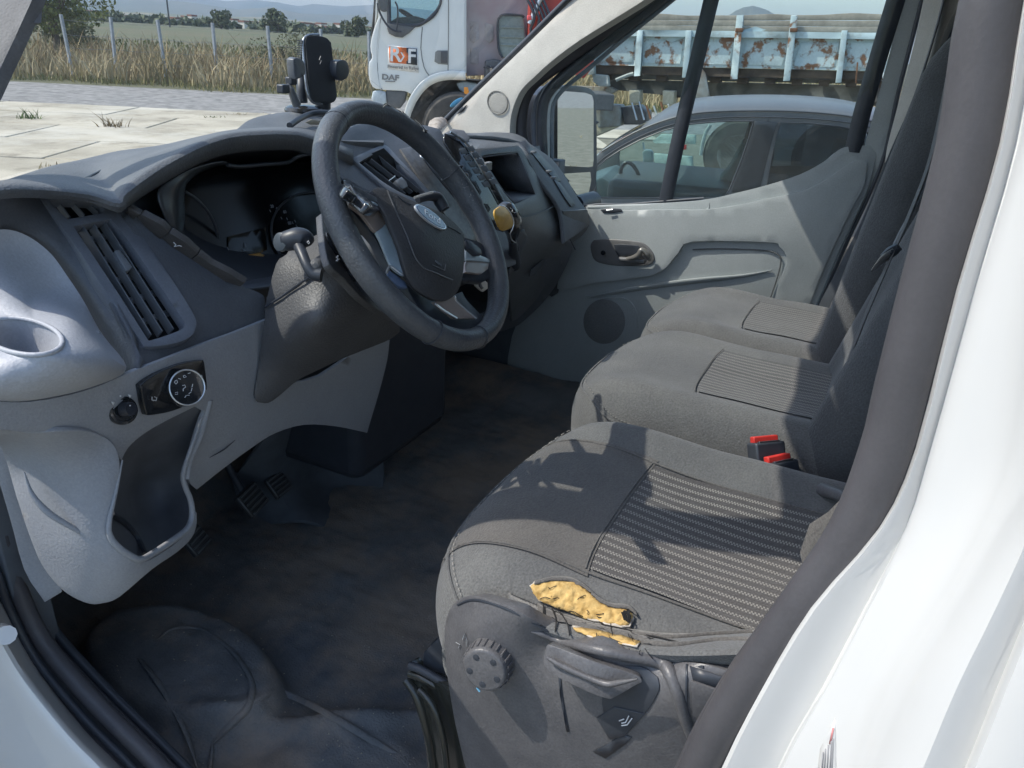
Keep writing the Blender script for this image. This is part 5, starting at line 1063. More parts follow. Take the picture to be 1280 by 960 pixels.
for q in (((196, 800), (215, 786), (250, 786), (288, 812), (314, 850), (312, 880), (292, 902), (266, 925)), ((262, 935), (300, 896), (335, 868), (360, 868), (410, 892), (470, 928), (520, 955)), ((266, 925), (262, 960), (258, 990)), ((120, 770), (180, 830), (225, 900), (250, 970))):
    tube('moulded_rib', [dms(a, b, 0) for a, b in q], [.001]+[.0065]*(len(q)-2)+[.001], m_mat, fm, n=8, flat=.6)
rd = random.Random(5); vs = []; fs = []
for i in range(380):
    x = rd.uniform(.6, 1.05); y = rd.uniform(.35, 1.25) if i > 150 else rd.uniform(.35, .65); s = rd.uniform(.0005, .0022); c = V(x, y, fz(x, y)+s*.6); b0 = len(vs)
    vs += [c+V(s, 0, 0), c+V(-s, s*.5, 0), c+V(0, -s, 0), c+V(0, 0, s)]; fs += [(b0, b0+1, b0+3), (b0+1, b0+2, b0+3), (b0+2, b0, b0+3)]
o = mk('grit', vs, fs, mat('grit_pale', (.4, .36, .28), .9), fm, smooth=False); o['kind'] = 'stuff'
# dark moulded tunnel box in the footwell
sheet('footwell_moulding', [(330, 552), (350, 538), (390, 531), (440, 533), (470, 540), (478, 560), (479, 610), (470, 670), (466, 678), (430, 668), (380, 650), (340, 655), (300, 640), (290, 600)], [(330, 552, 1.14), (390, 531, 1.15), (470, 540, 1.08), (466, 678, 1.0), (380, 650, 1.1), (300, 640, 1.30), (400, 600, 1.2)], m_dark, fm, step=14, solid=.01, bev=.006)
def pedal(lab, cx, cy, yy, w_, h_, tilt):
    p = thing('foot_pedal', lab, 'pedal', P(cx, cy, y=yy), 'pedals in the driver footwell')
    o = P(cx, cy, y=yy); R = Matrix.Rotation(tilt, 3, 'Z') @ Matrix.Rotation(radians(-38), 3, 'X')
    box('pedal_pad', o, (w_, .014, h_), mat('pedal_rubber', (.06, .062, .065), .35), p, R, bev=.004)
    for k in range(5): box('pad_rib', o+R @ V(0, -.009, -h_/2+h_*(k+.5)/5), (w_*.86, .005, h_*.07), mat('pedal_rib', (.14, .145, .15), .3), p, R, bev=.001)
    tube('pedal_arm', [o+R @ V(0, .01, h_*.2), o+V(.01, .09, .10), o+V(.02, .14, .30)], .009, m_blk, p, n=8)
pedal('ribbed clutch pedal, frontmost one below the dash', 315, 625, 1.16, .075, .06, .25)
pedal('ribbed brake pedal beside the dark footwell moulding', 348, 606, 1.18, .06, .055, .1)
pedal('small ribbed foot pad half hidden under the storage pocket', 243, 674, 1.16, .06, .06, .3)
# ================================================================== PASSENGER DOOR
pd_ = thing('passenger_door', 'grey inner door panel with window on the far side of the cab', 'door', (2.35, .5, .7))
xb = [(735, 258, 2.30), (1090, 185, 2.34), (1010, 410, 2.30), (700, 470, 2.31), (900, 330, 2.274), (840, 360, 2.272), (950, 390, 2.282), (760, 370, 2.275), (960, 325, 2.274)]
base = [(722, 262), (740, 257), (780, 258), (829, 254), (880, 250), (925, 240), (960, 231), (1000, 218), (1030, 202), (1045, 190), (1056, 184), (1078, 182), (1090, 183), (1096, 187), (1094, 200), (1086, 232), (1072, 265), (1050, 310), (1030, 358), (1014, 395), (1008, 420), (980, 560), (700, 560), (640, 500), (640, 420), (680, 340), (715, 290)]
dpn = sheet('door_panel', base, xb, m_door, pd_, axis='x', step=14, solid=.02, bev=.003)
ov = [(722, 266), (740, 262), (780, 263), (829, 262), (880, 262), (925, 256), (960, 248), (1000, 240), (1030, 226), (1050, 212), (1070, 200), (1084, 203), (1080, 232), (1064, 262), (1046, 300), (1026, 345), (1008, 392), (1000, 425), (975, 430), (960, 400), (968, 365), (982, 332), (982, 318), (974, 308), (962, 303), (866, 302), (848, 316), (833, 334), (820, 342), (805, 346), (745, 354), (700, 362), (680, 350), (700, 310)]
xo = [(735, 262, 2.285), (1070, 200, 2.325), (1000, 425, 2.29), (962, 303, 2.262), (833, 334, 2.255), (745, 354, 2.26), (900, 280, 2.262), (700, 340, 2.27), (980, 350, 2.275), (1040, 260, 2.29)]
up_p = sheet('upper_panel', ov, xo, m_door, pd_, axis='x', step=11, solid=.02, bev=.006)
tube('panel_ridge', [P(a, b, x=2.272) for a, b in ((735, 372), (775, 364), (830, 356), (880, 350), (930, 345), (965, 338))], [.004, .012, .014, .012, .008, .002], m_door, pd_, n=12, flat=.5)
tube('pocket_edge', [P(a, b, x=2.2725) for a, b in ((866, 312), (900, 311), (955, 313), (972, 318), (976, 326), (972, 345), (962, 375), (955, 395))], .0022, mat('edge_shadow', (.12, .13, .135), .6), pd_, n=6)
# shoulder step where the upper rail kicks up
tube('rail_roll', [P(a, b, x=c) for a, b, c in ((735, 259, 2.30), (829, 256, 2.30), (880, 252, 2.30), (925, 243, 2.31), (960, 234, 2.315), (1000, 221, 2.32), (1030, 205, 2.33), (1048, 191, 2.335), (1070, 185, 2.34))], .0055, m_door, pd_, n=12)
tube('rail_crease', [P(a, b, x=2.283) for a, b in ((800, 268), (860, 268), (884, 262), (886, 254))], [.001, .003, .003, .001], m_door, pd_, n=8)
sp_ = sheet('speaker_grille', [(755+26*cos(t), 402+28*sin(t)) for t in np.linspace(0, 2*pi, 30, endpoint=False)], None, mat('speaker_mesh', (.25, .26, .265), .7, (.15, .155, .16), 700, bump=1, bscale=600), pd_, axis=drape(dpn), step=12, solid=.004, off=.003)
tube('panel_crease', [drape(dpn)(a, b) for a, b in ((732, 371), (770, 372), (786, 376), (795, 390), (797, 410))], .0035, m_door, pd_, n=8)
sheet('window_switch', [(750, 262), (765, 260), (776, 261), (778, 264), (768, 266), (754, 266)], None, m_blk, pd_, axis=drape(up_p), step=6, solid=.004, off=.004)
tube('switch_light', [P(758, 263, x=2.268), P(766, 262, x=2.268)], .0025, m_chrome, pd_, n=6, sub=1)
hdl = sheet('door_handle', [(738, 306), (742, 300), (760, 299), (790, 301), (806, 305), (816, 316), (818, 325), (812, 331), (790, 333), (760, 331), (744, 326), (739, 316)], None, mat('handle_bezel', (.16, .16, .162), .4), pd_, axis=drape(up_p), step=8, solid=.006, bev=.002, off=.004)
sheet('handle_cavity', [(767, 306), (775, 305), (798, 307), (801, 312), (798, 318), (788, 320), (773, 321), (769, 314)], [(785, 312, 2.246)], m_blk, hdl, axis='x', step=8, solid=.002, off=.004)
tube('handle_lever', [P(a, b, x=c) for a, b, c in ((775, 325, 2.242), (788, 323, 2.235), (798, 319, 2.228), (802, 312, 2.228), (810, 319, 2.235), (812, 325, 2.242))], [.006, .007, .009, .007, .010, .006], mat('lever_satin', (.30, .29, .27), .3, metal=.4), hdl, n=12)
tube('pull_bar', [P(a, b, x=2.238) for a, b in ((774, 324), (790, 325), (806, 327))], .008, mat('handle_bezel', (.1, .1, .1), .4), hdl, n=10)
lathe('lock_button', [(.008, 0), (.007, .004)], P(754, 316, x=2.25), V(-1, 0, 0), m_gloss, hdl, n=12)
# far window
g_pw = glass('passenger_window_glass', (.84, .93, .91), .8, .03)
sheet('window_glass', [(676, 186), (676, 130), (690, 104), (740, 62), (800, 8), (850, -40), (1130, -40), (1118, 10), (1100, 70), (1074, 186), (1045, 200), (960, 238), (829, 262), (745, 262), (700, 230)], [(740, 255, 2.345), (1090, 180, 2.345), (850, -40, 2.30), (1120, -20, 2.30)], g_pw, pd_, axis='x', step=60, solid=0, bev=0)
tube('window_divider', [P(a, b, x=2.335) for a, b in ((831, 256), (849, 170), (870, 80), (889, 0), (902, -50))], .0215, m_blk, pd_, n=8, flat=.45, upv=(1, 0, 0))
tube('window_channel', [P(a, b, x=2.34) for a, b in ((1066, 190), (1078, 140), (1094, 85), (1112, 25), (1126, -20), (1136, -50))], .022, m_blk, pd_, n=8, flat=.5, upv=(1, 0, 0))
tube('window_frame', [P(a, b, x=2.345) for a, b in ((681, 230), (678, 190), (677, 150), (681, 124), (695, 104), (730, 75), (770, 43), (815, 7), (852, -23), (910, -70))], .018, m_blk, pd_, n=10)
tube('window_frame', [P(a, b, x=2.355) for a, b in ((691, 250), (690, 200), (690, 150), (693, 128), (706, 110), (738, 84), (778, 50), (823, 14), (860, -16))], .007, m_vfr, pd_, n=8)
tube('window_seal', [P(a, b, x=2.33) for a, b in ((715, 262), (745, 256), (780, 256), (829, 252), (880, 248))], .005, m_blk, pd_, n=8)
tube('mirror_mount', [P(720, 256, x=2.38), P(742, 250, x=2.50)], .03, m_blk, pd_, n=10, sub=1)
# outside mirror of that door
mr = sheet('door_mirror', [(673, 128), (679, 117), (690, 110), (712, 107), (732, 109), (741, 114), (745, 126), (746, 190), (745, 225), (741, 240), (731, 249), (722, 252), (716, 240), (700, 225), (685, 215), (676, 206)], [(673, 128, 1.13), (745, 126, 1.12), (722, 250, 1.10), (676, 206, 1.13)], m_blk, pd_, step=10, solid=.06, bev=.003)
sheet('mirror_housing', [(673, 128), (680, 116), (692, 110), (702, 112), (694, 120), (692, 130), (692, 205), (676, 206)], [(673, 128, 1.12), (692, 205, 1.105)], mat('mirror_cap_grey', (.28, .30, .31), .4), mr, step=8, solid=.01, bev=.003, off=.012)
tube('cap_line', [P(684, 114, y=1.09), P(682, 160, y=1.09), P(684, 206, y=1.09)], .002, m_blk, mr, n=5)
mgn = V(-.22, -.97, .03).normalized()
m_mir = mat('mirror_silver', (.82, .85, .87), .015, (.80, .83, .85), 4, metal=1)
sheet('mirror_glass', [(697, 122), (700, 116), (706, 114), (732, 116), (740, 119), (742, 126), (742, 200), (741, 208), (736, 209), (697, 207)], [(0, 0, 0)], m_mir, mr, axis=(P(720, 160, y=1.085), mgn), smooth=0, step=40, solid=0, bev=0)
sheet('mirror_glass', [(705, 217), (738, 215), (739, 226), (736, 240), (728, 247), (721, 243), (712, 230)], [(0, 0, 0)], m_mir, mr, axis=(P(722, 230, y=1.078), mgn), smooth=0, step=40, solid=0, bev=0)
# ================================================================== GROUND OUTSIDE
def struct(o, k='structure'): o['kind'] = k; return o
def az(px, py=60):
    v = P(px, py, d=1)-CAM; return V(v.x, v.y, 0).normalized()
m_field = mat('field_grass', (.085, .10, .045), .95, (.12, .11, .06), .02, detail=8, ramp=(.4, .6))
m_gravel = mat('gravel_grey', (.30, .285, .265), .95, (.17, .162, .15), 3.5, bump=1, bscale=9, detail=10, ramp=(.38, .6))
m_conc = mat('concrete_slab', (.52, .465, .36), .9, (.31, .275, .205), .55, bump=.8, bscale=40, detail=10, ramp=(.32, .62))
t = m_conc.node_tree; b = t.nodes['Principled BSDF']; src = b.inputs['Base Color'].links[0].from_socket; tc = t.nodes.new('ShaderNodeTexCoord')
geo = t.nodes.new('ShaderNodeNewGeometry')
for sc_, lo, hi, col, a_ in ((1.1, .52, .68, (.20, .17, .12, 1), .8), (14., .6, .72, (.14, .12, .09, 1), .7), (.35, .5, .62, (.60, .56, .47, 1), .6)):
    n1 = t.nodes.new('ShaderNodeTexNoise'); n1.inputs['Scale'].default_value = sc_; n1.inputs['Detail'].default_value = 10; n1.inputs['Roughness'].default_value = .72; t.links.new(geo.outputs['Position'], n1.inputs[0])
    rp = t.nodes.new('ShaderNodeValToRGB'); rp.color_ramp.elements[0].position = lo; rp.color_ramp.elements[1].position = hi; rp.color_ramp.elements[0].color = (0, 0, 0, 1); rp.color_ramp.elements[1].color = (a_, a_, a_, 1)
    t.links.new(n1.outputs[0], rp.inputs[0]); mx = t.nodes.new('ShaderNodeMix'); mx.data_type = 'RGBA'; t.links.new(rp.outputs[0], mx.inputs['Factor']); t.links.new(src, mx.inputs['A']); mx.inputs['B'].default_value = col; src = mx.outputs['Result']
t.links.new(src, b.inputs['Base Color'])
g1, g2 = P(0, 99, z=0), P(450, 121, z=0); e = (g2-g1).normalized(); nn_ = V(-e.y, e.x, 0)
if nn_.dot(g1) < 0: nn_ = -nn_
def flat(name, a0, a1, b0, b1, o, z, m, nx=2, ny=2):
    vs = [o+e*(a0+(a1-a0)*i/(nx-1))+nn_*(b0+(b1-b0)*j/(ny-1)) for j in range(ny) for i in range(nx)]; vs = [V(v.x, v.y, z) for v in vs]
    fs = [(j*nx+i, j*nx+i+1, (j+1)*nx+i+1, (j+1)*nx+i) for j in range(ny-1) for i in range(nx-1)]
    return struct(mk(name, vs, fs, m, None, smooth=False))
S_ = 14000
mk_g = mk('ground', [V(-S_, -S_, -.06), V(S_, -S_, -.06), V(S_, S_, -.06), V(-S_, S_, -.06)], [(0, 1, 2, 3)], m_field, None, smooth=False); struct(mk_g)
flat('gravel_road', -60, 120, -60, 0, g1, -.045, m_gravel)
c1, c2 = P(0, 124, z=0), P(330, 143, z=0); cmid = (c1+c2)/2; cb = (cmid-g1).dot(nn_)
yard = flat('concrete_yard', -50, 60, -70, 0, g1+nn_*(cb-.02), -.03, mat('joint_soil', (.24, .22, .17), .95, (.15, .14, .1), 4))
sh_me = None; k = 0; rs = random.Random(3)
LX, LY = 3.0, 2.0
for j in range(9):
    for i in range(-6, 24):
        c = g1+nn_*(cb-LY*(j+.5))+e*(i*LX+(LX/2 if j % 2 else 0)-4)
        q = c-CAM; zz = q.dot(fw)
        if zz < 2: continue
        sx_ = 640+F*q.dot(rt)/zz; sy_ = 480-F*q.dot(up)/zz
        if not (-160 < sx_ < 760 and 60 < sy_ < 420): continue
        if sh_me is None:
            o = box('slab', (0, 0, 0), (LX-.04, LY-.04, .05), m_conc, yard, bev=.012); o.modifiers.clear(); sh_me = o.data
            bm = bmesh.new(); bm.from_mesh(sh_me); bmesh.ops.bevel(bm, geom=bm.edges[:], offset=.012, segments=1, affect='EDGES'); bm.to_mesh(sh_me); bm.free()
        else: o = bpy.data.objects.new('slab', sh_me); C.objects.link(o); o.parent = yard
        o.matrix_parent_inverse = Matrix.Identity(4)
        o.location = (c.x, c.y, -.022+rs.uniform(-.006, .006)); o.rotation_euler = (rs.uniform(-.003, .003), rs.uniform(-.003, .003), atan2(e.y, e.x)+rs.uniform(-.004, .004))
def blades(name, n, fpos, h0, h1, wd, m, seed, lean=.25, parent=None, kind='stuff'):
    r = np.random.default_rng(seed); pos = fpos(r, n); n = len(pos); h = r.uniform(h0, h1, n)*r.uniform(.6, 1, n); q_ = pos[:, 0]*.9+pos[:, 1]*1.3; h = h*(.82+.22*np.sin(q_*.7)*np.sin(pos[:, 0]*.37)+.14*np.sin(pos[:, 0]*2.3-pos[:, 1]*1.9)); a = r.uniform(0, pi, n); l = r.normal(0, lean, (n, 2))
    w_ = wd*r.uniform(.5, 1.4, n); d = np.c_[np.cos(a)*w_, np.sin(a)*w_, np.zeros(n)]; base = np.c_[pos, np.full(n, -.04)] if pos.shape[1] == 2 else pos
    tip = base+np.c_[l*h[:, None], h]; mid = base+np.c_[l*h[:, None]*.35, h*.55]
    v = np.stack([base-d, base+d, mid-d*.8, mid+d*.8, tip], 1).reshape(-1, 3); o = np.arange(n)*5
    me = bpy.data.meshes.new(name); me.vertices.add(n*5); me.vertices.foreach_set('co', v.ravel())
    idx = np.concatenate([np.stack([o, o+1, o+3, o+2], 1).ravel(), np.stack([o+2, o+3, o+4], 1).ravel()]); me.loops.add(len(idx)); me.loops.foreach_set('vertex_index', idx.astype(np.int32))
    ls = np.concatenate([np.arange(n)*4, n*4+np.arange(n)*3]); me.polygons.add(2*n); me.polygons.foreach_set('loop_start', ls.astype(np.int32)); me.update(); me.validate()
    ob = link(name, me, m, parent, smooth=False)
    if kind: ob['kind'] = kind
    return ob
m_dry = mat('dry_weeds', (.50, .41, .25), .95, (.24, .20, .11), .38, detail=7, ramp=(.40, .58), spec=.1)
m_dry2 = mat('reddish_weeds', (.36, .25, .16), .95, (.33, .28, .15), .8, spec=.1)
def band(b0, b1, a0=-12, a1=75):
    def f_(r, n):
        a = r.uniform(a0, a1, n); b = r.uniform(0, 1, n)**1.0*(b1-b0)+b0
        b = b+np.sin(a*1.7)*.35+np.sin(a*.6)*.5*(b < 1.5)
        p = np.array([g1.x, g1.y])[None]+np.outer(a, [e.x, e.y])+np.outer(b, [nn_.x, nn_.y]); return p
    return f_
blades('dry_grass', 42000, band(1.2, 12), .45, 1.45, .022, m_dry, 1, lean=.42)
blades('dry_grass', 9000, band(.2, 2.2), .12, .4, .02, mat('short_green_weeds', (.16, .17, .07), .95, (.3, .25, .12), .9, spec=.1), 2)
blades('dry_grass', 14000, band(3, 16), .8, 1.8, .028, m_dry2, 3, lean=.35)
def joints(r, n):
    j = r.integers(0, 9, n); a = r.uniform(-22, 60, n); b = cb-2.0*j+r.normal(0, .05, n); a = a*0+np.where(noise_mask(a, r), a, a+200); return np.array([g1.x, g1.y])[None]+np.outer(a, [e.x, e.y])+np.outer(b, [nn_.x, nn_.y])
def noise_mask(a, r): return np.sin(a*2.1)+np.sin(a*.73+1)+r.normal(0, .5, len(a)) > .9
blades('joint_grass', 5000, joints, .03, .12, .008, m_dry, 21)
blades('field_stubble', 9000, band(16, 60, -20, 140), .25, .6, .06, mat('field_green', (.10, .13, .05), .95, (.19, .18, .09), .1, spec=.1), 4)
def clump(px, py, lab, n, h, m, seed, grp=None):
    c = P(px, py, z=-.02); t = thing('weed', lab, 'weed', c)
    blades('leaf', n, lambda r, k: np.c_[r.normal(c.x, .10, k), r.normal(c.y, .10, k)], h*.4, h, .012, m, seed, lean=.5, parent=t, kind='stuff'); return t
clump(38, 150, 'leafy green weed in a concrete joint, nearest the left edge', 50, .42, mat('weed_green', (.10, .15, .04), .9), 11)
clump(141, 160, 'dry brown twiggy weed standing alone on the concrete', 46, .50, mat('weed_brown', (.24, .18, .10), .9), 12)
clump(268, 148, 'small low green tuft at the gravel edge of the concrete', 34, .22, MATS['weed_green'], 13)
clump(300, 144, 'yellowish tuft at the gravel edge behind the dash hump', 34, .2, m_dry, 14)
clump(62, 213, 'short dry tuft in the nearest concrete joint', 20, .14, m_dry, 15)
# fence
m_post = mat('concrete_post', (.36, .39, .42), .9, (.27, .29, .31), 8)
fn = thing('wire_fence', 'wire fence on thin concrete posts running through the dry weeds', 'fence', P(200, 84, z=0))
pb_ = []
for a, b in ((85, 64), (143, 66), (205, 83), (271, 86), (338, 74), (404, 92), (462, 96)):
    c = g1+nn_*3.4; dd_ = az(a, b); t_ = (c-CAM); t_.z = 0; k_ = t_.dot(nn_)/dd_.dot(nn_); q = V(CAM.x, CAM.y, 0)+dd_*k_; pb_.append(q)
    R = Matrix.Rotation(rs.uniform(-.05, .05), 3, 'Y') @ Matrix.Rotation(rs.uniform(-.05, .05), 3, 'X')
    box('post', q+V(0, 0, .93), (.09, .09, 1.96), m_post, fn, R, bev=.01)
for h in (.5, .9, 1.3, 1.75):
    q = []
    for i in range(len(pb_)):
        q.append(pb_[i]+V(0, 0, h))
        if i < len(pb_)-1: q.append((pb_[i]+pb_[i+1])/2+V(0, 0, h-.04))
    tube('wire', q, .007, mat('fence_wire', (.25, .25, .25), .6), fn, n=4, sub=2)
# trees
def crown(name, c, R, n, leaf, m, parent, seed, squash=.8, nc=14):
    r = np.random.default_rng(seed); cen = r.normal(0, .45, (nc, 3)); cen = cen/np.maximum(1, np.linalg.norm(cen, axis=1))[:, None]; rad = r.uniform(.28, .55, nc)
    k = r.integers(0, nc, n); d = r.normal(0, 1, (n, 3)); d /= np.linalg.norm(d, axis=1)[:, None]; p = cen[k]+d*(rad[k]*r.uniform(.6, 1.08, n)**.5)[:, None]
    p = p*np.array([1, 1, squash])*R+np.array(c); u = r.normal(0, 1, (n, 3)); u /= np.linalg.norm(u, axis=1)[:, None]; w_ = np.cross(u, r.normal(0, 1, (n, 3))); w_ /= np.linalg.norm(w_, axis=1)[:, None]
    s = (leaf*r.uniform(.5, 1.3, n))[:, None]; v = np.stack([p-u*s, p+w_*s*.5, p+u*s, p-w_*s*.5], 1).reshape(-1, 3)
    me = bpy.data.meshes.new(name); me.from_pydata(v.tolist(), [], [(i*4, i*4+1, i*4+2, i*4+3) for i in range(n)]); return link(name, me, m, parent, smooth=False)
m_leafy = mat('leaves_yellow_green', (.17, .19, .045), .7, (.07, .10, .03), 1.2, ramp=(.4, .6)); m_leafd = mat('leaves_dark', (.12, .14, .07), .8, (.075, .095, .045), .8)
def tree(lab, px, dist, h, R, n, leaf, m, seed, squash=.9, nm='leafy_tree', base=-.05):
    c = V(CAM.x, CAM.y, 0)+az(px, 50)*dist; t = thing(nm, lab, 'tree', (c.x, c.y, base))
    tube('trunk', [c, c+V(.1*R, 0, h*.3), c+V(0, .05*R, h*.7)], [R*.09, R*.07, R*.03], mat('bark', (.10, .08, .06), .9), t, n=7)
    for k in range(4):
        a = k*1.7+seed; tube('limb', [c+V(.05*R, 0, h*.28+k*.1), c+V(cos(a)*R*.4, sin(a)*R*.4, h*.55), c+V(cos(a)*R*.7, sin(a)*R*.7, h*.75)], [R*.04, R*.03, R*.01], MATS['bark'], t, n=5)
    crown('crown', (c.x, c.y, h-R*squash), R, n, leaf, m, t, seed, squash); return t
tree('yellow-green bushy tree at the left, by the start of the fence', 66, 39, 3.9, 1.7, 5200, .085, m_leafy, 3)
tree('darker green bush right behind the yellow-green tree', 92, 43, 2.5, 1.35, 3600, .08, m_leafd, 5, nm='bush')
tree('low green shrub standing among the weeds behind the phone holder', 352, 33, 1.75, 1.3, 3600, .05, mat('shrub_olive', (.17, .17, .085), .85, (.10, .11, .05), 1.5), 8, .8, nm='bush')
# far tree line and village on the plain
r = np.random.default_rng(5); pts = []
for i in range(150):
    px = r.uniform(60, 520); dist = r.uniform(650, 1100); c = az(px, 45)*dist; s = r.uniform(1.6, 4.2); n = 46
    d = r.normal(0, 1, (n, 3)); d /= np.linalg.norm(d, axis=1)[:, None]; pts.append(np.array([c.x, c.y, s*.8])+d*s*np.array([1.5, 1.5, .9])*r.uniform(.6, 1, (n, 1)))
pts = np.concatenate(pts); n = len(pts); u = r.normal(0, 1.5, (n, 3)); w_ = r.normal(0, 1.5, (n, 3)); v = np.stack([pts-u, pts+w_, pts+u, pts-w_], 1).reshape(-1, 3)
me = bpy.data.meshes.new('far_trees'); me.from_pydata(v.tolist(), [], [(i*4, i*4+1, i*4+2, i*4+3) for i in range(n)]); o = link('far_trees', me, m_leafd, smooth=False); o['kind'] = 'stuff'
for px, dist, h, R, lab in ((348, 420, 9.5, 6, 'dark round tree alone on the plain, left of the phone holder'), (447, 400, 8, 5.5, 'small round tree on the plain between phone holder and truck'), (278, 480, 9, 6, 'dark tree on the plain between two fence posts')):
    tree(lab, px, dist, h, R, 1400, .9, m_leafd, px, .8)
its = []; itr = []
for i in range(70):
    px = r.uniform(110, 480) if i < 40 else r.uniform(360, 480); dist = r.uniform(900, 1700); c = az(px, 45)*dist; w1, w2, h = r.uniform(7, 18), r.uniform(6, 10), r.uniform(4, 9)
    its.append(((c.x, c.y, h/2), (w1, w2, h))); itr.append(((c.x, c.y, h+1), (w1*1.05, w2*1.05, 1.8)))
o = join_boxes('far_village', its, mat('far_wall', (.72, .68, .6), .8)); o['kind'] = 'stuff'
o = join_boxes('far_village_roofs', itr, mat('far_roof', (.28, .13, .09), .9)); o['kind'] = 'stuff'
c = az(212, 30)*380; up_ = thing('utility_pole', 'thin dark utility pole on the plain below the hills', 'pole', (c.x, c.y, 0)); tube('pole', [c, c+V(0, 0, 12)], .35, m_blk, up_, n=6, sub=1); tube('crossarm', [c+V(-1.6, 0, 11.3), c+V(1.6, 0, 11.3)], .16, m_blk, up_, n=5, sub=1)
# hills
m_hill = mat('wooded_hills', (.075, .09, .06), 1., (.12, .115, .075), .0009, detail=8, ramp=(.42, .58)); m_hillf = mat('hill_fields', (.22, .19, .11), 1., (.085, .10, .05), .0022, detail=6, ramp=(.45, .55))
def ridge(name, prof, dist, m, depth=2600, jit=12, seed=0):
    vs = []; xs = np.linspace(prof[0][0], prof[-1][0], 150); ys = np.interp(xs, [p[0] for p in prof], [p[1] for p in prof]); K = 9
    for i, (a, b) in enumerate(zip(xs, ys)):
        d = P(a, 45, d=1)-CAM; dd_ = V(d.x, d.y, 0).normalized(); pz = P(a, b, d=1)-CAM; hgt = max(2, pz.z/math.hypot(pz.x, pz.y)*dist+1.85)
        for k in range(K):
            t = k/(K-1); q = dd_*(dist-depth*(1-t)); hh = hgt*(t**1.4)*(1+.22*sin(pi*t)*noise.noise(V(a*.03, t*3, seed)))+noise.noise(V(a*.15, t*5, seed))*jit*sin(pi*min(1, t*.9)); vs.append(V(q.x, q.y, hh-1*(1-t)))
        q = dd_*(dist+900); vs.append(V(q.x, q.y, -5))
    K += 1; fs = [(i*K+j, (i+1)*K+j, (i+1)*K+j+1, i*K+j+1) for i in range(len(xs)-1) for j in range(K-1)]
    return struct(mk(name, vs, fs, m, None))
ridge('hills', [(-300, -15), (0, -11), (80, -5), (110, -11), (160, -19), (200, -17), (236, -9), (258, -4), (285, 2), (322, 0), (349, 3), (375, 8), (394, 5), (431, 8), (469, 6), (520, 11), (640, 25), (720, 39)], 11500, m_hill)
ridge('hills', [(-300, 5), (60, 9), (110, 1), (180, -2), (240, 3), (300, 12), (340, 9), (380, 17), (430, 19), (480, 17), (560, 29), (660, 45)], 7800, m_hill, seed=3)
ridge('hills', [(-300, 11), (60, 17), (110, 14), (180, 15), (260, 20), (330, 22), (400, 28), (470, 30), (560, 39)], 4500, m_hillf, depth=2300, jit=5, seed=7)
ridge('hills', [(890, 30), (905, 20), (915, 13), (924, 9), (934, 7), (944, 9), (955, 13), (966, 19), (980, 26), (1000, 40)], 7000, m_hill, depth=900, seed=9)
# ================================================================== WHITE TRUCK
A0 = az(560, 90); O0 = V(CAM.x, CAM.y, 0)+A0*12.4; NT = -A0.copy(); NT.z = 0
def tz(name, loop, h, m, par, **k): return sheet(name, loop, [(0, 0, h)], m, par, axis=(O0, NT), **k)
def tp(a, b, h=0.): return onplane(a, b, O0, NT, h)
tk = thing('white_truck', 'white lorry cab with orange and black R F sign, parked at the yard edge', 'truck', O0)
m_tw = mat('truck_white', (.76, .77, .75), .35, (.70, .71, .69), 2, coat=.3); m_tg = mat('truck_grey', (.12, .125, .13), .6)
cabl = [(470, -70), (581, -70), (581, 91), (560, 90), (541, 93), (526, 103), (514, 118), (506, 114), (490, 113), (475, 112), (466, 109), (463, 100), (461.5, 82), (465, 72), (463, 58), (467, 38), (473, 22), (472, -20)]
win = [(487, -40), (487, 30), (500, 31), (516, 32), (528, 29), (540, 20), (548, 9), (551, -5), (551, -40)]
tz('cab', cabl, 0, m_tw, tk, holes=[win], step=12, solid=.05, bev=.01)
tz('cab_corner', [(463, 58), (467, 38), (473, 22), (476, 22), (473, 60), (472, 80), (474, 100), (477, 112), (468, 110), (462, 100), (461, 80), (465, 72)], .01, m_tw, tk, step=10, solid=.02, bev=.01)
prism('cab_front', [tp(466, 109, -.05), tp(463, 58, -.05), tp(471, 20, -.05), tp(472, -60, -.05), tp(472, -60, -.05)+V(.0, 0, .4)], -NT*2.1+V(0, 0, 0), m_tw, tk, bev=0)
prism('cab_back', [tp(579, 91, -.05), tp(579, -70, -.05), tp(583, -70, -.05), tp(583, 91, -.05)], -NT*2.1, m_tw, tk, bev=0)
prism('cab_roof', [tp(470, -68, -.02), tp(582, -70, -.02), tp(582, -74, -.02), tp(476, -74, -.02)], -NT*2.1, m_tw, tk, bev=0)
tz('side_window', win, -.02, glass('truck_glass', (.45, .66, .68), 1.2, .06), tk, step=40, solid=0, bev=0)
tz('window_surround', [(484, -40), (484, 30), (487, 33), (500, 34), (520, 34), (529, 31), (542, 22), (550, 10), (553, -4), (553, -40), (550, -40), (550, -5), (547, 8), (539, 18), (528, 27), (516, 30), (500, 29), (489, 28), (488, -40)], .02, m_blk, tk, step=14, solid=.015, bev=0)
tz('interior_seat', [(488, 27), (496, 22), (520, 20), (532, 24), (528, 32), (500, 34)], -.35, m_dark, tk, step=10, solid=.3, bev=0)
tube('truck_steering_wheel', [tp(509+9*cos(t)+2*sin(t), 18+3*sin(t)+5*cos(t), -.5) for t in np.linspace(0, 2*pi, 18, endpoint=False)], .02, m_blk, tk, n=6, sub=1, closed=True)
mm_ = tz('mirror_bracket', [(484, 29), (500, 32), (519, 34), (512, 41), (503, 47), (494, 46), (486, 42), (484, 36)], .03, m_tg, tk, step=8, solid=.05, bev=.01)
tube('mirror_arm', [tp(a, b, .25) for a, b in ((472, 4), (474, 14), (480, 26), (487, 35), (494, 39), (502, 40))], .015, m_blk, mm_, n=6)
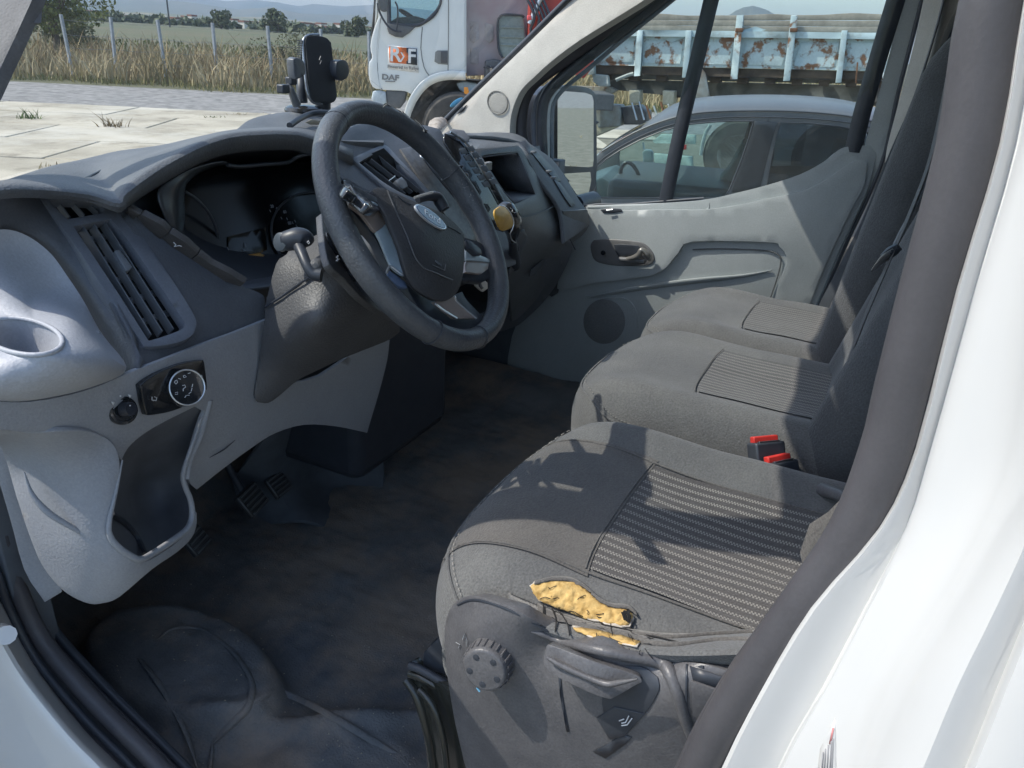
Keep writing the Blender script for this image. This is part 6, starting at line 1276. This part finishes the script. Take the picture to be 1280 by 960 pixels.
tube('mirror_arm', [tp(a, b, .1) for a, b in ((494, 2), (497, 10), (497, 26), (495, 40))], .012, m_blk, mm_, n=6)
tz('truck_mirror', [(472, -20), (484, -20), (484, 14), (478, 15), (473, 11)], .3, m_tg, tk, step=8, solid=.12, bev=.02)
for q in (((560.5, -60), (560.5, 40), (560, 88)), ((476, 22), (473, 40), (471, 62), (472, 90), (475, 112)), ((528, 34), (526, 60), (530, 84), (536, 94)), ((463, 100), (471, 106), (478, 112))):
    tube('panel_gap', [tp(a, b, .004) for a, b in q], .007, mat('panel_gap_grey', (.22, .23, .23), .8), tk, n=5, sub=2)
tz('door_recess', [(544, 65), (547, 63), (560, 63), (560, 81), (548, 80), (543, 77)], .008, mat('recess_grey', (.20, .21, .21), .6), tk, step=8, solid=.01, bev=.003)
tz('door_handle', [(551, 64), (559, 64), (559, 79), (551, 79)], .03, m_blk, tk, step=8, solid=.02, bev=.004)
# sign
sg = thing('door_sign', 'white door sign with orange R square and black F square', 'sign', tp(503, 72, .012))
m_sw = mat('sign_white', (.8, .8, .8), .5)
tz('sign_plate', [(484.5, 56.5), (522, 60), (523.5, 91), (485.5, 86)], .006, m_sw, sg, step=30, solid=.004, bev=0)
tz('orange_square', [(486, 58), (508, 59.6), (508, 80), (487, 78)], .010, mat('sign_orange', (.80, .17, .03), .5), sg, step=30, solid=.003, bev=0)
tz('black_square', [(508, 59.6), (521, 60.8), (521.5, 81.5), (508, 80)], .010, mat('sign_black', (.02, .03, .045), .5), sg, step=30, solid=.003, bev=0)
tz('orange_diamond', [(505, 63), (509, 66), (512, 71), (509, 76), (504, 78), (502, 70)], .0125, MATS['sign_orange'], sg, step=30, solid=.002, bev=0)
def TM(a, b, h, a2, b2):
    x_ = (tp(a2, b2, h)-tp(a, b, h)).normalized(); y_ = NT.cross(x_); return Matrix(((x_.x, y_.x, NT.x, 0), (x_.y, y_.y, NT.y, 0), (x_.z, y_.z, NT.z, 0), (0, 0, 0, 1)))
def ttext(s, a, b, h, size, m, par, nm, **k):
    M = TM(a-10, b-.6, h, a+10, b+.9); M.translation = tp(a, b, h); return text(nm, s, M, size, m, par, ext=.001, **k)
ttext('R', 494, 68.5, .015, .29, m_sw, sg, 'sign_letter', bold=.006); ttext('F', 514.5, 71, .015, .27, m_sw, sg, 'sign_letter', bold=.006); ttext('›', 503, 69, .016, .26, m_sw, sg, 'sign_letter')
ttext('Powered to Rallye', 504, 84.5, .012, .062, m_tg, sg, 'sign_text')
ttext('DAF', 488, 97, .012, .105, mat('badge_grey', (.25, .25, .25), .4), tk, 'maker_badge', bold=.004, sx=1.3)
tube('badge_line', [tp(481.5, 101.6, .012), tp(494, 102, .012)], .008, MATS['badge_grey'], tk, n=5, sub=1)
# wheel arch and wheel
patch('mudguard', [[tp(a, b, .06) for a, b in ((505, 150), (507, 138), (514, 120), (526, 104), (541, 94), (560, 89.5), (582, 90))], [tp(a, b, .02) for a, b in ((512, 150), (515, 140), (522, 125), (533, 111), (546, 103), (562, 100), (582, 100.5))]], m_tw, tk, n=(2, 5), solid=.04)
patch('wheel_arch', [[tp(a, b, .0) for a, b in ((508, 158), (512, 140), (522, 122), (534, 108), (548, 101), (565, 99), (600, 101))], [tp(a, b, -.5) for a, b in ((508, 158), (512, 140), (522, 122), (534, 108), (548, 101), (565, 99), (600, 101))]], m_tg, tk, n=(2, 5), solid=.02)
wh = tp(572, 162, -.05)
def wheel(par, c, n, R, wd, rimr, m_t=None, m_r=None):
    ty = lathe('wheel', [(rimr, wd*.5), (R*.72, wd*.52), (R*.9, wd*.48), (R, wd*.30), (R, -wd*.30), (R*.9, -wd*.48), (rimr, -wd*.5)], c, n, m_t or mat('tyre', (.045, .045, .045), .85, (.09, .085, .075), 6), par, n=40)
    lathe('rim', [(rimr, wd*.50), (rimr*.92, wd*.44), (rimr*.8, wd*.2), (rimr*.45, wd*.16), (rimr*.4, wd*.42), (rimr*.25, wd*.46), (.01, wd*.46)], c, n, m_r or mat('steel_rim', (.33, .33, .32), .5, metal=.3), ty, n=30)
    for k in range(8):
        a = Vector(n).orthogonal().normalized(); b = Vector(n).cross(a); t = 2*pi*k/8; lathe('wheel_nut', [(.018, 0), (.016, .025)], c+(a*cos(t)+b*sin(t))*rimr*.62+Vector(n)*wd*.18, n, m_metal, ty, n=8)
    return ty
wheel(tk, wh, NT, .55, .30, .33)
tz('bumper_side', [(466, 114), (474, 113), (482, 115), (483, 130), (470, 132), (464, 124)], .0, mat('bumper_pale', (.5, .56, .6), .5), tk, step=10, solid=.1, bev=.02)
tz('step_box', [(482, 113), (508, 115), (506, 128), (500, 136), (484, 134)], -.03, m_tg, tk, step=10, solid=.3, bev=.02)
box('chassis', tp(640, 120, -.9), (.9, 3.2, .25), m_tg, tk, Matrix.Rotation(atan2(NT.y, NT.x), 3, 'Z'), bev=.02)
tz('arch_liner', [(505, 160), (512, 138), (524, 120), (540, 104), (560, 99), (620, 100), (620, 200), (505, 200)], -.45, m_tg, tk, step=12, solid=.1, bev=.01)
tz('side_marker_lamp', [(580, 109), (585, 109), (587, 118), (583, 121), (580, 116)], .05, mat('amber_lamp', (.8, .30, .04), .3), tk, step=10, solid=.04, bev=.006)
tz('air_tank', [(570, 104), (580, 101), (596, 104), (602, 112), (600, 124), (588, 124), (574, 112)], -.15, mat('tank_bluegrey', (.42, .50, .56), .4), tk, step=8, solid=.25, bev=.03)
# body behind the cab
tz('body_panel', [(581, -70), (735, -70), (735, 40), (655, 92), (583, 95)], -.35, mat('body_faded_red', (.43, .39, .40), .6, (.36, .27, .28), 1.0, ramp=(.4, .6)), tk, step=20, solid=.08, bev=.01)
for q in (((588, 26), (598, 28), (599, 48), (592, 54), (587, 50)), ((606, 29), (616, 31), (617, 50), (612, 54), (606, 50)), ((588, 60), (598, 60), (598, 80), (588, 80))):
    tz('pressed_panel', list(q), -.335, mat('pressed_grey', (.42, .38, .38), .6), tk, step=8, solid=.02, bev=.006)
tz('oil_tank', [(624, 22), (630, 20), (650, 20), (655, 24), (656, 62), (650, 70), (632, 72), (626, 68), (623, 50)], -.05, mat('tank_greengrey', (.23, .28, .27), .4), tk, step=8, solid=.4, bev=.03)
for b in (34, 46, 56): tube('tank_rib', [tp(626, b, -.04), tp(654, b+1, -.04)], .012, MATS['tank_greengrey'], tk, n=6, sub=1)
tube('tank_strap', [tp(a, b, -.03) for a, b in ((655, 22), (651, 19), (630, 18.5), (624, 22), (622, 30), (623, 60), (628, 72))], .018, m_blk, tk, n=6)
tz('engine_unit', [(607, 76), (618, 74), (628, 76), (630, 98), (618, 108), (606, 98)], -.1, m_tg, tk, step=8, solid=.4, bev=.03)
for k in range(9): tube('hose', [tp(604+rs.uniform(0, 24), 76+rs.uniform(0, 22), .0), tp(610+rs.uniform(0, 22), 80+rs.uniform(0, 16), .04), tp(612+rs.uniform(0, 26), 82+rs.uniform(0, 22), .0)], .012, rs.choice([m_blk, m_metal, MATS['bumper_pale']]), tk, n=5)
m_cr = mat('crane_red', (.42, .06, .045), .5, (.30, .05, .04), 3)
cr_ = thing('loader_crane', 'folded red loader crane behind the lorry cab', 'crane', tp(680, 120, -.3))
for q, h in ((((660, -70), (690, -70), (676, 10), (668, 44), (660, 46), (662, 0)), .05), (((680, -20), (712, -30), (700, 14), (680, 30), (674, 20)), .2), (((640, 70), (664, 44), (700, 30), (738, 52), (742, 80), (730, 98), (716, 92), (722, 70), (700, 60), (668, 80)), -.2)):
    tz('crane_arm', list(q), h, m_cr, cr_, step=12, solid=.25, bev=.02)
for k in range(5): tube('hydraulic_hose', [tp(655+k*5, -10, .3), tp(668+k*6, 20+k*3, .35), tp(664+k*7, 40+k*2, .3), tp(690+k*5, 52, .25)], .02, m_blk, cr_, n=6)
tube('crane_ram', [tp(662, 30, .3), tp(684, -20, .3)], .045, m_metal, cr_, n=8, sub=1)
tz('crane_lamp', [(659, 19), (664, 19), (665, 25), (659, 25)], .35, mat('lamp_red', (.8, .12, .12), .3), cr_, step=10, solid=.05, bev=.01)
# ================================================================== TRAILER
A1 = az(920, 70); O1 = V(CAM.x, CAM.y, 0)+A1*13.6; N1 = -A1.copy(); N1.z = 0
ax1 = V(-A1.y, A1.x, 0)*-1; ang1 = radians(-5); N1 = (Matrix.Rotation(ang1, 3, 'Z') @ N1).normalized()
tr = thing('dropside_trailer', 'rusty pale blue dropside trailer with grey wooden extension boards', 'trailer', O1)
def rz(name, loop, h, m, par=None, **k): return sheet(name, loop, [(0, 0, h)], m, par or tr, axis=(O1, N1), **k)
def rp1(a, b, h=0.): return onplane(a, b, O1, N1, h)
m_tb = mat('trailer_blue', (.44, .54, .57), .65, (.34, .39, .39), 5, ramp=(.36, .5), detail=9)
m_tbr = mat('trailer_blue_rusted', (.46, .55, .57), .7, (.22, .11, .06), 6.5, detail=12, ramp=(.40, .49), bump=.5, bscale=30)
m_wood = mat('weathered_board', (.36, .33, .28), .9, (.22, .20, .17), 3, bump=1, bscale=25, detail=8); m_woodd = mat('dark_old_wood', (.10, .075, .055), .9, (.05, .04, .035), 4)
def trail_y(x, a, b): return a+(b-a)*(x-740)/370
for i, (t0, t1) in enumerate(((0, .34), (.36, .68), (.70, 1.0))):
    q = []; xs = list(range(724, 1150, 34))
    for x in xs: q.append((x, trail_y(x, 19, 17)+(trail_y(x, 37, 41)-trail_y(x, 19, 17))*t0+(rs.uniform(-1.6, 1.2) if i == 0 else rs.uniform(-.4, .4))))
    for x in xs[::-1]: q.append((x, trail_y(x, 19, 17)+(trail_y(x, 37, 41)-trail_y(x, 19, 17))*t1+rs.uniform(-.3, .3)))
    rz('board', q, .0, m_wood, step=14, solid=.05, bev=.004)
rz('top_rail', [(736, 36.5), (1130, 41.5), (1130, 49.5), (736, 44.5)], .09, m_tb, step=20, solid=.10, bev=.01)
xs = [(739, 739), (800, 796), (861, 856), (925, 917), (993, 983), (1056, 1048), (1120, 1110)]
for i in range(6):
    a0, b0 = xs[i]; a1, b1 = xs[i+1]; yb = lambda x: 81+(x-740)*.022
    rz('side_panel', [(a0-1, 44), (a1+1, 45+i*.6), (b1+1, yb(b1)), (b0-1, yb(b0))], .0, m_tbr, step=12, solid=.04, bev=.003)
    rz('pressed_inset', [(a0+8, 50+i*.6), (a1-7, 51+i*.6), (b1-6, yb(b1)-4), (b0+9, yb(b0)-4)], .012, m_tbr, step=12, solid=.02, bev=.006)
    rz('floor_board', [(b0, yb(b0)+.5), (b1, yb(b1)+.5), (b1-1, yb(b1)+11), (b0-1, yb(b0)+11)], -.03, m_woodd, step=12, solid=.08, bev=.005)
for i, (a, b) in enumerate(xs[:-1]+[(1120, 1110)]):
    tall = i in (3, 4); t = 19 if tall else 38; w_ = 4.2 if tall else 3.6; yb = 93+(b-740)*.033
    rz('stanchion', [(a-w_, t), (a+w_, t), (b+w_, yb), (b-w_, yb+.5)], .17 if tall else .14, m_tbr if tall else m_tb, step=14, solid=.13, bev=.008)
    if tall: rz('rust_clip', [(a-5.5, 35), (a+4, 35), (a+3.6, 40), (a-5.8, 40)], .19, mat('rust', (.22, .10, .05), .9, (.12, .06, .035), 9), step=10, solid=.03, bev=.004)
rz('floor_edge', [(738, 90), (1125, 101), (1125, 106), (742, 98)], -.25, mat('chassis_grey_green', (.13, .135, .13), .8, (.08, .08, .075), 4), step=30, solid=.1, bev=.01)
for k in range(11): rz('crossmember', [(752+k*34, 92+k*.9), (766+k*34, 92.5+k*.9), (764+k*34, 100+k), (751+k*34, 100+k)], -.12, m_woodd, step=14, solid=.3, bev=.01)
rz('chassis_beam', [(742, 96), (760, 99), (1120, 108), (1120, 128), (900, 124), (800, 116), (752, 110), (744, 104)], -.45, MATS['chassis_grey_green'], step=20, solid=.12, bev=.02)
rz('front_skirt', [(740, 92), (760, 94), (762, 108), (748, 108), (741, 102)], .05, mat('skirt_pale', (.42, .46, .45), .7), step=8, solid=.1, bev=.02)
rz('draw_frame', [(700, 107), (762, 109), (770, 113), (765, 117), (700, 114)], -.2, mat('frame_pale_rust', (.40, .38, .33), .8, (.22, .12, .07), 5, ramp=(.35, .5)), step=10, solid=.2, bev=.02)
for q in (((828, 113), (843, 114), (842, 132), (828, 131)), ((738, 150), (770, 150), (770, 160), (742, 172)), ((786, 112), (800, 113), (799, 130), (787, 130))):
    rz('tool_box', list(q), -.1, mat('box_cream', (.52, .49, .38), .7), step=10, solid=.3, bev=.02)
rz('fuel_tank', [(744, 136), (752, 131), (772, 132), (776, 138), (775, 158), (748, 160), (743, 150)], -.05, mat('fuel_tank_grey', (.30, .34, .34), .5, (.16, .12, .09), 3), step=8, solid=.5, bev=.03)
rz('fuel_tank', [(776, 134), (796, 132), (808, 140), (808, 156), (780, 156)], -.1, m_blk, step=8, solid=.5, bev=.03)
for k in range(6): tube('chassis_rod', [rp1(790+k*9, 130+rs.uniform(-4, 4), 0), rp1(796+k*9, 150, .05)], .018, rs.choice([m_metal, MATS['rust'], MATS['skirt_pale']]), tr, n=6, sub=1)
tube('side_strut', [rp1(a, b, 0) for a, b in ((770, 100), (785, 94), (792, 92))], .03, MATS['skirt_pale'], tr, n=6)
rz('mudguard_flap', [(876, 84), (882, 92), (888, 124), (862, 126)], .1, MATS['fuel_tank_grey'], step=10, solid=.05, bev=.01)
tube('hanging_chain', [rp1(1072, 78, .1), rp1(1071, 90, .12), rp1(1070, 104, .1)], .012, MATS['rust'], tr, n=5)
for px, py in ((923, 193), (1035, 198)): wheel(tr, rp1(px, py, -.1), N1, .56, .32, .33)
tube('mudguard', [rp1(a, b, .02) for a, b in ((888, 156), (882, 166), (878, 180), (876, 194))], .03, MATS['skirt_pale'], tr, n=6)
for q in (((816, 176), (826, 168), (869, 169), (869, 180), (818, 179)), ((817, 192), (865, 196), (866, 209), (818, 206))):
    rz('side_step', list(q), .05, mat('step_mint', (.55, .64, .56), .6), step=10, solid=.12, bev=.01)
rz('reflector', [(853, 181), (858, 181), (858, 187), (853, 187)], .12, m_red, step=10, solid=.03, bev=.004)
# ================================================================== DARK CAR
A2 = az(920, 150); O2 = V(CAM.x, CAM.y, 0)+A2*6.6; N2 = -A2.copy(); N2.z = 0
car = thing('parked_car', 'dark blue-grey hatchback parked between the van and the trailer', 'car', O2)
m_car = mat('car_paint', (.115, .12, .128), .48, (.10, .106, .115), 3, coat=.15)
def cz(name, loop, h, m, par=None, **k): return sheet(name, loop, [(0, 0, h)], m, par or car, axis=(O2, N2), **k)
def cp(a, b, h=0.): return onplane(a, b, O2, N2, h)
WD = 1.42; sft = -N2*WD
wf = [(752, 247), (745, 240), (744, 212), (758, 199), (775, 188), (800, 175), (830, 163), (860, 155.5), (890, 152.5), (920, 151), (941, 151.5), (941, 155), (936, 172), (926, 202), (912, 236), (905, 248)]
wr = [(975, 153), (1010, 154), (1050, 158), (1085, 165), (1110, 175), (1118, 200), (1110, 236), (958, 236), (962, 210), (968, 178)]
side = [(700, 330), (700, 235), (725, 222), (738, 202), (752, 190), (775, 176), (800, 163), (830, 151), (862, 143), (900, 139.5), (960, 138.5), (1020, 141), (1075, 148), (1130, 165), (1180, 210), (1210, 250), (1210, 330)]
for s_, nm in ((None, 'body_side'), (sft, 'body_side')):
    cz(nm, side, 0, m_car, holes=[wf, wr], step=16, solid=.05, bev=.008, shift=s_)
rl = [(700, 235), (725, 221), (740, 200), (755, 187), (775, 172), (800, 158), (830, 145), (862, 136), (900, 131), (960, 129), (1020, 131), (1075, 138), (1130, 156), (1180, 202)]
near = [cp(a, b, -.0) for a, b in [(700, 235), (725, 222), (738, 202), (752, 190), (775, 176), (800, 163), (830, 151), (862, 143), (900, 139.5), (960, 138.5), (1020, 141), (1075, 148), (1130, 165), (1180, 210)]]
rows = []
for t, up__ in ((0, 0), (.06, .035), (.2, .065), (.5, .085), (.8, .065), (.94, .035), (1, 0)): rows.append([p+sft*t+V(0, 0, up__*(1 if i > 5 else .4)) for i, p in enumerate(near)])
nroof = 5
patch('roof', [r[nroof:] for r in rows], m_car, car, n=(3, 3), solid=.03)
patch('windscreen', [r[:nroof+1] for r in rows], glass('car_glass', (.72, .84, .84), 1.3, .03), car, n=(3, 3))
tube('roof_gutter', [cp(a, b-.5, .008) for a, b in ((752, 190), (775, 176), (800, 163), (830, 151.5), (862, 143.5), (900, 140), (960, 139), (1020, 141.5), (1075, 148.5), (1130, 165.5))], .006, m_blk, car, n=6)
tube('door_line', [cp(a, b, .004) for a, b in ((742, 208), (760, 193), (785, 178), (815, 164), (850, 153), (885, 148), (920, 146), (955, 146), (1010, 148), (1060, 153), (1100, 162))], .005, m_blk, car, n=5)
tube('door_line', [cp(a, b, .004) for a, b in ((961, 147), (956, 170), (946, 205), (935, 240), (925, 270))], .005, m_blk, car, n=5)
for lp_, nm in ((wf, 'side_window'), (wr, 'side_window')):
    cz(nm, lp_, -.015, MATS['car_glass'] if lp_ is wf else glass('car_rear_glass', (.22, .28, .33), 1.3, .03), step=50, solid=0, bev=0)
    cz(nm, lp_, -.015, MATS['car_glass'] if lp_ is wf else MATS['car_rear_glass'], step=50, solid=0, bev=0, shift=sft)
    tube('window_trim', [cp(a, b, .004) for a, b in lp_], .006, m_blk, car, n=6, sub=1, closed=True)
cz('b_pillar_gloss', [(944, 151), (972, 153), (964, 180), (956, 212), (949, 240), (914, 240), (928, 202), (938, 172)], .010, mat('pillar_film', (.025, .03, .038), .35), step=14, solid=.01, bev=.003)
# interior
m_ci = mat('car_interior', (.16, .20, .22), .8, (.10, .13, .145), 3)
cz('dash', [(700, 240), (738, 226), (752, 222), (770, 232), (770, 260), (700, 270)], -.25, m_ci, step=14, solid=.9, bev=.02)
tube('car_steering_wheel', [cp(788+12*cos(t)+4*sin(t), 226+23*sin(t), -.42) for t in np.linspace(0, 2*pi, 20, endpoint=False)], .018, m_blk, car, n=6, sub=1, closed=True)
cz('steering_hub', [(782, 218), (795, 220), (796, 236), (784, 236)], -.44, m_blk, step=12, solid=.04, bev=.01)
cz('far_door_card', [(745, 222), (800, 219), (905, 217), (930, 214), (930, 262), (745, 262)], -1.15, m_ci, step=20, solid=.05, bev=.01)
cz('far_door_mirror', [(803, 190), (806, 187), (814, 188), (816, 192), (816, 204), (812, 207), (804, 206)], -1.55, mat('mirror_pale', (.32, .40, .42), .3), step=8, solid=.08, bev=.01)
cz('front_seat', [(880, 262), (884, 240), (905, 220), (920, 196), (928, 180), (938, 178), (936, 204), (930, 232), (920, 262)], -.55, mat('seat_teal', (.09, .16, .17), .8), step=10, solid=.4, bev=.04)
cz('front_seat', [(1040, 262), (1044, 200), (1050, 178), (1064, 178), (1066, 262)], -.5, m_ci, step=14, solid=.45, bev=.04)
for px, py in ((755, 330), (1085, 340)): wheel(car, cp(px, py, .02)-V(0, 0, cp(px, py, .02).z-.31), N2, .31, .2, .20)
box('lower_body', (cp(950, 300, -.71).x, cp(950, 300, -.71).y, .52), (1.35, 2.7, .62), m_car, car, Matrix.Rotation(atan2(N2.y, N2.x), 3, 'Z'), bev=.06)
tube('quarter_decal', [cp(744+61, 187, -1.5), cp(804, 178, -1.5)], .01, m_sw, car, n=5, sub=1)
# round blue sticker inside the windscreen, small figure on the far end of the dash
stk = thing('windscreen_sticker', 'small light blue oval sticker inside the windscreen by the far pillar', 'sticker', P(571, 128, y=1.55))
sheet('sticker_disc', [(571+8*cos(t)-1.5*sin(t), 128+4.6*sin(t)-4.0*cos(t)) for t in np.linspace(0, 2*pi, 22, endpoint=False)], [(571, 128, 1.40)], mat('sticker_blue', (.16, .50, .72), .5), stk, step=8, solid=.001, bev=0)
rag = thing('crumpled_cloth', 'pale crumpled cloth on the far corner of the dash top', 'cloth', P(548, 152, y=1.35))
crum = [(534, 160), (537, 151), (543, 147), (552, 146), (559, 149), (560, 155), (553, 160), (544, 163)]
sheet('cloth', crum, [(534, 160, 1.34), (552, 146, 1.40), (548, 154, 1.33), (560, 155, 1.38), (540, 152, 1.37)], mat('cloth_pale', (.5, .45, .40), .9, (.3, .25, .2), 40), rag, step=4, solid=.01, bev=.002)
# ------------------------------------------------------------------ haze over the plain
hb_ = box('haze', (0, 0, 270), (27000, 27000, 546), None, None, bev=0) if False else None
vs = [V(i*13500, j*13500, z) for i in (-1, 1) for j in (-1, 1) for z in (-6.5, 640)]
hz = mk('haze', vs, [(0, 1, 3, 2), (4, 6, 7, 5), (0, 4, 5, 1), (2, 3, 7, 6), (0, 2, 6, 4), (1, 5, 7, 3)], None, None, smooth=False); hz['kind'] = 'stuff'
hm = bpy.data.materials.new('haze_air'); hm.use_nodes = True; t = hm.node_tree; t.nodes.clear(); o_ = t.nodes.new('ShaderNodeOutputMaterial'); pv = t.nodes.new('ShaderNodeVolumePrincipled')
pv.inputs['Density'].default_value = .00008; pv.inputs['Color'].default_value = (.62, .78, 1.0, 1); pv.inputs['Anisotropy'].default_value = .3; t.links.new(pv.outputs[0], o_.inputs['Volume']); hz.data.materials.append(hm)
